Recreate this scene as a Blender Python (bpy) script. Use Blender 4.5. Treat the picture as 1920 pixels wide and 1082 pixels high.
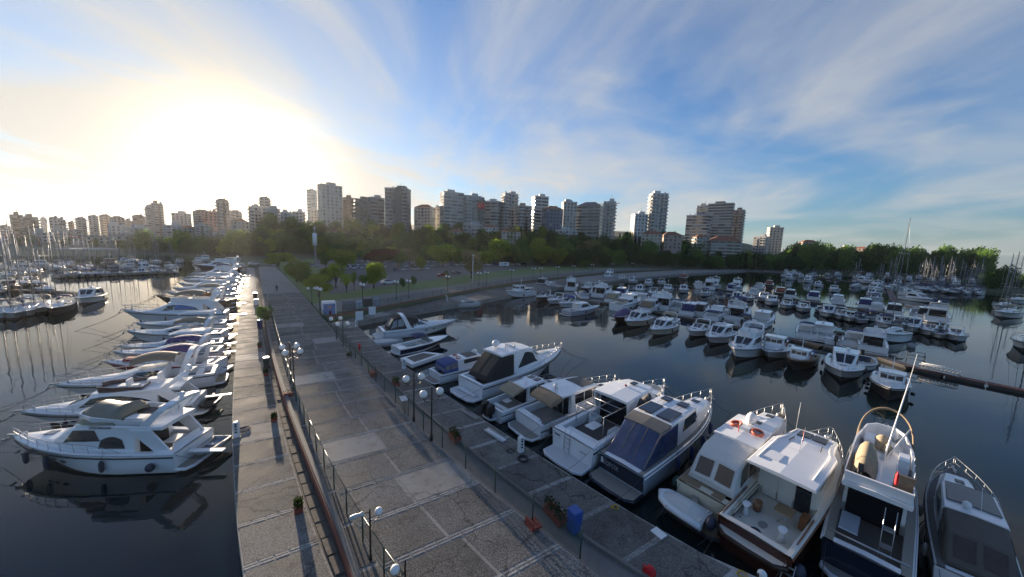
import bpy, math, random
import numpy as np
from math import sin, cos, pi, radians, sqrt, atan2
from mathutils import Vector, Matrix
random.seed(7)
for o in list(bpy.data.objects): bpy.data.objects.remove(o)
scene = bpy.context.scene
COL = scene.collection
# ---------------------------------------------------------------- camera
CAMZ = 14.8
ROLL = math.atan(.036); PITCH = math.atan(80 / 640 * cos(ROLL))
FW = Vector((0, cos(PITCH), -sin(PITCH))); R0 = Vector((1, 0, 0)); U0 = R0.cross(FW)
RT = R0 * cos(ROLL) + U0 * sin(ROLL); UP = -R0 * sin(ROLL) + U0 * cos(ROLL)
camd = bpy.data.cameras.new('camera'); cam = bpy.data.objects.new('camera', camd); COL.objects.link(cam)
camd.sensor_width = 36; camd.lens = 12.0; camd.clip_end = 30000; camd.clip_start = .1
m = Matrix((RT, UP, -FW)).transposed().to_4x4(); m.translation = Vector((0, 0, CAMZ)); cam.matrix_world = m
scene.camera = cam
# ---------------------------------------------------------------- world, sun, exposure
SUN_AZ, SUN_EL = radians(-37.6), radians(6.3)
SUNV = Vector((sin(SUN_AZ) * cos(SUN_EL), cos(SUN_AZ) * cos(SUN_EL), sin(SUN_EL)))
def build_world():
    w = bpy.data.worlds.new('World'); scene.world = w; w.use_nodes = True
    nt = w.node_tree; N = nt.nodes; K = nt.links; N.clear()
    def n(t, **k):
        x = N.new(t)
        for a, b in k.items(): setattr(x, a, b)
        return x
    def mth(op, a, b=None, clamp=False):
        x = n('ShaderNodeMath', operation=op, use_clamp=clamp)
        for i, v in enumerate((a, b)):
            if v is None: continue
            if isinstance(v, (int, float)): x.inputs[i].default_value = v
            else: K.new(v, x.inputs[i])
        return x.outputs[0]
    out = n('ShaderNodeOutputWorld'); bg = n('ShaderNodeBackground'); bg.inputs[1].default_value = .085
    K.new(bg.outputs[0], out.inputs[0])
    sky = n('ShaderNodeTexSky', sky_type='NISHITA', sun_disc=False)
    sky.sun_elevation = SUN_EL; sky.sun_rotation = SUN_AZ; sky.altitude = 0
    sky.air_density = 1.0; sky.dust_density = .3; sky.ozone_density = 2.2
    tc = n('ShaderNodeTexCoord'); sep = n('ShaderNodeSeparateXYZ'); K.new(tc.outputs['Generated'], sep.inputs[0])
    X, Y, Z = sep.outputs
    zc = mth('MAXIMUM', Z, 0.0); zd = mth('ADD', zc, .10)
    px = mth('DIVIDE', X, zd); py = mth('DIVIDE', Y, zd)
    cmb = n('ShaderNodeCombineXYZ'); K.new(px, cmb.inputs[0]); K.new(py, cmb.inputs[1])
    # angle to the sun: clouds scatter light forward
    dot = n('ShaderNodeVectorMath', operation='DOT_PRODUCT'); K.new(tc.outputs['Generated'], dot.inputs[0]); dot.inputs[1].default_value = SUNV
    d = mth('MAXIMUM', dot.outputs['Value'], 0.0); g0 = mth('POWER', mth('MULTIPLY', mth('ADD', dot.outputs['Value'], 1.0), .5), 2.2)
    g1 = mth('POWER', d, 3.0); g2 = mth('POWER', d, 24.0); g3 = mth('POWER', d, 130.0)
    # high streaked cloud
    def cloud(scale, rot, sx, sy, detail, lo, hi, dist, seed):
        mp = n('ShaderNodeMapping'); K.new(cmb.outputs[0], mp.inputs[0])
        mp.inputs['Rotation'].default_value = (0, 0, rot); mp.inputs['Scale'].default_value = (sx, sy, 1); mp.inputs['Location'].default_value = (seed, seed * .7, 0)
        t = n('ShaderNodeTexNoise'); K.new(mp.outputs[0], t.inputs['Vector'])
        t.inputs['Scale'].default_value = scale; t.inputs['Detail'].default_value = detail; t.inputs['Roughness'].default_value = .55; t.inputs['Distortion'].default_value = dist
        r = n('ShaderNodeMapRange', interpolation_type='SMOOTHSTEP'); K.new(t.outputs[0], r.inputs[0])
        r.inputs[1].default_value = lo; r.inputs[2].default_value = hi
        return r.outputs[0]
    c1 = cloud(.5, radians(25), 1.0, .7, 11, .36, .66, .9, 3.1)
    c2 = cloud(1.3, radians(-35), 1.0, .6, 12, .46, .80, .9, 8.4)
    c3 = cloud(7.0, radians(60), 1.0, .5, 4, .45, .70, .3, 1.7)
    cover = mth('ADD', mth('MULTIPLY', c1, .85), mth('MULTIPLY', c2, .5))
    cover = mth('ADD', cover, mth('MULTIPLY', mth('MULTIPLY', c3, c1), .12))
    # the layer thickens toward the sun's side of the sky
    thick = mth('ADD', .46, mth('MULTIPLY', g0, .62))
    cover = mth('MULTIPLY', cover, thick, True)
    cover = mth('ADD', cover, mth('ADD', mth('MULTIPLY', g2, .45), mth('MULTIPLY', mth('POWER', d, 7.0), .42)), True)
    # cloud colour: neutral white skylight, strong and warm near the sun
    ccol = n('ShaderNodeCombineXYZ')
    for i, (a, b1, b2, b3) in enumerate(((.25, .08, .45, 13), (.24, .06, .33, 9.5), (.2, .03, .15, 5))):
        v = mth('ADD', mth('ADD', mth('ADD', mth('MULTIPLY', g0, a), (1.98, 2.0, 1.98)[i]), mth('MULTIPLY', g1, b1)), mth('ADD', mth('MULTIPLY', g2, b2), mth('MULTIPLY', g3, b3)))
        K.new(v, ccol.inputs[i])
    mix = n('ShaderNodeMix', data_type='RGBA'); K.new(cover, mix.inputs[0]); K.new(ccol.outputs[0], mix.inputs[7])
    # Nishita with a little more blue overhead
    tint = n('ShaderNodeMix', data_type='RGBA', blend_type='MULTIPLY'); tint.inputs[0].default_value = 1
    K.new(sky.outputs[0], tint.inputs[6]); tint.inputs[7].default_value = SKYTINT
    # pale haze low over the horizon
    hz = mth('MULTIPLY', mth('POWER', 2.718, mth('MULTIPLY', zc, -7.5)), .72)
    hmx = n('ShaderNodeMix', data_type='RGBA'); K.new(hz, hmx.inputs[0]); K.new(tint.outputs[2], hmx.inputs[6])
    hcol = n('ShaderNodeCombineXYZ')
    for i, (a, b1, b2) in enumerate(((1.5, .3, 1.5), (1.5, .2, 1.0), (1.45, .08, .35))): K.new(mth('ADD', mth('ADD', mth('MULTIPLY', g0, a), (.30, .55, .80)[i]), mth('ADD', mth('MULTIPLY', g1, b1), mth('MULTIPLY', g2, b2))), hcol.inputs[i])
    K.new(hcol.outputs[0], hmx.inputs[7]); K.new(hmx.outputs[2], mix.inputs[6])
    K.new(mix.outputs[2], bg.inputs[0])
SKYTINT = (.30, .58, .90, 1)
build_world()
sl = bpy.data.lights.new('sun', 'SUN'); sl.energy = 4.8; sl.angle = radians(.6); sl.color = (1, .82, .62)
so = bpy.data.objects.new('sun', sl); COL.objects.link(so); so.rotation_euler = SUNV.to_track_quat('Z', 'Y').to_euler(); so.location = (0, 0, 60)
scene.view_settings.view_transform = 'Standard'; scene.view_settings.look = 'None'
scene.view_settings.gamma = 1; scene.view_settings.exposure = 1.78
scene.render.engine = 'CYCLES'
scene.cycles.max_bounces = 6; scene.cycles.glossy_bounces = 4; scene.cycles.diffuse_bounces = 3; scene.cycles.transparent_max_bounces = 12
scene.cycles.caustics_reflective = False; scene.cycles.caustics_refractive = False
scene.cycles.use_denoising = True; scene.cycles.sample_clamp_indirect = 6
# ---------------------------------------------------------------- pixel helpers (1920x1082 photograph)
def ray(x, y): return FW + RT * ((x - 960) / 640) + UP * ((541 - y) / 640)
def P(x, y, z=0.):
    d = ray(x, y); t = (z - CAMZ) / d.z
    return Vector((0, 0, CAMZ)) + d * t
def PD(x, y, dep):                       # the point on a pixel's ray at a depth along the view
    return Vector((0, 0, CAMZ)) + ray(x, y) * dep
# ---------------------------------------------------------------- materials
MATS = {}
def mat(name, col, rough=.5, metal=0., spec=.5, noise=None, bump=0., bscale=30., alpha=None, coat=0., emis=None):
    """noise = (scale, amount): mottling of the base colour."""
    if name in MATS: return MATS[name]
    m = bpy.data.materials.new(name); m.use_nodes = True; nt = m.node_tree; b = nt.nodes['Principled BSDF']
    b.inputs['Base Color'].default_value = (*col, 1); b.inputs['Roughness'].default_value = rough; b.inputs['Metallic'].default_value = metal
    b.inputs['Specular IOR Level'].default_value = spec
    if coat: b.inputs['Coat Weight'].default_value = coat; b.inputs['Coat Roughness'].default_value = .08
    if noise:
        g = nt.nodes.new('ShaderNodeNewGeometry'); t = nt.nodes.new('ShaderNodeTexNoise'); nt.links.new(g.outputs['Position'], t.inputs['Vector'])
        t.inputs['Scale'].default_value = noise[0]; t.inputs['Detail'].default_value = 6; t.inputs['Roughness'].default_value = .65
        mx = nt.nodes.new('ShaderNodeMix'); mx.data_type = 'RGBA'; nt.links.new(t.outputs[0], mx.inputs[0])
        a = noise[1]; mx.inputs[6].default_value = (*[max(0, c * (1 - a)) for c in col], 1); mx.inputs[7].default_value = (*[min(1, c * (1 + a)) for c in col], 1)
        nt.links.new(mx.outputs[2], b.inputs['Base Color'])
    if bump:
        g = nt.nodes.new('ShaderNodeNewGeometry'); t = nt.nodes.new('ShaderNodeTexNoise'); nt.links.new(g.outputs['Position'], t.inputs['Vector'])
        t.inputs['Scale'].default_value = bscale; t.inputs['Detail'].default_value = 4
        bp = nt.nodes.new('ShaderNodeBump'); bp.inputs['Strength'].default_value = bump; bp.inputs['Distance'].default_value = .02
        nt.links.new(t.outputs[0], bp.inputs['Height']); nt.links.new(bp.outputs[0], b.inputs['Normal'])
    if emis: b.inputs['Emission Color'].default_value = (*emis[:3], 1); b.inputs['Emission Strength'].default_value = emis[3]
    if alpha is not None: b.inputs['Alpha'].default_value = alpha
    MATS[name] = m; return m
# ---------------------------------------------------------------- mesh builder
class MB:
    def __init__(s): s.v = []; s.f = []; s.mi = []; s.cur = 0; s.smooth = []; s.sm = False
    def face(s, idx): s.f.append(tuple(idx)); s.mi.append(s.cur); s.smooth.append(s.sm)
    def poly(s, pts):
        b = len(s.v); s.v += [tuple(p) for p in pts]; s.face(range(b, b + len(pts))); return s
    def box(s, c, size, rz=0., top=1.):
        cx, cy, cz = c; sx, sy, sz = (size[0] / 2, size[1] / 2, size[2] / 2); b = len(s.v); ca, sa = cos(rz), sin(rz)
        for z, k in ((-sz, 1), (sz, top)):
            for x, y in ((-sx, -sy), (sx, -sy), (sx, sy), (-sx, sy)):
                x *= k; y *= k
                s.v.append((cx + x * ca - y * sa, cy + x * sa + y * ca, cz + z))
        for q in ((3, 2, 1, 0), (4, 5, 6, 7), (0, 1, 5, 4), (1, 2, 6, 5), (2, 3, 7, 6), (3, 0, 4, 7)): s.face([b + i for i in q])
        return s
    def prism(s, pts, z0, z1, bev=0.):
        """extruded outline (counter-clockwise); bev rounds the upper edge"""
        n = len(pts); rings = [(pts, z0)]
        if bev:
            c = (sum(p[0] for p in pts) / n, sum(p[1] for p in pts) / n)
            rings.append((pts, z1 - bev))
            sh = []
            for p in pts:
                l = math.hypot(p[0] - c[0], p[1] - c[1]) or 1; k = max(0, (l - bev)) / l
                sh.append((c[0] + (p[0] - c[0]) * k, c[1] + (p[1] - c[1]) * k))
            rings.append((sh, z1))
        else: rings.append((pts, z1))
        b = len(s.v)
        for r, z in rings: s.v += [(p[0], p[1], z) for p in r]
        for k in range(len(rings) - 1):
            for i in range(n):
                j = (i + 1) % n; s.face((b + k * n + i, b + k * n + j, b + (k + 1) * n + j, b + (k + 1) * n + i))
        s.face([b + i for i in reversed(range(n))]); s.face([b + (len(rings) - 1) * n + i for i in range(n)])
        return s
    def tube(s, pts, r, n=6, closed=False, r2=None):
        pts = [Vector(p) for p in pts]; b = len(s.v); N = len(pts)
        for i, p in enumerate(pts):
            if closed: d = pts[(i + 1) % N] - pts[i - 1]
            else: d = pts[min(i + 1, N - 1)] - pts[max(i - 1, 0)]
            if d.length < 1e-9: d = Vector((0, 0, 1))
            d.normalize(); a = d.orthogonal() if abs(d.z) > .95 else d.cross(Vector((0, 0, 1))); a.normalize(); c = d.cross(a)
            rr = r if r2 is None else r + (r2 - r) * i / max(1, N - 1)
            for k in range(n):
                t = 2 * pi * k / n; s.v.append(tuple(p + a * (cos(t) * rr) + c * (sin(t) * rr)))
        o = s.sm; s.sm = True
        for i in range(N if closed else N - 1):
            for k in range(n):
                j = (i + 1) % N
                s.face((b + i * n + k, b + i * n + (k + 1) % n, b + j * n + (k + 1) % n, b + j * n + k))
        s.sm = o
        if not closed: s.face([b + k for k in reversed(range(n))]); s.face([b + (N - 1) * n + k for k in range(n)])
        return s
    def lathe(s, prof, c=(0, 0, 0), n=12, axis='z'):
        """prof: (radius, height) pairs bottom to top"""
        b = len(s.v); o = s.sm; s.sm = True
        for r, h in prof:
            for k in range(n):
                t = 2 * pi * k / n; x, y = r * cos(t), r * sin(t)
                q = (x, y, h) if axis == 'z' else ((h, x, y) if axis == 'x' else (x, h, -y))
                s.v.append((c[0] + q[0], c[1] + q[1], c[2] + q[2]))
        for i in range(len(prof) - 1):
            for k in range(n): s.face((b + i * n + k, b + i * n + (k + 1) % n, b + (i + 1) * n + (k + 1) % n, b + (i + 1) * n + k))
        s.sm = o
        s.face([b + k for k in reversed(range(n))]); s.face([b + (len(prof) - 1) * n + k for k in range(n)])
        return s
    def ball(s, c, r, n=10, m=6, sz=1.):
        return s.lathe([(max(1e-4, r * sin(pi * i / m)), -r * sz * cos(pi * i / m)) for i in range(m + 1)], c, n)
    def torus(s, c, R, r, n=16, k=6, normal=(0, 0, 1)):
        q = Vector((0, 0, 1)).rotation_difference(Vector(normal))
        return s.tube([Vector(c) + q @ Vector((R * cos(2 * pi * i / n), R * sin(2 * pi * i / n), 0)) for i in range(n)], r, k, True)
    def grid(s, rows, flip=False):
        """rows of equal numbers of points joined as a sheet"""
        b = len(s.v); n = len(rows[0])
        for r in rows: s.v += [tuple(p) for p in r]
        for i in range(len(rows) - 1):
            for k in range(n - 1):
                q = (b + i * n + k, b + i * n + k + 1, b + (i + 1) * n + k + 1, b + (i + 1) * n + k)
                s.face(q[::-1] if flip else q)
        return s
    def mesh(s, name, mats):
        me = bpy.data.meshes.new(name); me.from_pydata(s.v, [], s.f)
        for m_ in (mats if isinstance(mats, (list, tuple)) else [mats]): me.materials.append(m_)
        me.polygons.foreach_set('material_index', s.mi); me.polygons.foreach_set('use_smooth', s.smooth)
        me.update(); return me
    def build(s, name, mats, parent=None):
        o = bpy.data.objects.new(name, s.mesh(name, mats)); COL.objects.link(o)
        if parent is not None: o.parent = parent
        return o
def tag(o, label=None, cat=None, group=None, kind=None):
    if label: o['label'] = label
    if cat: o['category'] = cat
    if group: o['group'] = group
    if kind: o['kind'] = kind
    return o
def empty(name, loc=(0, 0, 0), rz=0., label=None, cat=None, group=None):
    o = bpy.data.objects.new(name, None); COL.objects.link(o); o.location = loc; o.rotation_euler = (0, 0, rz); o.empty_display_size = .3
    return tag(o, label, cat, group)
def copy_tree(o, parent=None, loc=None, rz=None, sc=None, label=None, group=None):
    c = o.copy(); COL.objects.link(c); c.parent = parent
    if loc is not None: c.location = loc
    if rz is not None: c.rotation_euler = (0, 0, rz)
    if sc is not None: c.scale = (sc, sc, sc) if isinstance(sc, (int, float)) else sc
    if label: c['label'] = label
    if group: c['group'] = group
    for ch in list(o.children): copy_tree(ch, c)
    return c
def struct(o): o['kind'] = 'structure'; return o
# ================================================================ water, pier, quays
def water_mat():
    m = bpy.data.materials.new('harbour_water'); m.use_nodes = True; nt = m.node_tree; b = nt.nodes['Principled BSDF']
    b.inputs['Base Color'].default_value = (.003, .011, .013, 1); b.inputs['Roughness'].default_value = .025; b.inputs['IOR'].default_value = 1.333
    g = nt.nodes.new('ShaderNodeNewGeometry')
    def nz(scale, sx, sy, det, rot=0):
        mp = nt.nodes.new('ShaderNodeMapping'); nt.links.new(g.outputs['Position'], mp.inputs[0]); mp.inputs['Scale'].default_value = (sx, sy, 1); mp.inputs['Rotation'].default_value = (0, 0, rot)
        t = nt.nodes.new('ShaderNodeTexNoise'); nt.links.new(mp.outputs[0], t.inputs['Vector']); t.inputs['Scale'].default_value = scale; t.inputs['Detail'].default_value = det
        return t.outputs[0]
    a = nz(.35, 1, 1.6, 3, .4); c = nz(2.2, 1, 1.8, 3, -.3); pat = nz(.03, 1, 2.2, 3, .6)
    mr = nt.nodes.new('ShaderNodeMapRange'); nt.links.new(pat, mr.inputs[0]); mr.inputs[1].default_value = .42; mr.inputs[2].default_value = .62; mr.inputs[3].default_value = .25; mr.inputs[4].default_value = 1
    def mm(op, x, y):
        q = nt.nodes.new('ShaderNodeMath'); q.operation = op
        for i, v in enumerate((x, y)):
            if isinstance(v, float): q.inputs[i].default_value = v
            else: nt.links.new(v, q.inputs[i])
        return q.outputs[0]
    h = mm('ADD', mm('MULTIPLY', a, .6), mm('MULTIPLY', mm('MULTIPLY', c, mr.outputs[0]), .16))
    bp = nt.nodes.new('ShaderNodeBump'); bp.inputs['Strength'].default_value = .10; bp.inputs['Distance'].default_value = .20
    nt.links.new(h, bp.inputs['Height']); nt.links.new(bp.outputs[0], b.inputs['Normal'])
    return m
s = 9000
struct(MB().poly([(-s, -200, 0), (s, -200, 0), (s, 14000, 0), (-s, 14000, 0)]).build('water', water_mat()))

def paving_mat(name, c1, c2, speck, wet=.55):
    """exposed-aggregate concrete: mottled cast, fine stone specks, patchy wear"""
    m = bpy.data.materials.new(name); m.use_nodes = True; nt = m.node_tree; b = nt.nodes['Principled BSDF']; L = nt.links; b.inputs['Specular IOR Level'].default_value = .22
    g = nt.nodes.new('ShaderNodeNewGeometry'); oi = nt.nodes.new('ShaderNodeObjectInfo')
    def tex(scale, det, rough=.6):
        t = nt.nodes.new('ShaderNodeTexNoise'); L.new(g.outputs['Position'], t.inputs['Vector']); t.inputs['Scale'].default_value = scale; t.inputs['Detail'].default_value = det; t.inputs['Roughness'].default_value = rough; return t.outputs[0]
    big = tex(.55, 5); fine = tex(16, 3, .8)
    mx = nt.nodes.new('ShaderNodeMix'); mx.data_type = 'RGBA'; mx.inputs[6].default_value = (*c1, 1); mx.inputs[7].default_value = (*c2, 1)
    r1 = nt.nodes.new('ShaderNodeMapRange'); L.new(big, r1.inputs[0]); r1.inputs[1].default_value = .33; r1.inputs[2].default_value = .68; L.new(r1.outputs[0], mx.inputs[0])
    r2 = nt.nodes.new('ShaderNodeMapRange'); L.new(fine, r2.inputs[0]); r2.inputs[1].default_value = .42; r2.inputs[2].default_value = .60; r2.inputs[3].default_value = 1 - speck; r2.inputs[4].default_value = 1 + speck
    r3 = nt.nodes.new('ShaderNodeMapRange'); L.new(oi.outputs['Random'], r3.inputs[0]); r3.inputs[3].default_value = .78; r3.inputs[4].default_value = 1.22
    k = nt.nodes.new('ShaderNodeMath'); k.operation = 'MULTIPLY'; L.new(r2.outputs[0], k.inputs[0]); L.new(r3.outputs[0], k.inputs[1])
    v = nt.nodes.new('ShaderNodeVectorMath'); v.operation = 'SCALE'; L.new(mx.outputs[2], v.inputs[0]); L.new(k.outputs[0], v.inputs['Scale'])
    # dark stains and hairline cracks
    st = nt.nodes.new('ShaderNodeMapRange'); L.new(tex(1.3, 7, .7), st.inputs[0]); st.inputs[1].default_value = .52; st.inputs[2].default_value = .68; st.inputs[3].default_value = 1.0; st.inputs[4].default_value = .62
    wp = nt.nodes.new('ShaderNodeVectorMath'); wp.operation = 'MULTIPLY_ADD'; t2 = nt.nodes.new('ShaderNodeTexNoise'); L.new(g.outputs['Position'], t2.inputs['Vector']); t2.inputs['Scale'].default_value = 1.4; t2.inputs['Detail'].default_value = 4; L.new(t2.outputs['Color'], wp.inputs[0]); wp.inputs[1].default_value = (1.2, 1.2, 0); L.new(g.outputs['Position'], wp.inputs[2])
    vo = nt.nodes.new('ShaderNodeTexVoronoi'); vo.feature = 'DISTANCE_TO_EDGE'; vo.inputs['Scale'].default_value = .21; L.new(wp.outputs[0], vo.inputs['Vector'])
    ck = nt.nodes.new('ShaderNodeMapRange'); L.new(vo.outputs['Distance'], ck.inputs[0]); ck.inputs[1].default_value = .004; ck.inputs[2].default_value = .010; ck.inputs[3].default_value = .55; ck.inputs[4].default_value = 1.
    kk = nt.nodes.new('ShaderNodeMath'); kk.operation = 'MULTIPLY'; L.new(st.outputs[0], kk.inputs[0]); L.new(ck.outputs[0], kk.inputs[1])
    v2 = nt.nodes.new('ShaderNodeVectorMath'); v2.operation = 'SCALE'; L.new(v.outputs[0], v2.inputs[0]); L.new(kk.outputs[0], v2.inputs['Scale'])
    L.new(v2.outputs[0], b.inputs['Base Color'])
    r4 = nt.nodes.new('ShaderNodeMapRange'); L.new(big, r4.inputs[0]); r4.inputs[1].default_value = .35; r4.inputs[2].default_value = .7; r4.inputs[3].default_value = wet + .12; r4.inputs[4].default_value = 1.; L.new(r4.outputs[0], b.inputs['Roughness'])
    bp = nt.nodes.new('ShaderNodeBump'); bp.inputs['Strength'].default_value = .5; bp.inputs['Distance'].default_value = .012; L.new(fine, bp.inputs['Height']); L.new(bp.outputs[0], b.inputs['Normal'])
    return m
M_SLAB = paving_mat('aggregate_slab', (.125, .118, .108), (.195, .187, .172), .5, .7)
M_SLAB2 = paving_mat('quay_slab', (.12, .112, .10), (.195, .183, .165), .4, .7)
M_PATCH = paving_mat('patched_slab', (.28, .265, .24), (.35, .33, .30), .08, .7)
M_JOINT = paving_mat('joint_strip', (.26, .25, .225), (.37, .35, .32), .3, .75)
M_CONC = mat('quay_concrete', (.17, .16, .145), .85, noise=(1.2, .35), bump=.5, bscale=6)
M_RED = mat('red_wall_paint', (.19, .07, .05), .8, noise=(3, .35), bump=.3, bscale=10)
M_DIRT = mat('broken_edge_stone', (.12, .105, .085), .9, noise=(2.2, .5), bump=.6, bscale=8)
JD = Vector((.853, .522)); JN = Vector((-.522, .853))
ZQ, ZR = 1.0, 1.5
class Line:
    """a long edge of the pier, through ground points, as a function of distance q along it"""
    def __init__(s, pts, z):
        w = [P(x, y, z) for x, y in pts]
        a = sorted(((p.x * JN.x + p.y * JN.y), (p.x * JD.x + p.y * JD.y)) for p in w)
        s.q = np.array([k[0] for k in a]); s.l = np.array([k[1] for k in a])
        s.u = np.log(s.q + 2)
        s.c = np.polyfit(s.u, s.l, 4 if len(a) > 6 else 3)
    def __call__(s, q, z=0.):
        qq = min(max(q, s.q[0] * .82), s.q[-1]); l = float(np.polyval(s.c, math.log(qq + 2)))
        if q != qq:
            e = (qq * .96 if q > qq else qq * 1.04); l2 = float(np.polyval(s.c, math.log(e + 2))); l += (l - l2) / (qq - e) * (q - qq)
        return Vector((JN.x * q + JD.x * l, JN.y * q + JD.y * l, z))
L_EDGE = Line([(463, 505), (455, 545), (447, 620), (437, 693), (436, 775), (438, 893), (446, 990), (455, 1079)], ZQ)
L_SLAB = Line([(477, 505), (481, 545), (490, 620), (506, 690), (514, 746), (528, 803), (555, 889), (581, 973), (624, 1079)], ZQ)
L_WALL = Line([(484, 500), (493, 560), (506, 648), (536, 742), (561, 807), (596, 905), (636, 1008), (669, 1079)], ZR)
L_FENL = Line([(489, 497), (503, 560), (520, 630), (552, 728), (589, 840), (643, 932), (672, 987), (722, 1075)], ZR)
L_FENR = Line([(515, 500), (577, 562), (625, 625), (678, 691), (713, 727), (760, 775), (790, 804), (825, 838), (868, 876), (919, 921), (978, 973), (1055, 1030), (1130, 1080)], ZR)
L_QIN = Line([(590, 575), (640, 630), (700, 690), (745, 730), (800, 778), (850, 822), (905, 868), (960, 912), (1030, 965), (1110, 1022), (1180, 1070)], ZQ)
L_QED = Line([(664, 605), (702, 640), (763, 692), (812, 722), (866, 757), (955, 819), (1037, 873), (1114, 918), (1200, 972), (1234, 990), (1327, 1041), (1400, 1080)], ZQ)
ROW = 2.75; Q0 = 13.2 - 3 * ROW; QFAR = 190; QJ = 74          # QJ: where the cross quay meets the pier
rowsq = [Q0 + ROW * i for i in range(60)]
def strip(name, la, lb, z, q0, q1, m, depth=2.4, step=3.):
    """a solid deck between two pier lines"""
    n = max(2, int((q1 - q0) / step)); mb = MB(); rows = []
    for i in range(n + 1):
        q = q0 + (q1 - q0) * i / n; a, b = la(q, z), lb(q, z)
        rows.append([(a.x, a.y, z - depth), a, b, (b.x, b.y, z - depth)])
    mb.grid(rows, True); mb.poly(rows[0]); mb.poly(rows[-1][::-1])
    return struct(mb.build(name, m))
road = strip('pier_road', L_FENL, L_FENR, ZR, -2, QFAR, M_JOINT)
prom = strip('pier_promenade', L_EDGE, L_SLAB, ZQ, -2, QFAR, M_JOINT)
kerbs = strip('wall_footing', L_SLAB, L_WALL, ZQ - .03, -2, QFAR, M_DIRT, 2.2)
fstrip = strip('fence_verge', L_WALL, L_FENL, ZR - .02, -2, QFAR, M_JOINT, 2.3)
quay = strip('quay_deck', L_QIN, L_QED, ZQ, -2, QJ - 1.5, M_JOINT)
qstep = strip('quay_step', L_FENR, L_QIN, ZQ + .14, -2, QJ - 1.5, M_CONC, 2.2)
def slab(la, fa, lb, fb, q0, q1, z, m, parent, gap=.12, gside=.05, th=.012, jit=.0):
    """one paving slab: between fractions fa..fb of the strip from la to lb"""
    pts = []
    for q, f in ((q0 + gap, fa), (q0 + gap, fb), (q1 - gap, fb), (q1 - gap, fa)):
        a, b = la(q), lb(q); d = (b - a); L_ = d.length
        g = gside / L_ * (1 if f == fa else -1)
        pts.append(a + d * (f + g))
    c = sum(pts, Vector()) / 4
    rz = random.uniform(-jit, jit); dz = random.uniform(-.003, .003)
    loc = [((p - c).x, (p - c).y) for p in pts]
    mb = MB().prism(loc, -.02, th + dz, .02)
    o = mb.build('slab', m, parent); o.location = (c.x, c.y, z); return o
rng = random.Random(3)
for i in range(34):
    q0, q1 = rowsq[i], rowsq[i] + ROW
    if q1 < 6: continue
    sp = .5 + .06 * sin(i * 1.3)
    for k, (a, b) in enumerate(((0.0, sp), (sp, 1.0))):
        pm = M_PATCH if (i, k) in ((6, 0), (11, 0), (4, 1), (16, 1), (20, 0)) else M_SLAB
        slab(L_FENL, a, L_FENR, b, q0, q1, ZR, pm, road, .19, .07)
    slab(L_EDGE, .0, L_SLAB, 1.0, q0 + .5, q1 + .5, ZQ, M_PATCH if i in (8, 15) else M_SLAB2, prom, .15, .06)
    slab(L_WALL, .12, L_FENL, .95, q0 + .3, q1 + .3, ZR - .02, M_SLAB2, fstrip, .12, .03)
    if q1 < QJ - 3:
        slab(L_QIN, .0, L_QED, 1.0, q0 + 1.1, q1 + 1.1, ZQ, M_PATCH if i in (19, 20) else M_SLAB2, quay, .13, .05)
def joint(la, lb, q, z, parent, w=.13):
    """the pair of raised stone courses across the deck between two rows of slabs"""
    mb = MB()
    for o in (-.075, .075):
        a0, a1, b0, b1 = la(q + o - .05), la(q + o + .05), lb(q + o - .05), lb(q + o + .05); n = max(1, int((b0 - a0).length / .55))
        for i in range(n):
            f0, f1 = (i + .06) / n, (i + .94) / n; zz = z + .014 + rng.random() * .010
            pts = [a0.lerp(b0, f0), a0.lerp(b0, f1), a1.lerp(b1, f1), a1.lerp(b1, f0)]
            mb.prism([(p.x, p.y) for p in pts], z - .01, zz)
    o = mb.build('stone_course', M_JOINT, parent); o['kind'] = 'stuff'; return o
for i in range(30):
    q = rowsq[i]
    if q < 6: continue
    joint(L_FENL, L_FENR, q, ZR, road); joint(L_EDGE, L_SLAB, q + .5, ZQ, prom)
    if q < QJ - 6: joint(L_QIN, L_QED, q + 1.1, ZQ, quay)
# broken edging stones beside the low wall
for i in range(64):
    q0 = 5 + i * 1.15
    if rng.random() < .1: continue
    slab(L_SLAB, .08, L_WALL, .78, q0, q0 + 1.15, ZQ - .03, M_DIRT, kerbs, .05, .04, .02 + rng.random() * .06)
# low red wall
def ribbon(name, la, off0, off1, z0, z1, q0, q1, m, parent=None, step=2.):
    n = int((q1 - q0) / step); rows = []
    for i in range(n + 1):
        q = q0 + (q1 - q0) * i / n; p = la(q); t = (la(q + .5) - la(q - .5)).normalized(); s_ = Vector((t.y, -t.x, 0))
        a, b = p + s_ * off0, p + s_ * off1
        rows.append([(a.x, a.y, z0), (a.x, a.y, z1), (b.x, b.y, z1), (b.x, b.y, z0)])
    mb = MB().grid(rows, True); mb.poly(rows[0]); mb.poly(rows[-1][::-1])
    return mb.build(name, m, parent)
w = empty('low_wall', L_WALL(20, ZQ), 0, 'low red painted wall with pale worn capping along the promenade', 'wall')
def keep(o, root):                      # parent a part already built in world coordinates
    o.parent = root; o.matrix_parent_inverse = Matrix.Translation(-Vector(root.location)); return o
keep(ribbon('wall_face', L_WALL, -.14, .10, ZQ - .1, ZR + .10, 4, 150, M_RED), w)
keep(ribbon('capping', L_WALL, -.08, .17, ZR + .10, ZR + .17, 4, 150, M_CONC), w)
k = empty('kerb', L_QIN(20, ZQ), 0, 'grey concrete kerb running between the fence and the quay slabs', 'kerb')
keep(ribbon('kerb_stone', L_QIN, -.14, .02, ZQ, ZQ + .30, 4, QJ - 6, M_CONC), k)
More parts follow.
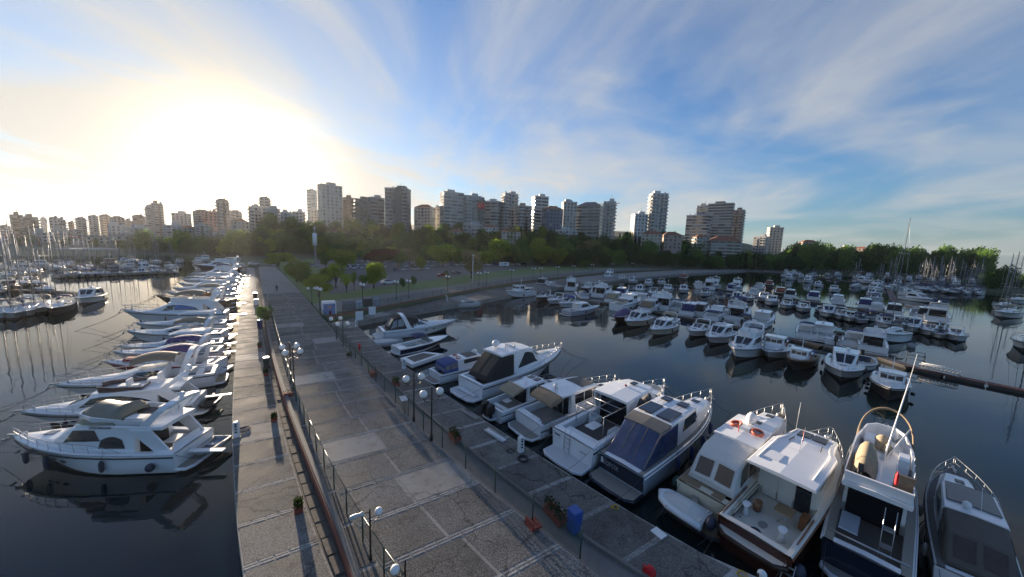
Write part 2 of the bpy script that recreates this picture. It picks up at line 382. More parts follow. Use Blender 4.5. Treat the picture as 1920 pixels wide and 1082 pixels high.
# fences: green posts with wire netting between
M_GREEN = mat('green_post_paint', (.012, .05, .038), .45)
def net_mat():
    m = bpy.data.materials.new('wire_netting'); m.use_nodes = True; nt = m.node_tree; b = nt.nodes['Principled BSDF']; b.inputs['Base Color'].default_value = (.015, .06, .05, 1); b.inputs['Roughness'].default_value = .5
    uv = nt.nodes.new('ShaderNodeUVMap'); sx = nt.nodes.new('ShaderNodeSeparateXYZ'); nt.links.new(uv.outputs[0], sx.inputs[0])
    def mm(op, a, b_=None):
        q = nt.nodes.new('ShaderNodeMath'); q.operation = op
        for i, v in enumerate((a, b_)):
            if v is None: continue
            if isinstance(v, (int, float)): q.inputs[i].default_value = v
            else: nt.links.new(v, q.inputs[i])
        return q.outputs[0]
    out = []
    for op in ('ADD', 'SUBTRACT'):
        d = mm('FRACT', mm('MULTIPLY', mm(op, sx.outputs[0], sx.outputs[1]), 14.)); out.append(mm('LESS_THAN', d, .16))
    nt.links.new(mm('MAXIMUM', *out), b.inputs['Alpha']); return m
M_NET = net_mat()
def fence(name, la, q0, q1, step, H, zb, label, rail=None, off=0., post=M_GREEN, net=True, r=.035):
    root = empty(name, la((q0 + q1) / 2, zb), 0, label, 'fence'); n = int((q1 - q0) / step); o0 = None; pm = MB().tube([(0, 0, 0), (0, 0, H)], r, 6).mesh('post', post)
    pts = []
    for i in range(n + 1):
        q = q0 + i * step; p = la(q); t = (la(q + .5) - la(q - .5)).normalized(); s_ = Vector((t.y, -t.x, 0)); pts.append(p + s_ * off)
    for p in pts:
        o = bpy.data.objects.new('post', pm); COL.objects.link(o); o.location = (p.x, p.y, zb); keep(o, root)
    for a, b in zip(pts, pts[1:]):
        if net:
            mb = MB().poly([(a.x, a.y, zb + .06), (b.x, b.y, zb + .06), (b.x, b.y, zb + H - .06), (a.x, a.y, zb + H - .06)])
            me = mb.mesh('netting', M_NET); u = me.uv_layers.new(name='UVMap'); L_ = (b - a).length
            for li, c in enumerate(((0, 0), (L_, 0), (L_, H), (0, H))): u.data[li].uv = c
            o = bpy.data.objects.new('netting', me); COL.objects.link(o); keep(o, root)
        for z in (rail or ()):
            keep(MB().tube([(a.x, a.y, zb + z), (b.x, b.y, zb + z)], .018, 5).build('rail', post), root)
    return root
fence('mesh_fence', L_FENL, 8.6, 84, 2.1, 1.35, ZR, 'green wire mesh fence on thin posts along the promenade side of the pier road', (1.3,), -.12)
fence('quay_fence', L_FENR, 9.5, 68, 2.62, 1.55, ZR, 'green wire mesh fence on taller posts along the boat quay side of the pier road', (), .10)
# ================================================================ land, quays along the shore
M_GRASS = mat('park_grass', (.12, .17, .045), .9, noise=(.25, .45), bump=.4, bscale=5)
M_ASPH = mat('car_park_asphalt', (.115, .11, .105), .8, noise=(.4, .22))
M_ROAD = mat('shore_road_paving', (.17, .165, .15), .8, noise=(.6, .18))
M_HILL = mat('hill_scrub', (.07, .085, .04), .95, noise=(.06, .5))
shore = [(-400, 487), (-200, 484), (0, 481), (150, 481), (300, 479), (420, 481), (452, 492), (470, 497), (486, 500), (514, 501), (545, 531), (577, 563), (600, 590), (615, 601),
         (710, 581), (800, 563), (900, 543), (1000, 527), (1140, 512), (1280, 505), (1400, 503), (1480, 506), (1600, 513), (1750, 521), (1850, 526)]
def smooth(t): t = max(0., min(1., t)); return t * t * (3 - 2 * t)
def hillfac(px):
    return float(np.interp(px, [-400, 0, 250, 400, 470, 520, 900, 1150, 1300, 1390, 1450, 1520, 1700, 1900], [.08, .10, .22, .42, .65, .85, 1.0, 1.0, .95, .8, .45, .25, .12, .05]))
def hillstart(px, sd):
    return max(sd + 12, float(np.interp(px, [-400, 420, 480, 560, 1000, 1200, 1400, 1700], [190, 200, 215, 236, 240, 258, 300, 380])))
cols = []
for (x0, y0), (x1, y1) in zip(shore, shore[1:]):
    n = max(1, int(abs(x1 - x0) / 30))
    for i in range(n): cols.append((x0 + (x1 - x0) * i / n, y0 + (y1 - y0) * i / n))
cols.append(shore[-1])
DL = [0, 4, 12, 24, 36, 50, 65, 80, 95, 110, 125, 140, 155, 170, 185, 200, 220, 240, 270, 300, 340, 400, 500, 700, 1200]
def ground_z(px, dist, sd):
    f = hillfac(px); st = hillstart(px, sd)
    return ZR - .05 + 27 * f * smooth((dist - st) / 105) + 20 * f * smooth((dist - st - 80) / 320)
def ground_at(px, dep):
    """ground point straight along a pixel column at a view depth, on the land"""
    r = ray(px, 470); d = Vector((r.x, r.y)); q = d * dep
    sy = np.interp(px, [c[0] for c in shore], [c[1] for c in shore]); s0 = P(px, float(sy), ZR)
    return Vector((q.x, q.y, ground_z(px, q.y, s0.y)))
rows = []
for px, py in cols:
    p = P(px, py, ZR); d = Vector((p.x, p.y)); sd = d.length; d.normalize(); r = [(p.x, p.y, -2.5)]
    for k in DL:
        q = d * (sd + k); r.append((q.x, q.y, ground_z(px, q.y, p.y)))
    rows.append(r)
mb = MB(); mb.sm = True; mb.grid(rows, True)
# close the headland's end
struct(mb.build('hillside_ground', M_HILL))
def sheet(name, pts, z, m, dens=1):
    w = [P(x, y, z) for x, y in pts]
    return struct(MB().poly([(p.x, p.y, z) for p in w][::-1]).build(name, m))
# the shore road, lawns and car park, each a sheet a little above the last
sheet('park_lawn', [(520, 497), (548, 530), (580, 563), (604, 588), (705, 577), (900, 541), (1000, 525), (1140, 510), (1280, 503), (1398, 500), (1400, 490), (1200, 486), (1000, 484), (800, 483), (640, 482), (540, 480)], ZR + .004, M_GRASS)
sheet('shore_road', [(586, 570), (604, 588), (705, 577), (900, 541), (1000, 525), (1140, 510), (1280, 503), (1398, 500), (1398, 497.5), (1280, 499), (1140, 504), (1000, 516), (900, 529), (700, 554), (620, 565)], ZR + .010, M_ROAD)
sheet('car_park', [(618, 552), (700, 540), (860, 518), (960, 505), (1030, 498), (1040, 491), (900, 487), (760, 485), (650, 484), (590, 487), (600, 510)], ZR + .008, M_ASPH)
sheet('path_border', [(880, 530), (1000, 514), (1140, 502.6), (1140, 501.6), (1000, 512), (880, 527)], ZR + .014, M_CONC)
# low quay in front of the shore wall
front = [(657, 604), (700, 596), (773, 583), (836, 573), (900, 563), (945, 555), (1000, 546), (1060, 537), (1140, 527), (1200, 520), (1280, 513), (1398, 507)]
back = [(612, 601), (672, 590), (735, 577), (800, 564), (860, 552), (905, 543), (960, 534), (1020, 525.5), (1140, 513.5), (1200, 509.5), (1280, 506), (1398, 503.5)]
fw = [P(x, y, ZQ) for x, y in front]; bw = [P(x, y, ZQ) for x, y in back]
mb = MB(); mb.grid([[(a.x, a.y, -1.4), a, b, (b.x, b.y, -1.4)] for a, b in zip(fw, bw)]); mb.poly([(fw[0].x, fw[0].y, -1.4), fw[0], bw[0], (bw[0].x, bw[0].y, -1.4)][::-1])
cq = struct(mb.build('shore_quay', M_JOINT))
for a, b, a2, b2 in zip(fw, bw, fw[1:], bw[1:]):
    n = max(1, int((a2 - a).length / 4.2))
    for i in range(n):
        f0, f1 = (i + .02) / n, (i + .98) / n
        q = [a.lerp(a2, f0), a.lerp(a2, f1), b.lerp(b2, f1), b.lerp(b2, f0)]; c = sum(q, Vector()) / 4
        q = [(p - c) * .985 for p in q]
        if c.length > 150: continue
        o = MB().prism([(p.x, p.y) for p in q], -.02, .02 + rng.random() * .012, .01).build('slab', M_SLAB2 if rng.random() < .85 else M_PATCH, cq); o.location = c
w = empty('shore_wall', bw[3], 0, 'low red brown wall below the shore road fence', 'wall')
rr = []
for p, q in zip(bw, bw[1:] + [bw[-1]]):
    d = Vector((p.x, p.y, 0)).normalized()
    a, b = p - d * .05, p + d * .28
    rr.append([(a.x, a.y, ZQ - .1), (a.x, a.y, ZR + .22), (b.x, b.y, ZR + .22), (b.x, b.y, ZQ - .1)])
keep(MB().grid(rr, False).build('wall_face', M_RED), w)
class PLine:
    def __init__(s, pts): s.p = [Vector((q.x, q.y, 0)) for q in pts]; s.d = [0]; [s.d.append(s.d[-1] + (b - a).length) for a, b in zip(s.p, s.p[1:])]
    def __call__(s, q, z=0.):
        q_ = max(0., min(q, s.d[-1])); i = max(0, min(len(s.p) - 2, int(np.searchsorted(s.d, q_)) - 1)); t = (q - s.d[i]) / (s.d[i + 1] - s.d[i])
        v = s.p[i].lerp(s.p[i + 1], t); return Vector((v.x, v.y, z))
LS = PLine(bw); M_DARKFENCE = mat('dark_fence_paint', (.02, .022, .022), .5)
fence('shore_fence', LS, 3, min(LS.d[-1] - 4, 330), 3.6, 1.55, ZR + .2, 'dark wire fence on posts above the wall of the shore road', (1.5,), .12, M_DARKFENCE, True)
# far-left hard standing and long shed roof belong to 60_city
# far right breakwater strip on the water
mb = MB(); a, b, c, d = P(1330, 507), P(1500, 512.5), P(1480, 509), P(1400, 504)
struct(MB().prism([(p.x, p.y) for p in (a, b, c, d)], -.6, .5).build('breakwater_slab', M_CONC))
# ================================================================ boat library (nominal length 12, x forward from the transom, z = 0 at the waterline)
GEL = mat('white_gelcoat', (.80, .80, .80), .22, coat=.5, noise=(.9, .05)); CREAM = mat('cream_gelcoat', (.62, .55, .42), .3, coat=.3, noise=(.9, .06)); OFFW = mat('ivory_gelcoat', (.68, .65, .58), .28, coat=.3, noise=(.9, .05))
NAVY = mat('navy_gelcoat', (.012, .018, .035), .15, coat=.5); BLACK = mat('black_rubber', (.012, .012, .013), .45); ANTI = mat('antifoul_black', (.02, .022, .026), .7); ANTIR = mat('antifoul_red', (.16, .02, .018), .7)
DARKHULL = mat('dark_wood_hull', (.035, .02, .014), .35, coat=.3, noise=(3, .3)); TEAK = mat('teak_deck', (.24, .16, .085), .6, noise=(9, .25)); GTEAK = mat('weathered_teak', (.26, .235, .20), .7, noise=(9, .2)); WOOD = mat('varnished_wood', (.20, .075, .025), .3, coat=.4, noise=(6, .3))
GLASS = mat('tinted_glass', (.012, .014, .017), .04, spec=.8); STEEL = mat('stainless_steel', (.45, .455, .46), .42, .85); NONSLIP = mat('nonslip_deck', (.60, .60, .59), .6, noise=(14, .06)); SOLE = mat('cockpit_sole', (.13, .115, .10), .7, noise=(8, .25))
CANV_BK = mat('black_canvas', (.022, .02, .02), .8, noise=(4, .3), bump=.5, bscale=5); CANV_BG = mat('beige_canvas', (.34, .27, .175), .85, noise=(4, .2), bump=.6, bscale=4); CANV_GR = mat('grey_canvas', (.13, .125, .118), .85, noise=(4, .2), bump=.6, bscale=4)
CANV_BL = mat('navy_canvas', (.022, .03, .095), .8, noise=(4, .25), bump=.5, bscale=4); CANV_BR = mat('blue_canvas', (.035, .07, .22), .8, noise=(4, .25), bump=.5, bscale=4); CANV_PU = mat('purple_canvas', (.075, .05, .14), .8, noise=(4, .25), bump=.6, bscale=4); CANV_OL = mat('olive_silver_cover', (.20, .19, .14), .45, noise=(3, .3), bump=.8, bscale=3)
CANV_TN = mat('tan_canvas', (.25, .185, .12), .85, noise=(4, .2), bump=.5, bscale=4); CANV_WH = mat('white_canvas', (.6, .585, .55), .8, noise=(4, .12), bump=.6, bscale=4); CANV_RD = mat('red_canvas', (.30, .02, .025), .8, noise=(4, .25))
VINYL = mat('clear_vinyl', (.20, .205, .22), .12, noise=(2.5, .5), spec=.7); VINYLB = mat('blue_vinyl', (.045, .06, .125), .10, noise=(1.4, .75), spec=.8); VINYLBR = mat('brown_vinyl', (.07, .045, .032), .12, noise=(2, .5), spec=.7)
ORANGE = mat('lifebuoy_orange', (.45, .09, .04), .5); REDF = mat('flag_red', (.55, .012, .02), .7); WHITEP = mat('white_plastic', (.75, .75, .74), .35); FENDB = mat('blue_fender', (.025, .05, .17), .5); FENDN = mat('navy_fender', (.025, .03, .055), .5); FENDW = mat('pale_fender', (.55, .55, .53), .5); SOLAR = mat('solar_panel', (.012, .014, .03), .12, spec=.7); GREYB = mat('grey_blue_gelcoat', (.33, .37, .42), .25, coat=.4); REDH = mat('red_gelcoat', (.24, .012, .018), .2, coat=.4); RUBB = mat('grey_hypalon', (.33, .33, .32), .6, noise=(3, .1)); ROPE = mat('mooring_rope', (.05, .05, .048), .9); YROPE = mat('yellow_hose', (.55, .36, .04), .6)
def sst(t): t = max(0., min(1., t)); return t * t * (3 - 2 * t)
class Boat:
    L = 12.
    def __init__(s, name, label, cat='boat', group=None, W=3.9, fb=1.15, fbow=1.75, rake=1.3, full=2.5, tr=.93):
        s.root = empty(name, (0, 0, 0), 0, label, cat, group); s.W, s.fb, s.fbow, s.rake, s.full, s.tr = W, fb, fbow, rake, full, tr
    def place(s, stern, bow, scz=None, aft=0.):
        d = bow - stern; L = math.hypot(d.x, d.y); k = L / (s.L + aft)
        s.root.location = (stern.x + d.x / L * aft * k, stern.y + d.y / L * aft * k, 0); s.root.rotation_euler = (0, 0, atan2(d.y, d.x)); s.root.scale = (k, k, (scz or 1) * k); return s
    def px(s, a, b, z=1.6, scz=None, aft=1.0): return s.place(P(*a, .35), P(*b, z), scz, aft)
    def bs(s, x):
        t = x / s.L; return s.W / 2 * (s.tr + (1 - s.tr) * min(1, t / .3)) * (1 if t < .38 else max(.012, 1 - ((t - .38) / .62) ** s.full))
    def sh(s, x): t = max(0, x / s.L); return s.fb + (s.fbow - s.fb) * t ** 1.7
    def part(s, mb, name, m, parent=None): return mb.build(name, m, parent or s.root)
    def hull(s, m=GEL, band=None, anti=ANTI, bandf=.55, rub=None, rubm=BLACK):
        T = [0, .05, .12, .2, .3, .4, .5, .58, .66, .73, .79, .85, .9, .94, .97, .99, 1.]; mb = MB(); mb.sm = True; rows = []
        for t in T:
            x = t * s.L; b = s.bs(x); h = s.sh(x); bc = b * (.94 - .52 * sst((t - .3) / .7)); zc = .08 + .30 * t ** 3 * s.fbow
            rk = s.rake * t ** 3
            def pt(f):          # f: 0 chine .. 1 sheer
                fl = f ** 1.35; return (x - rk * (1 - f) ** 1.2, bc + (b - bc) * fl, zc + (h - zc) * f)
            half = [(x - rk * 1.12, 0.001, -.55 * (1 - t ** 5) + .0), (x - rk * 1.03, bc * .97, min(zc - .02, .05))] + [pt(f) for f in (0, bandf, .88, 1.)]
            rows.append([(p[0], p[1], p[2]) for p in half[::-1]] + [(p[0], -p[1], p[2]) for p in half])
        n = len(rows[0])
        b0 = len(mb.v)
        for r in rows: mb.v += r
        for i in range(len(rows) - 1):
            for k in range(n - 1):
                kk = min(k, n - 2 - k)            # 0: 0.88-1, 1: band-.88, 2: chine-band, 3: chine-anti, 4: bottom
                mb.cur = 0 if kk <= 0 else (1 if kk == 1 else (0 if kk == 2 else 2))
                if kk == 3: mb.cur = 2
                mb.face((b0 + i * n + k, b0 + i * n + k + 1, b0 + (i + 1) * n + k + 1, b0 + (i + 1) * n + k))
        mb.sm = False; mb.cur = 0; mb.face([b0 + k for k in range(n)][::-1]); mb.v.append(rows[-1][0])
        h = s.part(mb, 'hull', [m, band or m, anti])
        if rub is not None:
            for sd in (1, -1): s.part(MB().tube([(t * s.L - s.rake * t ** 3 * (1 - rub) ** 1.2 * .6, sd * (s.bs(t * s.L) + .02), s.sh(t * s.L) * rub + .02) for t in T[:-1]], .045, 5), 'rub_rail', rubm, h)
        return h
    def deck(s, m=GEL, cock=None, sole=SOLE, fm=None, side=.32, x1=None):
        """cock = (x0, x1, floor height): a well sunk into the deck"""
        X = sorted(set([0., .3, .8, 1.5, 2.4, 3.2, 4, 5, 6, 7, 8, 8.8, 9.6, 10.3, 10.9, 11.4, 11.75, 11.93]))
        st = []
        for x in X: st.append((x, bool(cock) and cock[0] <= x <= cock[1]))
        if cock:
            st = [q for q in st if abs(q[0] - cock[0]) > .05 and abs(q[0] - cock[1]) > .05] + [(cock[0], False), (cock[0] + .002, True), (cock[1] - .002, True), (cock[1], False)]; st.sort()
        rows = []
        for x, c in st:
            b = max(.01, s.bs(x) - .02); h = s.sh(x) + .01; i = max(b * .35, b - side)
            half = [(x, b, h), (x, b - min(.08, b * .2), h + .06), (x, i, h + .05), (x, i, cock[2] if c else h + .05), (x, 0, cock[2] if c else h + .09)]
            rows.append(half + [(x, -p[1], p[2]) for p in half[-2::-1]])
        mb = MB(); n = len(rows[0]); b0 = 0
        for r in rows: mb.v += r
        for i in range(len(rows) - 1):
            for k in range(n - 1):
                c = st[i][1] and st[i + 1][1]; mid = 3 <= k <= 4
                mb.cur = 1 if (mid and c) else (2 if (k in (1, 2, 3, 4, 5, 6) and fm and st[i][0] > 6) else 0)
                if k in (1, 6) and fm: mb.cur = 2
                mb.face((i * n + k, i * n + k + 1, (i + 1) * n + k + 1, (i + 1) * n + k))
        return s.part(mb, 'deck', [m, sole, fm or m])
    # ---- lofted superstructure
    @staticmethod
    def sect(st, x):
        if x <= st[0][0]: a = b = st[0]; t = 0
        else:
            for a, b in zip(st, st[1:]):
                if x <= b[0]: break
            t = min(1, (x - a[0]) / max(1e-6, b[0] - a[0]))
        _, wb, zb, wt, zt = [p + (q - p) * t for p, q in zip(a, b)]
        r = min(.14, max(.01, (zt - zb) * .35), wt * .4); cr = .05 * min(1, wt)
        return [(0, wb, zb), (.8, wt + (wb - wt) * .12, zt - r * 1.1), (1, wt - r * .25, zt - r * .25), (1.2, wt - r * 1.1, zt), (2, 0., zt + cr)]
    def at(s, st, x, sv):
        K = s.sect(st, x)
        for a, b in zip(K, K[1:]):
            if sv <= b[0]: t = (sv - a[0]) / (b[0] - a[0]); return Vector((x, a[1] + (b[1] - a[1]) * t, a[2] + (b[2] - a[2]) * t))
        return Vector((x, K[-1][1], K[-1][2]))
    def house(s, st, name='cabin', m=GEL, parent=None, roofm=None):
        mb = MB(); mb.sm = False; rows = []; xs = []
        for a, b in zip(st, st[1:]):
            n = max(1, int((b[0] - a[0]) / .8)); xs += [a[0] + (b[0] - a[0]) * i / n for i in range(n)]
        xs.append(st[-1][0])
        for x in xs:
            K = s.sect(st, x); rows.append([(x, k[1], k[2]) for k in K] + [(x, -k[1], k[2]) for k in K[-2::-1]])
        n = len(rows[0])
        for r in rows: mb.v += r
        for i in range(len(rows) - 1):
            for k in range(n - 1):
                mb.cur = 1 if (roofm and k in (3, 4)) else 0
                mb.sm = k in (1, 2, 5, 6); mb.face((i * n + k, i * n + k + 1, (i + 1) * n + k + 1, (i + 1) * n + k))
        mb.sm = False; mb.cur = 0; mb.face([k for k in range(n)][::-1]); mb.face([(len(rows) - 1) * n + k for k in range(n)])
        o = s.part(mb, name, [m, roofm or m], parent); s.H = st; s.Ho = o; return o
    def pane(s, c, name='window', m=GLASS, sides=(1, -1), st=None, parent=None, off=.025, n=5, bow=0.):
        """c = four (x, s) corners: bottom aft, bottom front, top front, top aft, on the house's skin"""
        st = st or s.H
        for sd in sides:
            rows = []
            for i in range(n + 1):
                u = i / n; r = []
                for j in range(3):
                    v = j / 2; xa = c[0][0] + (c[1][0] - c[0][0]) * u; sa = c[0][1] + (c[1][1] - c[0][1]) * u
                    xb = c[3][0] + (c[2][0] - c[3][0]) * u; sb = c[3][1] + (c[2][1] - c[3][1]) * u + bow * sin(pi * u)
                    x, sv = xa + (xb - xa) * v, sa + (sb - sa) * v; p = s.at(st, x, sv)
                    du = s.at(st, x + .05, sv) - s.at(st, x - .05, sv); dv = s.at(st, x, min(2, sv + .03)) - s.at(st, x, max(0, sv - .03))
                    nn = dv.cross(du); nn = -nn if nn.y * 1 + nn.z < 0 else nn
                    if nn.length > 0: nn.normalize()
                    p = p + nn * off; r.append((p.x, p.y * sd, p.z))
                rows.append(r)
            s.part(MB().grid(rows, sd < 0), name, m, parent or s.Ho)
    def endpane(s, x, y0, y1, z0, z1, name='door', m=GLASS, tilt=0., parent=None):
        s.part(MB().poly([(x, y0, z0), (x, y1, z0), (x + tilt, y1, z1), (x + tilt, y0, z1)]), name, m, parent or s.Ho)
    def box(s, c, size, name, m, rz=0, top=.96, parent=None): return s.part(MB().box(c, size, rz, top), name, m, parent)
    def tub(s, pts, z0, z1, name='flybridge', m=GEL, th=.09, floor=True, fm=NONSLIP, parent=None, closed=True):
        """open-topped coaming round half outline pts [(x, y, extra height)], mirrored"""
        full = [(x, y, e) for x, y, e in pts] + [(x, -y, e) for x, y, e in reversed(pts)]
        rows = []; cx = sum(p[0] for p in full) / len(full)
        for x, y, e in full:
            l = math.hypot(x - cx, y) or 1; ix, iy = x - (x - cx) / l * th, y - y / l * th
            rows.append([(x * .99 + cx * .01, y * .96, z0), (x, y, z1 + e), (ix, iy, z1 + e), (ix, iy, z0 + .05)])
        if closed: rows.append(rows[0])
        mb = MB().grid(rows, True); o = s.part(mb, name, m, parent)
        if floor: s.part(MB().poly([(p[0], p[1], z0 + .06) for p in full][::-1]), 'floor', fm, o)
        return o
    def rail(s, x0=5., x1=11.8, h=.62, inset=.1, n=8, mid=True, pulpit=True, parent=None, m=STEEL):
        mb = MB(); top = []; 
        for sd in (1, -1):
            pts = []
            for i in range(n + 1):
                x = x0 + (x1 - x0) * i / n; y = sd * max(.05, s.bs(x) - inset); z = s.sh(x) + .05; hh = h * min(1, .25 + i * .45)
                pts.append((x + (.12 if i == n else 0), y, z + hh))
                if i % 1 == 0: mb.tube([(x, y, z), (x + .06, y, z + hh)], .016, 4)
            mb.tube(pts, .021, 5)
            if mid: mb.tube([(p[0], p[1], p[2] - h * .48) for p in pts[2:]], .012, 4)
            top.append(pts[-1])
        if pulpit: mb.tube([top[0], (x1 + .35, 0, top[0][2]), top[1]], .021, 5)
        return s.part(mb, 'bow_rail', m, parent)
    def platform(s, x0=-1.0, w=None, z=.30, m=TEAK, edge=GEL):
        w = w or s.W * .46; o = s.part(MB().prism([(x0 + .35, -w), (.06, -w), (.06, w), (x0 + .35, w), (x0 + .06, w * .72), (x0, 0), (x0 + .06, -w * .72)][::-1][::-1], z - .14, z, .04), 'swim_platform', edge)
        s.part(MB().poly([(x0 + .42, -w + .12, z + .008), (.05, -w + .12, z + .008), (.05, w - .12, z + .008), (x0 + .42, w - .12, z + .008), (x0 + .16, w * .68, z + .008), (x0 + .12, 0, z + .008), (x0 + .16, -w * .68, z + .008)]), 'platform_decking', m, o); return o
    def dome(s, x, y, z, r=.28, m=WHITEP, parent=None): return s.part(MB().lathe([(r * .55, -.12), (r * .6, 0), (r * .98, .06), (r, r * .55), (r * .8, r * 1.05), (r * .4, r * 1.3), (.01, r * 1.36)], (x, y, z), 14), 'radar_dome', m, parent)
    def hatch(s, x, y, z, lx=.55, ly=.5, m=GLASS, parent=None, tilt=0.): 
        o = s.part(MB().prism([(x - lx / 2, y - ly / 2), (x + lx / 2, y - ly / 2), (x + lx / 2, y + ly / 2), (x - lx / 2, y + ly / 2)], z - .04, z + .035, .02), 'hatch', m, parent); return o
    def lifebuoy(s, x, y, z, nrm=(0, 0, 1), R=.3): s.part(MB().torus((x, y, z), R, .075, 16, 6, nrm), 'lifebuoy', ORANGE)
    def fender(s, x, sd=-1, m=FENDB, r=.14, l=.62, z=None):
        y = sd * (s.bs(x) + r * .8 - .10 * 0); z = s.sh(x) * .55 if z is None else z
        o = s.part(MB().lathe([(.03, -l / 2 - .06), (r * .7, -l / 2), (r, -l / 2 + .12), (r, l / 2 - .12), (r * .7, l / 2), (.03, l / 2 + .08)], (x, y, z), 8), 'fender', m)
        s.part(MB().tube([(x, y, z + l / 2), (x, sd * (s.bs(x) - .05), s.sh(x) + .1)], .012, 4), 'fender_line', ROPE, o)
    def ballfender(s, x, sd, r=.28, m=FENDN, z=.5): s.part(MB().ball((x, sd * (s.bs(max(0, x)) + r * .8), z), r, 10, 7), 'ball_fender', m)
    def flag(s, x, y, z, h=.9, lean=-.25, m=REDF):
        o = s.part(MB().tube([(x, y, z), (x + lean, y, z + h)], .015, 5), 'flag_staff', STEEL); rows = []
        for i in range(5):
            u = i / 4; rows.append([(x + lean * (1 - .1 * u) - .03 - .1 * u * sin(j), y + .05 * sin(3 * u + j * 1.5) + .05 * u, z + h - .02 - .20 * j - .42 * u) for j in range(3)])
        s.part(MB().grid(rows), 'flag', m, o)
    def antenna(s, x, y, z, h=2., lean=-.4, r=.012): s.part(MB().tube([(x, y, z), (x + lean, y, z + h)], r, 4), 'antenna', WHITEP)
    def anchor(s):
        z = s.sh(11.9) + .05; mb = MB().box((11.9, 0, z), (.7, .16, .1)).tube([(12.15, 0, z), (12.45, 0, z - .25)], .03, 5).box((12.42, 0, z - .28), (.12, .34, .1)); s.part(mb, 'anchor', STEEL)
        s.part(MB().lathe([(.09, 0), (.11, .1), (.06, .14), (.1, .24)], (11.1, 0, s.sh(11.1) + .08), 10), 'windlass', STEEL)
    def bimini(s, x0, x1, w, z, m=CANV_BL, drop=.25, legz=1.3, name='bimini_top', frame=True):
        rows = []
        for i in range(7):
            u = i / 6; x = x0 + (x1 - x0) * u; zz = z - drop * .6 * (2 * u - 1) ** 2; rows.append([(x, w * sin(a), zz + drop * (cos(a) - 1)) for a in np.linspace(-1.45, 1.45, 9)])
        o = s.part(MB().grid(rows), name, m)
        if frame:
            for sd in (1, -1): s.part(MB().tube([(x0 + .05, sd * w * .98, z - drop), ((x0 + x1) / 2, sd * w, legz), (x1 - .05, sd * w * .98, z - drop)], .018, 4), 'canopy_frame', STEEL, o)
        return o
    def arch(s, x0, x1, w, z0, z1, wx=.45, m=GEL, th=.16, name='radar_arch'):
        """raked arch from (x0, z0) at the deck to (x1, z1) at the top"""
        path = [(x0, w, z0), (x0 + (x1 - x0) * .75, w * .97, z0 + (z1 - z0) * .75), (x1 * .98 + x0 * .02, w * .82, z1 * .98), (x1, w * .5, z1), (x1, 0, z1 + .03)]
        path = path + [(p[0], -p[1], p[2]) for p in path[-2::-1]]; rows = []
        for i, p in enumerate(path):
            k = wx * (1.25 if i in (0, len(path) - 1) else 1); ny, nz = (th, 0) if i in (0, 1) else ((-th, 0) if i in (len(path) - 1, len(path) - 2) else (0, th))
            rows.append([(p[0] - k / 2, p[1], p[2]), (p[0] + k / 2, p[1], p[2]), (p[0] + k / 2, p[1] - ny, p[2] - nz), (p[0] - k / 2, p[1] - ny, p[2] - nz), (p[0] - k / 2, p[1], p[2])])
        return s.part(MB().grid(rows), name, m)
    def seat(s, x, y, z, lx, ly, m=WHITEP, back=None, name='seat'):
        mb = MB().box((x, y, z), (lx, ly, .42), 0, .93)
        if back: mb.box((x + back[0], y + back[1], z + .38), (.16 if back[0] else lx, .16 if back[1] else ly, .5), 0, .9)
        return s.part(mb, name, m)
    def outboard(s, x, y, z, m=BLACK, k=1.):
        mb = MB(); mb.sm = False
        st = [(-.38, .16, .55), (-.30, .24, .75), (0, .27, .92), (.22, .24, .88), (.36, .15, .62)]
        rows = []
        for a, w, h in st: rows.append([(x + (a - .12) * k, y + w * .7 * k, z), (x + a * k, y + w * k, z + .25 * k), (x + a * k, y + w * .8 * k, z + h * k), (x + a * k, y - w * .8 * k, z + h * k), (x + a * k, y - w * k, z + .25 * k), (x + (a - .12) * k, y - w * .7 * k, z)])
        mb.grid(rows); mb.poly(rows[0]); mb.poly(rows[-1][::-1]); mb.box((x, y, z - .35 * k), (.26 * k, .16 * k, .8 * k), 0, 1.1)
        return s.part(mb, 'outboard_motor', m)
    def line(s, a, b, sag=.25, r=.014, m=ROPE):
        pts = [Vector(a).lerp(Vector(b), i / 6) - Vector((0, 0, sag * 4 * (i / 6) * (1 - i / 6))) for i in range(7)]; s.part(MB().tube(pts, r, 4), 'mooring_line', m)
    def lines(s, bowlen=7., z=None):
        for sd in (1, -1):
            s.line((.3, sd * s.bs(0) * .9, s.fb), (-2.6, sd * s.bs(0) * .7, .75), .2)
            s.line((11.7, sd * .2, s.fbow), (11.7 + bowlen, sd * bowlen * .25, -.25), .3)
    def gangway(s, y=0., L=2.4, z=.75, m=WHITEP):
        o = s.part(MB().box((-.2 - L / 2, y, z), (L, .38, .07)), 'gangway', m)
    def portholes(s, xs, f=.55, m=GLASS, r=.12, l=.26):
        for x in xs:
            for sd in (1, -1):
                b = s.bs(x); t = x / s.L; bc = b * (.94 - .52 * sst((t - .3) / .7)); y = bc + (b - bc) * f ** 1.35 + .02; zc = .08 + .3 * t ** 3 * s.fbow; z = zc + (s.sh(x) - zc) * f; xx = x - s.rake * t ** 3 * (1 - f) ** 1.2
                dy = (s.bs(x + .3) - s.bs(x - .3)) / .6
                s.part(MB().poly([(xx + l * cos(a), sd * (y + dy * l * cos(a) + .01), z + r * sin(a)) for a in np.linspace(0, 2 * pi, 9)[:-1]][::-sd]), 'porthole', m)
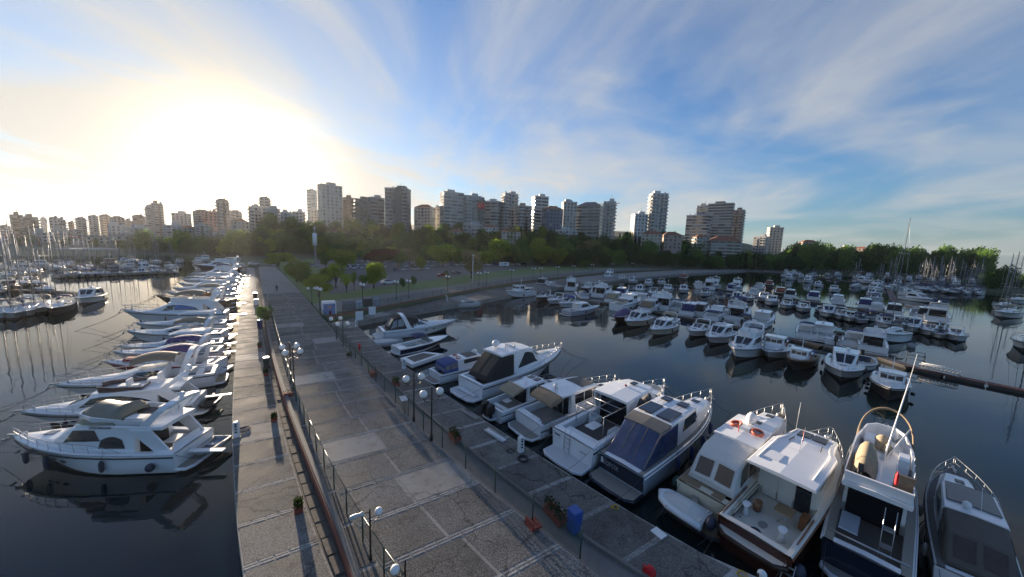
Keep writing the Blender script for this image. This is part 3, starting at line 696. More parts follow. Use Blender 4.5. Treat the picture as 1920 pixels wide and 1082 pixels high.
def text_part(txt, size, m, parent, loc, rot, name='lettering'):
    c = bpy.data.curves.new(name, 'FONT'); c.body = txt; c.size = size; c.align_x = 'CENTER'; c.align_y = 'CENTER'; c.extrude = .004; c.resolution_u = 2
    o = bpy.data.objects.new(name, c); COL.objects.link(o); dg = bpy.context.evaluated_depsgraph_get(); me = bpy.data.meshes.new_from_object(o.evaluated_get(dg)); bpy.data.objects.remove(o)
    me.materials.clear(); me.materials.append(m); o = bpy.data.objects.new(name, me); COL.objects.link(o); o.parent = parent; o.location = loc; o.rotation_euler = rot; return o
INK = mat('dark_lettering', (.02, .02, .03), .5); SILVER = mat('silver_lettering', (.55, .56, .58), .35, .6)
def tender(parent_boat, x, y, z, L=2.6, rz=pi / 2, tube=RUBB, m_in=GREYB, name='tender', cover=None, label='grey inflatable tender resting on the swim platform', motor=True, flip=False):
    """a small inflatable boat, a thing of its own, given in its carrier's coordinates"""
    c = empty(name, (0, 0, 0), 0, label, 'dinghy'); s_ = parent_boat.root.scale[0]
    b_ = Matrix.LocRotScale(parent_boat.root.location, parent_boat.root.rotation_euler, parent_boat.root.scale); c.location = b_ @ Vector((x, y, z)); c.rotation_euler = (0, 0, parent_boat.root.rotation_euler.z + rz); c.scale = (s_, s_, s_)
    inflatable(c, L, tube, m_in, cover, motor); return c
def inflatable(c, L, tube, m_in, cover=None, motor=True, W=None):
    W = W or L * .26; r = L * .075; pts = [(-L * .5, W, .3), (-L * .1, W, .3), (L * .2, W * .95, .31), (L * .38, W * .65, .36), (L * .48, 0, .42)]
    pts = pts + [(p[0], -p[1], p[2]) for p in pts[-2::-1]]
    MB().tube(pts, r, 8).build('side_tube', tube, c)
    MB().prism([(-L * .46, -W), (L * .2, -W * .9), (L * .4, 0), (L * .2, W * .9), (-L * .46, W)], .12, .22).build('floor', m_in, c)
    MB().box((-L * .44, 0, .36), (.06, W * 1.8, .34)).build('transom', m_in, c); MB().box((-L * .05, 0, .36), (.28, W * 1.8, .06)).build('thwart', m_in, c)
    if cover:
        rows = [[(x, yy * W * 1.25 * k, .34 + h * (1 - yy * yy)) for yy in np.linspace(-1, 1, 7)] for x, k, h in ((-L * .5, .95, .2), (-L * .2, 1, .42), (L * .15, .95, .38), (L * .4, .6, .2), (L * .52, .1, .1))]
        MB().grid(rows).build('cover', cover, c)
    if motor:
        mb = MB().box((-L * .53, 0, .62), (.26, .2, .34), 0, .8).box((-L * .53, 0, .25), (.12, .1, .6)); mb.build('outboard_motor', BLACK, c)
def faint_marks(b, x, y, z, n, h=.14, m=None):
    """a transom name too small to read: a row of short uneven strokes"""
    r = random.Random(n * 31 + int(y * 100)); mb = MB(); yy = y + n * h * .4
    for i in range(n): mb.box((x, yy, z + r.uniform(-.01, .01)), (.008, h * r.uniform(.35, .6), h * r.uniform(.7, 1.))); yy -= h * .8
    o = b.part(mb, 'name_marking', m or INK); o['kind'] = 'stuff'
# ================================================================ the boats along the two sides of the pier
RG = 'motor boats moored stern-to along the quay'; LG = 'motor yachts moored stern-to along the promenade'
def near(name, label, a, b, z, cat='motor boat', group=RG, scz=None, aft=1., beam=None, **k):
    bt = Boat(name, label, cat, group, **k); bt.px(a, b, z, scz or (1.15 if group == LG and k.get('rake') == 1.7 else (1.32 if group == LG else None)), aft)
    if beam: bt.root.scale.y = beam / bt.W
    return bt
def wings(b, x0, x1, z0, z1, w, m=GEL, wx=.8):
    """swept side wings carrying the flybridge aft"""
    for sd in (1, -1):
        o = [(x0, z0), (x0 + wx, z0), (x1 + wx * 1.4, z1), (x1, z1)]
        mb = MB(); A = [(p[0], sd * w, p[1]) for p in o]; B = [(p[0], sd * (w - .12), p[1]) for p in o]
        mb.poly(A if sd < 0 else A[::-1]); mb.poly(B if sd > 0 else B[::-1])
        for i in range(4): j = (i + 1) % 4; mb.poly([A[i], A[j], B[j], B[i]])
        b.part(mb, 'wing', m)
def rope_set(b, bow=6.): b.lines(bow)
# ---- L1: flybridge yacht with the name on its side
b = near('flybridge_yacht', 'white flybridge yacht with dark name lettering and silver olive helm cover beside the promenade', (394, 850), (24, 826), 1.45, 'yacht', LG, W=3.9, fb=1.25, fbow=1.75, rake=1.7, full=2.3)
b.hull(GEL, None, ANTI, .5, .86); b.deck(GEL, (.5, 2.9, .75), GTEAK, None, .42); b.platform(-1.0, 1.75, .34, GTEAK)
b.house([(2.7, 1.50, 1.2, 1.30, 2.75), (6.0, 1.50, 1.35, 1.22, 2.80), (6.9, 1.45, 1.45, 1.10, 2.72), (8.3, 1.22, 1.58, .98, 1.92), (9.6, .95, 1.62, .75, 1.86), (11.2, .35, 1.7, .25, 1.80)])
b.pane([(4.9, .42), (7.35, .35), (6.75, .80), (5.3, .80)]); b.pane([(3.3, .18), (5.0, .16), (4.85, .46), (3.5, .48)], bow=.12)
for y in (1.22, 1.62): b.pane([(6.98, y), (8.22, y), (8.22, y + .34), (6.98, y + .34)], 'windscreen')
b.endpane(2.68, -1.1, 1.1, .8, 2.4)
f = b.house([(.9, 1.42, 2.66, 1.45, 2.86), (4.5, 1.40, 2.72, 1.42, 2.98), (6.6, 1.15, 2.76, 1.1, 2.98), (7.0, .9, 2.7, .8, 2.8)], 'flybridge_deck', GEL)
b.tub([(6.75, .5, 0), (6.5, .95, -.02), (5.5, 1.28, -.1), (3.6, 1.36, -.25), (2.0, 1.4, -.3)], 2.94, 3.55, 'flybridge_coaming', GEL, fm=SOLE)
rows = [[(x, w * y, z + h * (1 - abs(y) ** 2.6)) for y in np.linspace(-1, 1, 9)] for x, w, z, h in ((6.95, .5, 2.95, .25), (6.6, 1.05, 3.0, .65), (6.0, 1.28, 2.98, .98), (5.3, 1.38, 2.97, .80), (4.6, 1.42, 3.02, .70), (4.05, 1.40, 3.05, .85), (3.9, 1.38, 2.95, .3))]
mb = MB(); mb.sm = True; b.part(mb.grid(rows), 'helm_cover', CANV_OL)
b.arch(2.3, .55, 1.42, 2.7, 4.25, .55); b.dome(.6, 0, 4.3, .2); b.seat(2.9, .8, 3.1, 1.2, .7); b.seat(2.4, -.9, 3.1, 1.0, .5)
wings(b, .35, 1.6, 1.25, 2.7, 1.5, GEL, 1.0)
b.rail(3.4, 11.7, .55, .12, 9); b.anchor(); b.hatch(9.4, 0, 1.92, .6, .5, VINYL); b.portholes([7.6, 8.5, 9.3], .42)
for x in (9.9, 8.0, 4.3): b.fender(x, 1, FENDN)
b.ballfender(1.3, 1, .26, FENDN, .62)
b.box((1.35, 0, 1.45), (.75, 1.1, .06), 'cockpit_table', WHITEP); b.part(MB().tube([(1.35, 0, .75), (1.35, 0, 1.43)], .05, 6), 'table_leg', STEEL); b.seat(.75, 0, 1.0, .5, 2.4, WHITEP, (-.25, 0)); b.gangway(.7, 2.3, .95)
text_part('SERDARHAN', .24, mat('purple_lettering', (.06, .02, .05), .5), b.root, (4.75, 1.452, 2.86), (pi / 2 - .05, 0, pi)); rope_set(b)
tender(b, -.75, -.5, .36, 2.3, pi / 2, RUBB, GREYB, label='grey inflatable tender on the swim platform of the lettered flybridge yacht', motor=False)
# ---- L2: long flybridge with a smoked coaming and dome on the wing
b = near('flybridge_yacht', 'white yacht with long dark saloon window, open flybridge and round dome on its arch', (400, 758), (36, 775), 1.5, 'yacht', LG, W=3.8, fb=1.2, fbow=1.7, rake=1.7, full=2.3)
b.hull(GEL, None, ANTI, .5, .86); b.deck(GEL, (.4, 2.9, .72), GTEAK, None, .42); b.platform(-1.0, 1.7, .34, NONSLIP)
b.house([(2.6, 1.45, 1.2, 1.28, 2.55), (6.4, 1.45, 1.35, 1.18, 2.62), (7.2, 1.38, 1.45, 1.05, 2.5), (8.9, 1.1, 1.58, .85, 1.85), (11.2, .35, 1.7, .25, 1.80)])
b.pane([(3.0, .40), (7.9, .35), (7.1, .82), (3.6, .55)], bow=.12)
for y in (1.22, 1.62): b.pane([(7.3, y), (8.75, y), (8.75, y + .34), (7.3, y + .34)], 'windscreen')
b.house([(.9, 1.4, 2.5, 1.42, 2.68), (4.5, 1.38, 2.55, 1.4, 2.78), (7.2, .95, 2.5, .85, 2.66)], 'flybridge_deck', GEL)
b.tub([(7.0, .4, .12), (6.7, .85, .1), (5.6, 1.2, .05), (3.6, 1.3, -.1)], 2.74, 3.08, 'wind_deflector', mat('smoked_acrylic', (.09, .06, .055), .1, spec=.7), fm=NONSLIP, closed=False)
b.seat(5.0, .6, 2.95, .8, .9, WHITEP, (-.3, 0)); b.seat(3.4, -.6, 2.95, 1.0, .8, WHITEP, (-.35, 0)); b.seat(4.2, .9, 2.95, .6, .5)
b.arch(2.4, .6, 1.38, 2.5, 3.75, .5); b.dome(.55, .5, 3.85, .34); wings(b, .3, 1.6, 1.2, 2.55, 1.46, GEL, .9)
b.rail(3.4, 11.7, .6, .12, 9); b.anchor(); b.fender(8.5, 1, FENDN); b.gangway(-.4, 2.2, 1.0); b.endpane(2.58, -1.1, 1.1, .8, 2.3); b.portholes([7.2, 8.6], .45); rope_set(b)
tender(b, -.8, .3, .36, 2.3, pi / 2, BLACK, BLACK, label='black inflatable tender on the swim platform of the domed flybridge yacht')
# ---- L3: grey-bimini express, mostly behind L2
b = near('express_cruiser', 'white cruiser with tan bimini behind the domed flybridge yacht', (428, 706), (102, 728), 1.5, 'motor boat', LG, W=3.7, fb=1.15, fbow=1.6, rake=1.6)
b.hull(GEL, None, ANTI, .5, .86); b.deck(GEL, (.4, 4.2, .7), GTEAK); b.platform(); b.house([(4.0, 1.35, 1.2, 1.2, 2.1), (6.0, 1.3, 1.35, 1.05, 2.1), (7.8, 1.1, 1.5, .8, 1.72), (11, .35, 1.62, .25, 1.70)])
b.pane([(4.3, .25), (7.0, .3), (6.2, .8), (4.5, .8)]); b.bimini(3.2, 6.6, 1.35, 3.25, CANV_TN, .5, 1.6); b.arch(2.8, 1.9, 1.5, 1.2, 3.3, .5); b.rail(5, 11.7, .6); b.anchor(); b.lifebuoy(2.2, -1.0, 2.6, (1, 0, 0)); b.seat(1.4, 0, .95, .6, 2.4); rope_set(b)
# ---- L4: red hull with red foredeck cover
b = near('express_cruiser', 'white sports cruiser with dark red hull bottom and red foredeck cover', (432, 690), (196, 681), 1.5, 'motor boat', LG, W=3.6, fb=1.15, fbow=1.55, rake=1.6)
b.hull(GEL, REDH, ANTIR, .35, .9, REDH); b.deck(GEL, (.4, 4.2, .7)); b.platform(-.9, None, .3, NONSLIP); b.house([(4.2, 1.3, 1.2, 1.15, 2.0), (6.0, 1.25, 1.35, 1.0, 1.95), (7.6, 1.0, 1.45, .75, 1.65), (11, .35, 1.55, .25, 1.62)])
b.house([(7.8, .95, 1.55, .7, 1.76), (9.9, .65, 1.6, .5, 1.8)], 'sunpad_cover', CANV_RD); b.bimini(2.6, 5.8, 1.3, 2.95, CANV_PU, .45, 1.5); b.arch(2.4, 1.7, 1.45, 1.15, 2.8, .45); b.rail(5.5, 11.7, .5); b.anchor(); b.flag(.2, .8, 1.2); b.seat(1.4, 0, .95, .6, 2.2); rope_set(b)
# ---- L5 .. L15 along the promenade
def lboat(label, a, b_, style, canv=None, hullm=GEL, z=1.5, W=3.7, **k):
    b = near('flybridge_yacht' if style == 'fly' else ('express_cruiser' if style != 'wood' else 'wooden_boat'), label, a, b_, z, 'motor boat', LG, W=W, rake=1.6, **k)
    b.hull(hullm, None, ANTI, .5, .88); b.deck(GEL if style != 'wood' else TEAK, (.4, 3.6, .7)); b.platform()
    if style == 'fly':
        b.house([(2.8, 1.4, 1.2, 1.25, 2.45), (6.2, 1.4, 1.35, 1.15, 2.5), (7.0, 1.3, 1.4, 1.0, 2.4), (8.8, 1.0, 1.55, .8, 1.8), (11.2, .35, 1.62, .25, 1.75)]); b.pane([(3.2, .35), (7.6, .35), (6.9, .82), (3.8, .6)], bow=.1)
        b.house([(1.0, 1.32, 2.45, 1.35, 2.62), (6.9, .9, 2.45, .8, 2.6)], 'flybridge_deck'); b.tub([(6.7, .5, 0), (5.6, 1.1, 0), (3.0, 1.25, -.15), (1.6, 1.28, -.2)], 2.6, 3.15, 'flybridge_coaming'); b.arch(2.2, .8, 1.3, 2.5, 3.8, .5); b.seat(4.2, .5, 2.85, .9, .8, WHITEP, (-.3, 0)); wings(b, .4, 1.6, 1.2, 2.5, 1.42)
        b.dome(.9, 0, 3.85, .22)
    else:
        b.house([(4.0, 1.35, 1.2, 1.2, 2.1), (6.0, 1.3, 1.3, 1.05, 2.05), (7.8, 1.05, 1.45, .8, 1.68), (11, .35, 1.55, .25, 1.65)], 'cabin', GEL if style != 'wood' else WOOD); b.pane([(4.3, .25), (7.2, .3), (6.3, .8), (4.5, .8)])
        b.arch(2.6, 1.6, 1.45, 1.15, 2.95, .5)
        if style == 'hard': b.house([(1.9, 1.25, 2.72, 1.25, 2.86), (5.2, 1.2, 2.8, 1.15, 2.92), (6.4, .95, 2.55, .9, 2.62)], 'hardtop')
    if canv: b.bimini(2.2 if style != 'fly' else 2.6, 6., 1.3, 3.05 if style != 'fly' else 4.0, canv, .45, 1.5 if style != 'fly' else 3.0)
    b.rail(5, 11.7, .55); b.anchor(); b.seat(1.4, 0, .95, .6, 2.2); b.gangway(.4); b.fender(7, 1, FENDN); rope_set(b); return b
lboat('white cruiser with long purple canopy beside the red hulled cruiser', (430, 664), (212, 664), 'exp', CANV_PU)
b = lboat('white hardtop cruiser with dark side glass and a curved sheer', (433, 648), (222, 653), 'hard', None)
lboat('open white sports boat with tan cover roll', (437, 632), (238, 627), 'exp', CANV_TN)
b = lboat('slim white sports yacht with light blue side window', (437, 612), (254, 611), 'hard', None)
b = lboat('large white yacht with blue saloon window and tall raked arch', (442, 596), (232, 595), 'fly', CANV_TN, fbow=1.9)
b.pane([(3.6, .45), (6.2, .45), (5.9, .78), (4.0, .6)], 'blue_window', mat('blue_tint_glass', (.05, .13, .42), .08), off=.045, st=[(2.8, 1.4, 1.2, 1.25, 2.45), (6.2, 1.4, 1.35, 1.15, 2.5), (7.0, 1.3, 1.4, 1.0, 2.4)], parent=b.root)
lboat('dark wooden hulled boat half hidden between white yachts', (446, 574), (294, 563), 'wood', None, DARKHULL)
lboat('white cruiser with beige rolled bimini', (448, 560), (312, 553), 'exp', CANV_BG)
lboat('white flybridge cruiser with bare arch moored past the beige bimini', (450, 549), (324, 545), 'fly')
lboat('white hardtop cruiser with grey canopy roll', (452, 541), (334, 536), 'hard', CANV_GR)
lboat('white flybridge cruiser near the pier root', (454, 533), (342, 529), 'fly')
lboat('low white express cruiser near the pier root', (456, 526), (352, 523), 'exp')
lboat('white flybridge cruiser with navy bimini near the pier root', (458, 520), (362, 517), 'fly', CANV_BL)
lboat('navy hulled motor yacht with white cabin and square windows', (460, 507), (364, 502), 'fly', None, NAVY)
lboat('white cruiser moored innermost beside the pier root', (462, 500), (392, 494), 'hard')
# ---- R1: express with black camper canvas
b = near('express_cruiser', 'white express cruiser with black canvas enclosure and red flag on its arch', (700, 630), (856, 600), 1.7, W=3.9, fb=1.25, fbow=1.75, rake=1.7)
b.hull(GEL, None, ANTI, .5, .8, GREYB); b.deck(GEL, (.4, 4.0, .75)); b.platform(-1., 1.7, .32, NONSLIP)
b.house([(4.6, 1.4, 1.25, 1.2, 2.2), (5.6, 1.35, 1.35, 1.0, 2.3), (7.2, 1.1, 1.5, .85, 1.8), (11.2, .35, 1.7, .25, 1.76)]); b.pane([(4.7, .3), (6.8, .35), (5.8, .85), (4.7, .85)], 'windscreen', mat('greenish_glass', (.06, .085, .08), .05, spec=.8)); b.pane([(5.75, 1.25), (7.1, 1.25), (7.1, 1.95), (5.75, 1.95)], 'windscreen', MATS['greenish_glass'])
b.house([(.9, 1.5, 1.2, 1.3, 1.5), (1.7, 1.55, 1.2, 1.15, 2.9), (3.2, 1.55, 1.25, 1.15, 3.2), (5.3, 1.4, 2.2, 1.0, 2.75)], 'canvas_enclosure', CANV_BK)
for q in ([(1.15, .25), (2.0, .25), (2.1, .72), (1.55, .72)], [(2.15, .25), (3.1, .25), (3.1, .72), (2.25, .72)]): b.pane(q, 'vinyl_window', VINYL)
b.pane([(1.0, 1.25), (1.62, 1.25), (1.62, 1.95), (1.0, 1.95)], 'vinyl_window', VINYL); b.arch(3.9, 2.9, 1.62, 1.25, 3.4, .55); b.flag(2.9, 0, 3.4, 1.0); b.rail(6, 11.8, .55); b.anchor(); b.portholes([6.4, 7.8], .6); rope_set(b, 4)
# ---- R2: bowrider
b = near('bowrider', 'small open speedboat with dark navy hull side and folded blue bimini', (738, 660), (840, 632), .9, 'speedboat', W=4.1, fb=1.3, fbow=1.7, rake=2.0, aft=.4)
b.hull(GEL, NAVY, ANTI, .2, .98, GEL); b.deck(GEL, (1.6, 6.6, .55), mat('tan_upholstery', (.34, .30, .24), .7, noise=(3, .3)), None, .45); b.platform(-.6, 1.6, .4, NONSLIP)
b.house([(6.4, 1.6, 1.5, 1.45, 1.6), (6.5, 1.6, 1.5, 1.35, 2.3), (7.6, 1.2, 1.6, .9, 1.7)], 'windscreen', mat('clear_screen', (.18, .2, .21), .06, spec=.7)); b.bimini(3.4, 6.2, 1.5, 3.3, CANV_BL, .4, 1.5); b.seat(2.2, 0, .85, .8, 2.8, mat('tan_upholstery', (.34, .30, .24))); b.seat(5.2, .8, .85, .8, .7, WHITEP, (-.3, 0)); b.seat(5.2, -.8, .85, .8, .7, WHITEP, (-.3, 0)); b.flag(.4, .6, 1.4); rope_set(b, 3)
# ---- grey skiff and square raft between them
c = empty('skiff', P(722, 646), radians(25), 'low grey skiff lying between the black canvas cruiser and the navy speedboat', 'dinghy'); inflatable(c, 4.6, RUBB, GREYB, CANV_WH, False)
q = [P(773, 688, .3), P(830, 668, .3), P(795, 664, .3), P(752, 676, .3)]
c = empty('float', q[0], 0, 'white square mooring float with a dark open well beside the quay', 'float'); ce = sum(q, Vector()) / 4
o = MB().prism([((p - ce).x * 1.05, (p - ce).y * 1.05) for p in q], -.1, .32, .03).build('float_rim', WHITEP, c); o.location = ce - q[0]
o = MB().prism([((p - ce).x * .72, (p - ce).y * .72) for p in q], .3, .335).build('dark_well', BLACK, c); o.location = ce - q[0]
# ---- R3: cabin boat with blue canvas
b = near('cabin_boat', 'white cabin boat with royal blue framed canvas and two orange lifebuoys on its roof', (802, 712), (925, 668), 1.3, W=4.4, fb=1.5, fbow=2.0, rake=1.0, aft=1.2)
b.hull(GEL, None, ANTI, .5, .9); b.deck(GEL, (.4, 3.6, .8)); b.platform(-1.3, 1.9, .45, GTEAK)
b.house([(3.4, 1.75, 1.6, 1.6, 3.3), (8.2, 1.6, 1.8, 1.4, 3.35), (9.2, 1.4, 1.9, 1.1, 2.2), (11, .5, 2.0, .35, 2.1)]); b.pane([(4.6, .45), (7.9, .45), (7.9, .8), (4.6, .8)]); b.house([(5.4, 1.2, 3.35, 1.2, 3.43), (7.6, 1.1, 3.35, 1.1, 3.43)], 'roof_mat', CANV_GR)
b.house([(1.0, 1.8, 1.6, 1.55, 2.9), (2.0, 1.8, 1.6, 1.6, 3.1), (3.5, 1.75, 1.6, 1.6, 3.25)], 'canvas_enclosure', CANV_BR); st = b.H
for q in ([(1.1, .28), (1.9, .28), (1.9, .8), (1.15, .8)], [(2.1, .28), (3.3, .28), (3.3, .8), (2.1, .8)]): b.pane(q, 'vinyl_window', VINYL)
for y in (-1.35, -.3, .75): b.endpane(.985, y, y + .75, 1.9, 2.75, 'vinyl_window', VINYL, .03)
b.lifebuoy(4.2, .7, 3.45, (0, .2, 1), .38); b.lifebuoy(4.0, -.7, 3.45, (0, -.2, 1), .38); b.dome(8.0, .3, 3.45, .4); b.flag(3.7, -1.4, 3.3, .8); b.rail(7.5, 11.7, .6); rope_set(b, 3)
# ---- R4: large express with dark aft canvas
b = near('express_cruiser', 'large white hardtop express cruiser with brown black aft curtain and white dome', (858, 742), (1053, 657), 1.8, beam=4.3, W=3.9, fb=1.2, fbow=1.8, rake=1.9, aft=1.2)
b.hull(GEL, None, NAVY, .28, .84); b.deck(GEL, (.3, 4.0, .75), GTEAK); b.platform(-1.2, 1.75, .30, NONSLIP); b.box((-.35, 0, .42), (.35, 2.4, .08), 'step', GEL)
b.house([(4.2, 1.45, 1.3, 1.3, 1.9), (7.0, 1.25, 1.5, 1.0, 2.1), (8.4, 1.0, 1.65, .75, 1.85), (11.3, .35, 1.78, .25, 1.82)], 'cabin')
for y in (-.5, .5): b.house([(7.9, .42, 1.85, .40, 1.98), (9.6, .36, 1.86, .34, 1.96)], 'sunpad', OFFW) if y < 0 else None
top = [(2.3, 1.35, 3.05, 1.35, 3.2), (4.5, 1.38, 3.15, 1.36, 3.32), (6.0, 1.3, 3.0, 1.22, 3.2), (7.4, 1.1, 2.15, .95, 2.3)]
b.house([(2.1, 1.45, 1.25, 1.36, 1.35), (3.6, 1.46, 1.3, 1.36, 3.1), (5.6, 1.42, 1.4, 1.26, 3.15), (6.3, 1.36, 1.5, 1.15, 2.9), (7.6, 1.15, 1.6, .9, 1.9)], 'side_frame'); b.pane([(4.2, .18), (7.0, .2), (6.25, .72), (5.1, .78)]); b.pane([(6.35, 1.25), (7.5, 1.25), (7.5, 1.95), (6.35, 1.95)], 'windscreen')
b.house(top, 'hardtop'); b.house([(.8, 1.42, 1.2, 1.32, 1.45), (1.4, 1.45, 1.2, 1.32, 2.1), (2.5, 1.48, 1.2, 1.36, 3.06), (3.7, 1.48, 1.3, 1.37, 3.08)], 'aft_curtain', CANV_BK)
b.pane([(.95, 1.3), (2.35, 1.25), (2.35, 1.9), (.95, 1.9)], 'curtain_panel', mat('brown_mesh_canvas', (.085, .062, .04), .7, noise=(7, .5), bump=.6, bscale=6)); b.dome(3.3, .75, 3.45, .36); b.box((4.4, .1, 3.42), (.3, .9, .2), 'radar_scanner', WHITEP); b.dome(4.4, -.6, 3.4, .14)
b.flag(3.2, -1.1, 3.3, .9); b.rail(6.8, 11.8, .6); b.anchor(); b.fender(7.5, -1, FENDN, .1, .5); b.seat(.75, .9, 1.0, .4, .9); rope_set(b, 5)
# ---- R5: outboard pilothouse
b = near('pilothouse_boat', 'white pilothouse boat with two black outboards and cream aft awning', (910, 782), (1054, 707), 1.6, beam=2.9, W=4.2, fb=1.35, fbow=2.0, rake=1.5, aft=.9)
b.hull(GEL, None, ANTI, .45, .7); b.deck(GEL, (.3, 4.4, .7), GTEAK); b.platform(-.9, 1.0, .42, NONSLIP)
b.house([(4.3, 1.5, 1.4, 1.45, 3.0), (7.2, 1.45, 1.6, 1.3, 3.05), (8.6, 1.2, 1.8, .95, 2.1), (11.2, .4, 1.95, .3, 2.05)]); b.pane([(4.6, .38), (5.8, .36), (5.8, .85), (4.6, .85)]); b.pane([(5.95, .36), (7.9, .36), (7.25, .85), (5.95, .85)]); b.pane([(7.25, 1.25), (8.5, 1.25), (8.5, 1.95), (7.25, 1.95)], 'windscreen'); b.endpane(4.28, -1.2, 1.2, .8, 2.8)
b.house([(3.6, 1.5, 3.02, 1.5, 3.16), (7.2, 1.4, 3.06, 1.35, 3.2), (7.9, 1.1, 2.85, 1.0, 2.95)], 'roof'); b.house([(1.9, 1.5, 2.55, 1.45, 2.65), (2.7, 1.52, 2.7, 1.45, 3.0), (3.8, 1.5, 2.95, 1.45, 3.17)], 'awning', CANV_BG)
for y in (-.55, .55): b.hatch(6.6, y, 3.26, .9, .75, mat('brown_glass', (.05, .028, .022), .08))
b.part(MB().box((4.6, 1.1, 3.22), (1.9, .28, .04)), 'roof_grille', GLASS); b.flag(4.4, -1.2, 3.2, .8); b.rail(7.2, 11.8, .75, n=6); b.anchor(); b.hatch(9.4, 0, 2.15, .6, .6)
for y in (-.55, .55): b.outboard(-.55, y, .85, BLACK, 1.35)
b.box((2.4, .2, 1.4), (.9, .9, .06), 'cockpit_table', WHITEP); b.seat(1.2, 0, .95, .6, 2.4); rope_set(b, 4)
# ---- R6: hardtop with beige valance
b = near('hardtop_cruiser', 'white hardtop cruiser with tan awning valance, dark sunroof and small red flag', (968, 810), (1154, 716), 1.8, beam=3.5, W=4.1, fb=1.3, fbow=1.95, rake=1.5, aft=1.2)
b.hull(GEL, None, mat('grey_boot', (.10, .095, .085), .5), .3, .6); b.deck(GEL, (.5, 3.9, .75), GTEAK); b.platform(-1.2, 1.85, .36, GTEAK)
st = [(3.8, 1.6, 1.3, 1.5, 2.95), (7.2, 1.5, 1.5, 1.32, 3.0), (8.7, 1.2, 1.75, .95, 2.05), (11.2, .4, 1.92, .3, 2.0)]; b.house(st)
for x0, x1 in ((4.3, 5.5), (5.6, 6.7)): b.pane([(x0, .36), (x1, .36), (x1, .84), (x0, .84)])
b.pane([(6.8, .36), (8.1, .4), (7.25, .84), (6.8, .84)]); b.pane([(7.3, 1.25), (8.6, 1.25), (8.6, 1.95), (7.3, 1.95)], 'windscreen')
for y in (-1.2, -.4, .4): b.endpane(3.78, y, y + .7, .8, 2.7)
b.house([(2.6, 1.62, 2.98, 1.6, 3.12), (5.8, 1.58, 3.04, 1.55, 3.2), (7.3, 1.4, 3.0, 1.32, 3.12), (7.8, 1.15, 2.8, 1.05, 2.9)], 'roof'); b.house([(5.5, 1.2, 3.18, 1.18, 3.26), (7.2, 1.1, 3.1, 1.05, 3.2)], 'sunroof', CANV_GR)
b.house([(1.3, 1.55, 2.45, 1.5, 2.62), (1.9, 1.6, 2.5, 1.52, 2.95), (2.8, 1.62, 2.85, 1.58, 3.10)], 'awning', CANV_TN); b.dome(3.4, .2, 3.25, .26); b.flag(2.8, -.7, 3.15, .8)
b.box((.42, .2, 1.1), (.3, 2.6, .75), 'transom_seat', GEL); faint_marks(b, .262, .2, 1.0, 6); b.part(MB().box((1.6, -1.72, 1.4), (2.6, .3, .12)), 'side_cushion', CANV_GR)
b.rail(6.4, 11.8, .8, n=7); b.anchor(); b.hatch(9.6, 0, 2.12, .55, .5); b.fender(1.0, -1, FENDN, .12, .5); rope_set(b, 4)
# ---- R7: white fly-less with open frame in the cockpit
b = near('hardtop_cruiser', 'white motor yacht with bare steel awning frame over its open aft deck', (1046, 868), (1245, 728), 1.9, beam=3.75, W=3.9, fb=1.5, fbow=1.95, rake=1.2, aft=1.2, tr=.97)
b.hull(GEL, None, ANTI, .45, .80); b.deck(GEL, (.5, 4.6, .95), SOLE, None, .4); b.platform(-1.25, 1.8, .34, NONSLIP)
st = [(4.6, 1.6, 1.5, 1.45, 3.05), (7.4, 1.5, 1.6, 1.3, 3.1), (8.6, 1.3, 1.75, 1.05, 2.15), (10.0, .95, 1.9, .75, 2.1)]; b.house(st); b.pane([(4.9, .38), (7.9, .36), (7.2, .8), (5.6, .82)], bow=.06); b.endpane(4.58, -1.35, 1.35, 1.0, 2.85); b.pane([(7.5, 1.25), (8.5, 1.25), (8.5, 1.95), (7.5, 1.95)], 'windscreen')
b.house([(3.9, 1.56, 3.05, 1.56, 3.2), (6.2, 1.54, 3.12, 1.5, 3.3), (7.9, 1.3, 3.0, 1.2, 3.15), (8.2, 1.0, 2.85, .9, 2.95)], 'roof'); wings(b, 4.2, 3.9, 1.5, 3.1, 1.58, GEL, .7); b.hatch(7.0, 0, 3.36, .55, .45); b.antenna(5.6, .5, 3.3, .6, 0); b.antenna(5.9, -.2, 3.3, .4, 0); b.dome(6.0, .1, 3.34, .1, REDH)
mb = MB()
for y in (-1.25, 0, 1.25): mb.tube([(1.6, y, 2.75), (4.3, y, 2.75)], .03, 5)
for x in (1.6, 2.6, 3.6): mb.tube([(x, -1.25, 2.75), (x, 1.25, 2.75)], .03, 5)
for y in (-1.25, 1.25): mb.tube([(1.7, y, 1.5), (1.7, y, 2.75)], .03, 5)
b.part(mb, 'awning_frame', STEEL); b.tub([(10.9, .35, 0), (10.0, .95, 0), (9.0, 1.2, 0)], 1.95, 2.2, 'foredeck_well', OFFW, floor=True, fm=OFFW)
b.box((2.2, .0, 1.6), (1.0, .8, .06), 'cockpit_table', WHITEP); b.seat(.9, 0, 1.2, .6, 2.8, WHITEP); b.seat(3.6, 1.0, 1.2, .9, .6, WHITEP, (0, .2)); b.seat(3.2, -1.1, 1.2, 1.0, .5, WHITEP)
mb = MB()
for y in (.15, .65): mb.tube([(-.1, y, .4), (.02, y, 1.9)], .02, 5)
for z in (.7, 1.0, 1.3): mb.tube([(-.06, .15, z), (-.06, .65, z)], .018, 5)
b.part(mb, 'boarding_ladder', STEEL); b.rail(3.5, 11.8, .6, n=9); b.rail(.3, 3.4, .45, .1, 3, False, False); b.anchor(); b.fender(1.8, -1, FENDW, .13, .5, 1.0); faint_marks(b, -.012, -1.1, .95, 7, .11, GREYB); faint_marks(b, -.012, 1.3, 1.2, 5, .14); rope_set(b, 4)
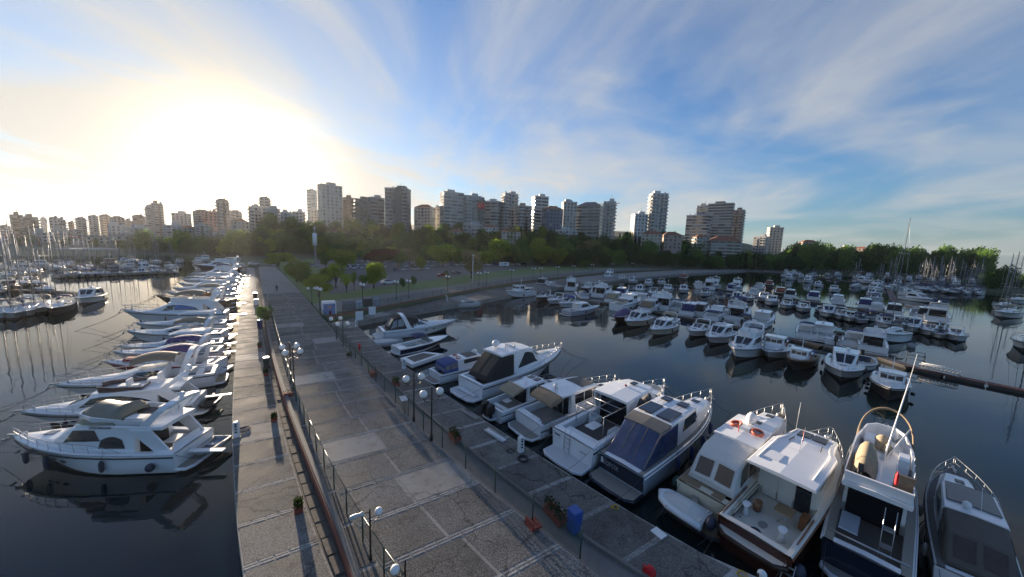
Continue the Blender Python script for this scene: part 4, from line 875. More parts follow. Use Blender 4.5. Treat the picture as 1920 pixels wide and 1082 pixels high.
# ---- R8: navy hull with solar panels and blue curtains
b = near('hardtop_cruiser', 'dark hulled lobster yacht with solar panels on the roof and blue clear curtains', (1136, 920), (1332, 750), 1.9, beam=3.45, W=3.7, fb=1.3, fbow=1.85, rake=1.4, aft=1.2)
b.hull(GREYB, GREYB, NAVY, .25, .9, GEL); b.deck(GEL, (.5, 4.0, .8), SOLE, GTEAK, .4); b.platform(-1.2, 1.75, .36, GTEAK, NAVY)
b.box((.02, 0, .85), (.06, 3.36, .8), 'transom_panel', NAVY, 0, 1.); text_part('KOPOX', .36, SILVER, b.root, (-.018, .75, .9), (pi / 2, 0, -pi / 2)); b.box((-.02, 1.42, .98), (.02, .16, .3), 'badge', WHITEP, 0, 1.)
st = [(4.0, 1.5, 1.4, 1.4, 2.9), (6.6, 1.45, 1.5, 1.3, 2.95), (7.3, 1.35, 1.6, 1.1, 2.25), (10.4, .85, 1.8, .65, 2.15), (10.8, .6, 1.8, .5, 1.9)]; b.house(st); b.pane([(4.6, .4), (6.9, .4), (6.5, .82), (4.9, .82)]); b.pane([(6.65, 1.25), (7.25, 1.25), (7.25, 1.95), (6.65, 1.95)], 'windscreen'); b.hatch(9.4, .1, 2.22, .5, .6)
b.house([(3.0, 1.5, 2.9, 1.48, 3.04), (6.4, 1.42, 2.98, 1.4, 3.12), (6.8, 1.2, 2.9, 1.1, 3.0)], 'roof')
for y in (-.72, .72): b.hatch(3.95, y, 3.16, 1.5, 1.05, SOLAR)
for y in (-.65, .65):
    b.hatch(5.9, y, 3.2, .6, .7, SOLAR)
    b.part(MB().tube([(4.9, y - .15, 3.17), (5.6, y - .15, 3.19)], .02, 4).tube([(4.9, y + .15, 3.17), (5.6, y + .15, 3.19)], .02, 4), 'hatch_runner', STEEL)
b.house([(1.95, 1.45, 2.8, 1.42, 2.88), (3.1, 1.5, 2.88, 1.48, 3.03)], 'awning', CANV_GR)
b.house([(.35, 1.45, 1.3, 1.42, 1.42), (1.95, 1.48, 1.35, 1.4, 2.82), (4.0, 1.48, 1.4, 1.4, 2.86)], 'curtain_enclosure', VINYLB); 
for x in (.0, ): b.part(MB().tube([(.38, -.48, 1.46), (1.93, -.48, 2.88)], .025, 4).tube([(.38, .48, 1.46), (1.93, .48, 2.88)], .025, 4).tube([(.38, -1.4, 1.46), (1.93, -1.4, 2.86)], .025, 4), 'curtain_seam', CANV_GR)
b.rail(5.2, 11.8, .65, n=8, mid=False); b.anchor(); b.portholes([7.6, 8.7], .75, STEEL, .08, .16)
for x in (3.4, 5.2, 7.0, 9.3): b.fender(x, -1, FENDB, .15, .75, .75)
rope_set(b, 4)
# ---- R9: cream trawler with teak deck and lifebuoys
b = near('trawler_yacht', 'cream and teak trawler yacht with canvas aft cabin, white dome and two lifebuoys', (1290, 988), (1464, 780), 2.0, beam=3.2, W=3.7, fb=1.3, fbow=1.95, rake=1.2, aft=1.4)
b.hull(CREAM, BLACK, ANTI, .25, .93, CREAM); b.deck(CREAM, (.4, 3.6, .8), SOLE, TEAK, .4); b.platform(-1.4, 1.65, .36, mat('worn_teak', (.17, .13, .085), .7, noise=(8, .3)), BLACK)
st = [(3.6, 1.45, 1.4, 1.35, 2.8), (7.0, 1.4, 1.5, 1.25, 2.85), (7.5, 1.3, 1.6, 1.1, 2.35), (10.2, .95, 1.85, .8, 2.3), (10.7, .8, 1.85, .7, 1.95)]; b.house(st, 'cabin', GEL); b.pane([(4.4, .40), (6.9, .40), (6.7, .72), (4.4, .72)]); b.pane([(7.02, 1.25), (7.48, 1.25), (7.48, 1.95), (7.02, 1.95)], 'windscreen'); b.hatch(9.7, .1, 2.36, .4, .55)
b.house([(3.4, 1.42, 2.8, 1.42, 2.92), (6.8, 1.36, 2.86, 1.32, 2.98)], 'roof', GEL)
b.house([(.7, 1.45, 1.35, 1.3, 1.6), (1.3, 1.45, 1.35, 1.28, 2.5), (2.0, 1.45, 1.4, 1.32, 2.75), (3.6, 1.42, 1.4, 1.36, 2.86)], 'canvas_enclosure', CANV_WH); b.pane([(1.35, .25), (2.3, .25), (2.3, .8), (1.6, .8)], 'vinyl_window', VINYLBR); b.pane([(2.45, .2), (3.4, .2), (3.4, .82), (2.45, .82)], 'vinyl_window', VINYLBR)
b.pane([(.78, 1.25), (1.24, 1.25), (1.24, 1.9), (.78, 1.9)], 'vinyl_window', VINYLBR, sides=(1,)); b.pane([(.78, 1.25), (1.24, 1.25), (1.24, 1.9), (.78, 1.9)], 'vinyl_window', VINYLBR, sides=(-1,))
b.box((.32, .3, 1.36), (.55, 2.6, .06), 'teak_capping', TEAK, 0, 1.)
b.lifebuoy(5.15, .72, 3.06, (0, .1, 1), .33); b.lifebuoy(5.0, -.72, 3.06, (0, -.1, 1), .33); b.box((5.0, 0, 3.08), (.5, .6, .16), 'roof_locker', WHITEP); b.flag(4.5, .2, 3.0, .5, -.1); b.dome(6.0, .1, 3.15, .36); b.part(MB().tube([(5.6, .1, 2.95), (5.6, .1, 3.5)], .04, 5), 'dome_mast', WHITEP); b.hatch(6.4, -.25, 3.04, .3, .35); b.dome(6.6, .1, 3.06, .13)
b.rail(6.0, 11.8, .7, n=8, mid=False); b.anchor(); b.ballfender(10.2, -1, .24, BLACK, .9); b.ballfender(.3, -1, .3, FENDN, .7); b.ballfender(.5, 1, .32, mat('green_fender', (.02, .06, .045), .5), .8)
for x, sd in ((8.0, 1), (9.0, 1), (11.2, -1)): b.part(MB().lathe([(.06, -.3), (.13, -.2), (.13, .2), (.05, .3)], (x, sd * (b.bs(x) - .1), b.sh(x) + .5), 8), 'stowed_fender', OFFW)
rope_set(b, 4)
tender(b, -.85, .75, .36, 2.2, pi / 2, WHITEP, OFFW, cover=CANV_WH, motor=False, label='white covered dinghy on the platform of the cream trawler yacht')
b.box((-.55, .2, .95), (1.25, .36, .07), 'plank', GTEAK, .5, 1.)
# ---- R10: big white roof
b = near('motor_yacht', 'white motor yacht with broad plain roof, black skylight and open aft deck', (1396, 1058), (1556, 826), 1.9, 'yacht', beam=3.3, W=4.3, fb=1.35, fbow=1.9, rake=1.1, aft=.5, full=2.9)
b.hull(mat('dark_red_hull', (.05, .016, .012), .25, coat=.4), None, ANTI, .5, .97, WOOD); b.deck(OFFW, (.3, 4.0, 1.0), mat('cream_sole', (.62, .57, .48), .5, noise=(3, .06)), OFFW, .34); b.platform(-.55, 1.9, 1.0, MATS['cream_sole'], DARKHULL)
st = [(3.9, 1.7, 1.4, 1.6, 2.95), (7.6, 1.6, 1.55, 1.4, 3.0), (8.9, 1.25, 1.8, 1.0, 2.25), (10.6, .7, 1.9, .5, 2.1)]; b.house(st, 'cabin', OFFW); b.pane([(4.4, .4), (7.4, .4), (7.3, .8), (4.4, .8)])
for y in (-1.4, -.45, .5): b.endpane(3.88, y, y + .85, 1.05, 2.75, 'door', OFFW if y > -1 else GLASS)
b.house([(2.5, 1.95, 3.0, 1.92, 3.12), (6.0, 1.95, 3.08, 1.92, 3.22), (6.6, 1.6, 3.1, 1.55, 3.24), (8.3, 1.35, 3.05, 1.28, 3.18), (8.9, .9, 2.9, .8, 3.0)], 'roof', GEL)
for sd in (1, -1):
    b.part(MB().tube([(3.2, sd * 1.55, 3.17), (5.9, sd * 1.55, 3.25), (6.5, sd * 1.3, 3.27), (8.2, sd * 1.12, 3.2)], .06, 6), 'roof_ridge', GEL)
    b.hatch(7.6, sd * .46, 3.27, .75, .85, GLASS)
    b.part(MB().tube([(6.1, sd * .95, 3.3), (6.8, sd * .85, 3.3)], .03, 5), 'grab_rail', BLACK)
b.hatch(3.9, .9, 3.2, .9, .9, GEL); b.flag(5.3, 0, 3.2, 1.2, .5); b.antenna(7.9, 1.2, 3.2, 1.6, .2); b.hatch(9.6, 0, 2.3, .45, .6)
b.part(MB().lathe([(.22, 0), (.1, .3), (.12, .38), (.24, .55)], (1.6, 1.2, 1.0), 12), 'stool', WHITEP); b.part(MB().lathe([(.22, 0), (.1, .3), (.12, .38), (.24, .55)], (1.2, -1.0, 1.0), 12), 'stool', WHITEP); b.part(MB().lathe([(.24, 0), (.27, .4)], (2.4, .9, 1.0), 12), 'basket', WOOD)
b.box((2.5, -.55, 1.6), (.7, 1.0, .05), 'folding_table', TEAK); b.part(MB().tube([(2.3, -.9, 1.02), (2.6, -.3, 1.58)], .03, 4).tube([(2.3, -.3, 1.02), (2.6, -.9, 1.58)], .03, 4), 'table_leg', STEEL)
b.part(MB().lathe([(.36, 0), (.36, .012)], (.75, .25, 1.006), 14), 'doormat', mat('navy_mat', (.02, .03, .06), .9)); b.part(MB().lathe([(.26, 0), (.26, .012)], (1.55, .15, 1.006), 14), 'round_mat', mat('grey_mat', (.28, .25, .22), .9)); b.box((2.9, -1.5, 1.3), (.7, .4, .5), 'locker', WOOD)
mb = MB()
for y in (-1.65, -2.15): mb.tube([(-.5, y, .2), (.1, y, 1.1)], .03, 5)
for i in range(4): mb.box((-.42 + i * .14, -1.9, .32 + i * .22), (.1, .5, .03))
b.part(mb, 'boarding_ladder', STEEL); b.rail(6.5, 11.7, .6, n=8); b.anchor(); b.dome(11.0, 0, 2.1, .2, STEEL); [b.part(MB().tube([(x0, sd * 1.85, 1.4), (3.0, sd * 1.9, 1.5)], .05, 5), 'cap_rail', WOOD) for x0, sd in ((.2, 1), (.9, -1))]
b.ballfender(-.2, 1, .3, FENDN, .9); b.ballfender(.3, -1, .32, FENDN, .8); b.fender(6, -1, FENDN); rope_set(b, 4)
# ---- R11: flybridge with folded mast and olive covers
b = near('flybridge_yacht', 'white flybridge yacht with leaning white mast boom and khaki covered seats', (1610, 1112), (1657, 822), 2.0, 'yacht', beam=3.1, W=4.1, fb=1.3, fbow=1.9, rake=1.1, aft=.6, full=2.7)
b.hull(NAVY, None, ANTI, .5, .95, GEL); b.deck(GEL, (.3, 3.6, .8), SOLE, GTEAK, .5); b.platform(-.6, 1.8, .36, GTEAK)
st = [(3.4, 1.5, 1.3, 1.45, 2.7), (7.8, 1.45, 1.5, 1.25, 2.8), (9.0, 1.2, 1.75, .95, 2.1), (10.4, .7, 1.85, .5, 2.0)]; b.house(st); b.pane([(3.8, .4), (8.2, .4), (7.8, .8), (3.8, .8)]); b.endpane(3.38, -1.3, 1.3, .85, 2.5)
b.house([(2.0, 1.55, 2.75, 1.6, 2.92), (6.0, 1.55, 2.8, 1.6, 2.95), (8.4, 1.1, 2.8, 1.1, 2.95), (8.8, .7, 2.75, .6, 2.85)], 'flybridge_deck'); b.tub([(8.6, .55, .1), (8.0, 1.1, .1), (6.0, 1.52, .0), (4.2, 1.55, -.1), (2.1, 1.55, -.15)], 2.9, 3.5, 'flybridge_coaming', GEL, .12)
rows = [[(x, .72 + w * y, 2.98 + h * (1 - abs(y) ** 3)) for y in np.linspace(-1, 1, 7)] for x, w, h in ((2.7, .55, .35), (3.0, .62, .75), (4.0, .66, .95), (4.9, .62, .85), (5.3, .5, .3))]
mb = MB(); mb.sm = True; b.part(mb.grid(rows), 'seat_cover', CANV_BG)
for x, y, r in ((6.8, .1, .5), (6.3, -.25, .3)): b.part(MB().ball((x, y, 3.2), r, 9, 6, .9), 'covered_seat', CANV_BG)
b.box((5.0, -1.05, 3.25), (.9, .5, .7), 'wet_bar', GEL); b.box((6.9, .75, 3.15), (.9, .6, .5), 'console', GEL); b.part(MB().box((2.9, -1.1, 3.3), (.06, .9, .7)), 'canvas_panel', CANV_TN); b.outboard(2.6, .85, 3.1, BLACK, .6)
b.part(MB().tube([(5.3, -.1, 2.95), (8.6, -.75, 6.0)], .06, 7, r2=.045).tube([(8.6, -.75, 6.0), (9.6, -.95, 7.4)], .02, 5), 'boom_mast', WHITEP); b.part(MB().tube([(5.3, -.1, 2.95), (7.6, -1.2, 4.0)], .05, 6), 'strut', WHITEP); b.dome(8.4, -.6, 3.1, .3)
b.part(MB().tube([(6.6 + 1.8 * sin(a) ** .7, 1.5 * cos(a), 2.95 + 1.6 * sin(a) ** .6) for a in np.linspace(.001, pi - .001, 19)], .06, 7), 'bimini_roll', CANV_TN)
b.part(MB().lathe([(.08, 0), (.09, .05), (.09, .4), (.04, .46), (.03, .55)], (2.4, -.75, 3.4), 10), 'extinguisher', REDF)
for x in (3.2, 4.0, 4.8): b.part(MB().tube([(x, -1.45, 2.95), (x, -1.5, 3.8)], .02, 4), 'stanchion', STEEL)
b.box((1.6, .9, 1.5), (1.4, .9, .05), 'aft_table', GREYB); b.part(MB().tube([(1.0, -1.0, .85), (1.6, -1.0, 2.7)], .03, 4).tube([(1.0, -.5, .85), (1.6, -.5, 2.7)], .03, 4).box((1.2, -.75, 1.4), (.3, .5, .04)).box((1.4, -.75, 2.0), (.3, .5, .04)), 'stair', STEEL)
b.part(MB().tube([(.3, -1.7, 1.6), (.3, 1.7, 1.6)], .035, 5).tube([(.35, -1.7, 1.3), (.35, 1.7, 1.3)], .025, 5), 'stern_rail', STEEL); b.rail(6.0, 11.7, .65, n=8); b.anchor(); b.fender(5, 1, FENDN); b.fender(7.5, 1, FENDN); rope_set(b, 4)
# ---- R12: grey canvas hardtop at the frame's edge
b = near('hardtop_cruiser', 'white cruiser with crinkled fabric sunroof and grey brown canvas aft', (1838, 1160), (1787, 874), 1.8, beam=2.7, W=3.9, fb=1.3, fbow=1.8, rake=1.3, aft=1., full=2.8)
b.hull(GEL, None, ANTI, .5, .9); b.deck(GEL, (.3, 3.4, .75), SOLE, CANV_GR, .45); b.platform()
st = [(3.2, 1.5, 1.3, 1.4, 2.6), (6.6, 1.45, 1.45, 1.25, 2.75), (8.0, 1.25, 1.6, 1.0, 2.1), (10.2, .85, 1.8, .65, 2.0), (10.7, .5, 1.8, .4, 1.85)]; b.house(st); b.pane([(3.8, .35), (7.4, .4), (6.6, .82), (4.6, .82)]); b.pane([(6.7, 1.25), (7.9, 1.25), (7.9, 1.9), (6.7, 1.9)], 'windscreen')
b.house([(3.4, 1.4, 2.72, 1.38, 2.84), (6.4, 1.3, 2.84, 1.26, 2.96), (6.9, 1.05, 2.7, 1.0, 2.8)], 'hardtop'); b.house([(4.2, 1.22, 2.9, 1.2, 2.97), (6.4, 1.12, 2.95, 1.1, 3.02)], 'sunroof', mat('crinkled_fabric', (.15, .15, .145), .35, noise=(10, .4), bump=1., bscale=7))
b.house([(.5, 1.45, 1.3, 1.35, 1.5), (1.6, 1.48, 1.3, 1.35, 2.5), (3.5, 1.46, 1.35, 1.38, 2.8)], 'canvas_enclosure', mat('brown_grey_canvas', (.105, .092, .078), .85, noise=(4, .2), bump=.6, bscale=4)); b.pane([(.7, 1.3), (1.5, 1.3), (1.5, 1.9), (.7, 1.9)], 'vinyl_window', VINYLBR); b.pane([(1.7, .25), (3.2, .25), (3.2, .8), (1.9, .8)], 'vinyl_window', VINYLBR)
b.dome(3.9, .35, 2.95, .24); b.antenna(4.0, -.3, 2.9, 1.0, .8); b.hatch(9.2, -.05, 2.1, .45, .5); b.hatch(8.6, -.05, 2.12, .2, .5); b.rail(6.0, 11.8, .75, n=7); b.anchor(); b.fender(2, 1, FENDW, .16); b.fender(6, 1, FENDW, .16); rope_set(b, 4)
# ================================================================ boats in the basins: one of each kind built, then copied
def tmpl(name, label, kind, canv=None, hullm=GEL, W=3.9, cat='motor boat', group=None, fb=1.25, fbow=1.8, **k):
    b = Boat(name, label, cat, group, W=W, fb=fb, fbow=fbow, rake=k.get('rake', 1.5), full=k.get('full', 2.5))
    b.hull(hullm, k.get('band'), k.get('anti', ANTI), .5, .9, k.get('rubm', BLACK))
    if kind == 'express':
        b.deck(GEL, (.4, 4.2, .75)); b.platform()
        b.house([(4.0, 1.4, 1.25, 1.25, 2.2), (5.6, 1.35, 1.4, 1.05, 2.4), (7.4, 1.1, 1.55, .8, 1.8), (11, .35, 1.7, .25, 1.74)]); b.pane([(4.1, .25), (6.8, .3), (5.7, .84), (4.2, .84)]); b.pane([(5.7, 1.25), (7.3, 1.25), (7.3, 1.95), (5.7, 1.95)], 'windscreen'); b.arch(3.0, 2.2, 1.5, 1.25, 3.05, .5)
        if canv: b.bimini(2.2, 5.8, 1.35, 3.3, canv, .5, 1.5)
        b.seat(1.4, 0, 1.0, .7, 2.4); b.rail(5.5, 11.8, .6); b.hatch(8.8, 0, 1.85, .6, .6)
    elif kind == 'hard':
        b.deck(GEL, (.4, 3.6, .75)); b.platform()
        b.house([(3.4, 1.5, 1.3, 1.4, 2.85), (6.4, 1.45, 1.45, 1.25, 2.95), (8.2, 1.15, 1.65, .9, 1.95), (11.1, .35, 1.75, .25, 1.8)]); b.pane([(3.8, .35), (7.4, .38), (6.5, .84), (4.2, .84)]); b.pane([(6.5, 1.25), (8.1, 1.25), (8.1, 1.95), (6.5, 1.95)], 'windscreen')
        b.house([(2.4, 1.42, 2.86, 1.42, 3.0), (6.3, 1.3, 2.98, 1.26, 3.1)], 'roof')
        if canv: b.house([(.8, 1.5, 1.3, 1.35, 1.6), (1.5, 1.5, 1.3, 1.38, 2.7), (3.5, 1.5, 1.35, 1.42, 2.9)], 'canvas_enclosure', canv); b.pane([(1.6, .25), (3.2, .25), (3.2, .8), (1.7, .8)], 'vinyl_window', VINYL)
        b.dome(4.2, .2, 3.15, .28); b.rail(6, 11.8, .65); b.hatch(9.2, 0, 1.9, .6, .6); b.fender(5, -1, FENDN); b.fender(5, 1, FENDN)
    elif kind == 'fly':
        b.deck(GEL, (.4, 2.8, .75)); b.platform()
        b.house([(2.7, 1.5, 1.3, 1.35, 2.75), (6.4, 1.45, 1.45, 1.25, 2.8), (8.2, 1.15, 1.65, .95, 1.95), (11.1, .35, 1.75, .25, 1.8)]); b.pane([(3.0, .38), (7.3, .38), (6.5, .84), (3.6, .84)]); b.pane([(6.5, 1.25), (8.1, 1.25), (8.1, 1.95), (6.5, 1.95)], 'windscreen'); b.endpane(2.68, -1.2, 1.2, .85, 2.5)
        b.house([(1.0, 1.42, 2.76, 1.45, 2.92), (6.6, 1.0, 2.78, .95, 2.92)], 'flybridge_deck'); b.tub([(6.5, .5, 0), (5.6, 1.15, 0), (3.0, 1.38, -.15), (1.4, 1.4, -.2)], 2.9, 3.5, 'flybridge_coaming'); b.arch(2.4, 1.2, 1.4, 2.8, 4.3, .5); b.seat(4.0, .5, 3.15, .9, .9, WHITEP, (-.3, 0)); b.seat(4.0, -.6, 3.15, .9, .9, WHITEP, (-.3, 0)); b.dome(1.2, 0, 4.4, .26)
        if canv: b.bimini(2.2, 5.6, 1.35, 4.9, canv, .45, 3.4)
        b.rail(5, 11.8, .65); b.hatch(9.2, 0, 1.9, .6, .6)
    elif kind == 'trawler':
        b.deck(GEL if not k.get('teak') else TEAK, (.4, 2.6, .9)); wm = k.get('wood', GEL)
        b.house([(2.8, 1.5, 1.4, 1.45, 2.6), (5.2, 1.5, 1.5, 1.45, 2.65)], 'aft_cabin', wm); b.pane([(3.0, .4), (5.0, .4), (5.0, .78), (3.0, .78)])
        b.house([(5.2, 1.5, 1.45, 1.42, 3.4), (7.3, 1.45, 1.6, 1.36, 3.45), (7.7, 1.35, 1.7, 1.2, 2.5), (7.75, 1.2, 1.7, 1.1, 2.2), (10, .9, 1.85, .7, 2.1)], 'wheelhouse', wm); b.pane([(5.5, .5), (6.4, .5), (6.4, .82), (5.5, .82)]); b.pane([(6.5, .5), (7.2, .5), (7.2, .82), (6.5, .82)])
        for y in (-1.15, -.36, .43): b.part(MB().poly([(7.72, y, 2.62), (7.72, y + .7, 2.62), (7.36, y + .7, 3.3), (7.36, y, 3.3)]), 'windscreen', GLASS)
        if canv: b.house([(.6, 1.5, 2.35, 1.45, 2.45), (2.9, 1.5, 2.5, 1.45, 2.66)], 'awning', canv)
        b.house([(5.0, 1.5, 3.42, 1.5, 3.52), (7.7, 1.42, 3.48, 1.38, 3.58)], 'roof', wm if wm is not WOOD else GEL); b.part(MB().tube([(5.4, 0, 3.5), (5.2, 0, 5.6)], .05, 6).tube([(5.3, -.6, 4.9), (5.3, .6, 4.9)], .03, 5), 'mast', WHITEP); b.rail(5, 11.8, .7, n=7); b.lifebuoy(5.6, 1.55, 2.2, (0, 1, 0)); b.ballfender(3, -1, .28, BLACK, .8); b.ballfender(6.5, -1, .28, BLACK, .8); b.ballfender(6.5, 1, .28, BLACK, .8)
    elif kind == 'tarp':
        b.deck(GEL); rows = [[(x, (b.bs(min(11.9, x)) + .06) * y, b.sh(x) + .06 - .25 * (abs(y) > .95) + h * (1 - abs(y) ** 1.6)) for y in (-1, -.97, -.6, -.3, 0, .3, .6, .97, 1)] for x, h in ((.05, .5), (.8, .9), (2.5, 1.2), (4.5, 1.5), (6, 1.35), (8, .8), (10, .5), (11.3, .3), (11.95, .1))]
        b.part(MB().grid(rows), 'boat_cover', canv)
    elif kind == 'open':
        b.deck(GEL, (1.4, 7.0, .6), mat('tan_upholstery', (.34, .30, .24))); b.house([(6.8, 1.5, 1.5, 1.35, 1.6), (6.9, 1.5, 1.5, 1.25, 2.5), (8.2, 1.1, 1.65, .8, 1.75)], 'windscreen', GLASS); b.seat(2, 0, .9, .8, 2.6); b.seat(5.4, .8, .9, .9, .7, WHITEP, (-.3, 0)); b.seat(5.4, -.8, .9, .9, .7, WHITEP, (-.3, 0)); b.outboard(-.4, 0, 1.1, BLACK, 1.5); b.rail(7.5, 11.8, .5, n=5)
        if canv: b.bimini(2.6, 6.6, 1.5, 3.5, canv, .5, 1.5)
    elif kind == 'sail':
        b.deck(GEL, (.6, 3.2, .8), TEAK); b.house([(3.3, 1.1, 1.2, .95, 1.85), (7.2, .8, 1.3, .65, 1.75), (8.6, .45, 1.35, .35, 1.42)]); b.pane([(3.8, .3), (6.8, .3), (6.6, .75), (3.9, .75)])
        H = k.get('mast', 17.); mx = 6.9
        mm = b.part(MB().tube([(mx, 0, 1.2), (mx - .15, 0, H)], .075, 6, r2=.045), 'mast', k.get('mastm', mat('mast_alloy', (.17, .17, .17), .5)))
        mb = MB()
        for f in (.42, .7):
            zz = 1.2 + (H - 1.2) * f; mb.tube([(mx - .1, -.85, zz), (mx - .1, .85, zz)], .025, 4)
        b.part(mb, 'spreader', STEEL, mm); b.part(MB().tube([(mx - .2, 0, 2.4), (1.8, 0, 2.3)], .07, 6), 'boom', STEEL); b.part(MB().tube([(mx - .3, 0, 2.6), (4, 0, 2.62), (1.9, 0, 2.45)], .19, 7), 'sail_cover', canv or CANV_BL)
        mb = MB(); r = .014
        mb.tube([(11.8, 0, 1.5), (mx - .1, 0, H - .6)], .022, 4); mb.tube([(.1, 0, 1.3), (mx - .15, 0, H - .05)], r, 4)
        for sd in (1, -1): mb.tube([(mx - .1, sd * 1.55, 1.3), (mx - .1, sd * .85, 1.2 + (H - 1.2) * .42), (mx - .1, sd * .85, 1.2 + (H - 1.2) * .7), (mx - .12, 0, H - .4)], r, 4)
        b.part(mb, 'rigging', STEEL, mm); b.rail(.3, 11.7, .55, .06, 9, True, True); b.bimini(.3, 2.8, 1.2, 2.9, canv or CANV_BL, .4, 1.2); b.part(MB().torus((1.0, 0, 1.5), .42, .02, 14, 4, (1, 0, 0)), 'wheel', STEEL)
    b.k = kind; b.base = label; return b
CAPS = {'express': 10.6, 'hard': 11.4, 'open': 8.6, 'fly': 14., 'trawler': 10.6, 'sail': 11., 'tarp': 9.}
def put(b, a, c, z=1.0, aft=.5, label=None, beam=None, copy=True, L=None):
    """place a copy of boat b with its stern at pixel a and its bow at pixel c"""
    A, C_ = P(*a, .2), P(*c, z); d = C_ - A; d.z = 0; l = d.length
    if L is None: L = min(l, CAPS.get(b.k, 9.))
    if L < l - .01:
        near_bow = Vector((C_.x, C_.y)).length < Vector((A.x, A.y)).length; d = d * (L / l); l = L
        if near_bow: A = C_ - d; A.z = 0
    k = l / (12 + aft); loc = (A.x + d.x / l * aft * k, A.y + d.y / l * aft * k, 0); rz = atan2(d.y, d.x); sc = (k, beam / b.W if beam else k, k)
    lb = b.base
    if label is None and 'in the pontoon rows' in lb:
        x, y = c
        label = lb.replace('in the pontoon rows', 'in the left hand marina' if x < 420 else ('near the far shore quay' if y < 540 and x < 1300 else ('in the far right marina' if x > 1470 and y < 532 else ('beside the rust coloured pontoon' if x > 1600 and y < 570 else ('at the grey pontoon' if y < 640 and (x > 1488 or y < 572) and x > 1280 and y < 540 + (x - 1280) * .20 else 'along the long timber pontoon')))))
    elif label is None and 'in the left hand marina' in lb:
        x, y = c; label = lb.replace('in the left hand marina', 'at the near pontoon of the left marina' if y > 540 else ('near the pier root in the left marina' if x > 320 else ('in the front line of the left marina' if y > 509.5 else 'behind the front line of the left marina')))
    elif label is None and 'in the right hand marina' in lb:
        x, y = c; label = lb.replace('in the right hand marina', 'before the headland trees' if x > 1725 else 'among the far right motor boats')
    if copy is False or not getattr(b, 'used', False):
        b.used = True; b.root.location = loc; b.root.rotation_euler = (0, 0, rz); b.root.scale = sc
        if label: b.root['label'] = label
        return b.root
    return copy_tree(b.root, None, loc, rz, sc, label)
G1 = 'boats at the middle pontoons'
def one(name, label, a, c, kind, canv=None, hullm=GEL, z=1.1, beam=None, Lm=None, **k):
    b = tmpl(name, label, kind, canv, hullm, group=G1, cat=k.pop('cat', 'motor boat'), **k); put(b, a, c, z, .5, None, beam, False, Lm); return b
one('trawler_yacht', 'white trawler yacht with wheelhouse windows and pale bimini by the shore quay', (1022, 549), (948, 553), 'trawler', CANV_WH, fb=1.5, fbow=2.4, Lm=12.5)
one('express_cruiser', 'dark hulled express cruiser beside the white trawler', (1056, 547), (1006, 560), 'express', CANV_GR, NAVY)
one('express_cruiser', 'small white express cruiser with bare arch next to the dark hulled cruiser', (1084, 552), (1027, 566), 'express')
one('express_cruiser', 'white express cruiser with low blue bimini', (1112, 556), (1048, 572), 'express', CANV_BR)
one('pilothouse_boat', 'grey sided pilothouse boat with two white outboards', (1058, 590), (1147, 574), 'hard', None, GREYB, Lm=11)
one('hardtop_cruiser', 'white hardtop cruiser with dark aft canvas and sweeping white arch', (1092, 556), (1126, 534), 'hard', CANV_BK)
one('hardtop_cruiser', 'white cruiser with beige canvas enclosure in the pontoon cluster', (1142, 568), (1192, 546), 'hard', CANV_BG)
one('flybridge_yacht', 'white sports yacht with curved frame behind the grey pilothouse boat', (1118, 558), (1170, 537), 'fly', None)
one('trawler_yacht', 'tall white motor yacht with grey curtained saloon and awning', (1152, 582), (1250, 558), 'trawler', CANV_GR, fb=1.6, fbow=2.2, Lm=13)
one('covered_boat', 'boat wrapped whole in a purple cover', (1212, 580), (1152, 600), 'tarp', CANV_PU, DARKHULL, cat='boat', fb=1.7, fbow=2.2, anti=NAVY, Lm=10)
one('cabin_cruiser', 'cream hulled cabin cruiser with maroon roof beside the purple covered boat', (1240, 590), (1172, 607), 'hard', None, CREAM)
one('hardtop_cruiser', 'cruiser with tan aft curtain and white roof near the cream boats', (1206, 585), (1262, 562), 'hard', CANV_TN)
one('lobster_yacht', 'cream hulled lobster yacht with black fenders on its side', (1298, 598), (1220, 622), 'hard', None, CREAM, W=3.7, Lm=10.5)
one('hardtop_cruiser', 'white cruiser with round navy canvas top showing its stern', (1285, 592), (1330, 565), 'hard', CANV_BL)
one('trawler_yacht', 'white trawler with navy aft curtain and orange lifebuoy', (1330, 602), (1388, 572), 'trawler', CANV_BL, fb=1.5, fbow=2.1, Lm=10.5)
one('express_cruiser', 'small white express cruiser with open steel arch beside the cream lobster yacht', (1345, 606), (1292, 625), 'express')
one('hardtop_cruiser', 'white coupe cruiser with rounded roof and dark windscreen', (1400, 612), (1327, 638), 'hard')
one('flybridge_yacht', 'large white flybridge yacht with wide black windscreen, bow toward the quay', (1462, 612), (1376, 660), 'fly', None, z=1.6, fbow=2.1, Lm=12.5)
one('flybridge_yacht', 'white coupe yacht with dome and fenders lying behind the large flybridge yacht', (1418, 612), (1476, 578), 'hard', None, Lm=12)
one('cabin_boat', 'small white cabin boat with navy canopy and three front windows', (1494, 625), (1438, 665), 'trawler', CANV_BL, W=4.3)
one('cruiser', 'white cruiser with navy bimini showing its stern beyond the small cabin boat', (1512, 636), (1512, 595), 'express', CANV_BL)
one('wooden_boat', 'old wooden boat with blue awnings and white cabin', (1560, 642), (1484, 682), 'trawler', CANV_BR, DARKHULL, W=4.2, wood=GEL, teak=True, fb=1.5, fbow=2.3, rubm=WOOD, Lm=8.6)
one('express_cruiser', 'white express cruiser with large framed windscreen moored bow-out', (1592, 640), (1578, 704), 'hard', None, W=4.3)
one('flybridge_yacht', 'white flybridge yacht showing its stern and dark aft doors', (1636, 662), (1622, 592), 'fly', None, Lm=11.5)
one('pilot_boat', 'black hulled pilot boat with white wheelhouse and long mooring line', (1672, 660), (1668, 738), 'trawler', None, BLACK, W=4.4, rubm=OFFW, fb=1.6, fbow=2.3, Lm=9.0)
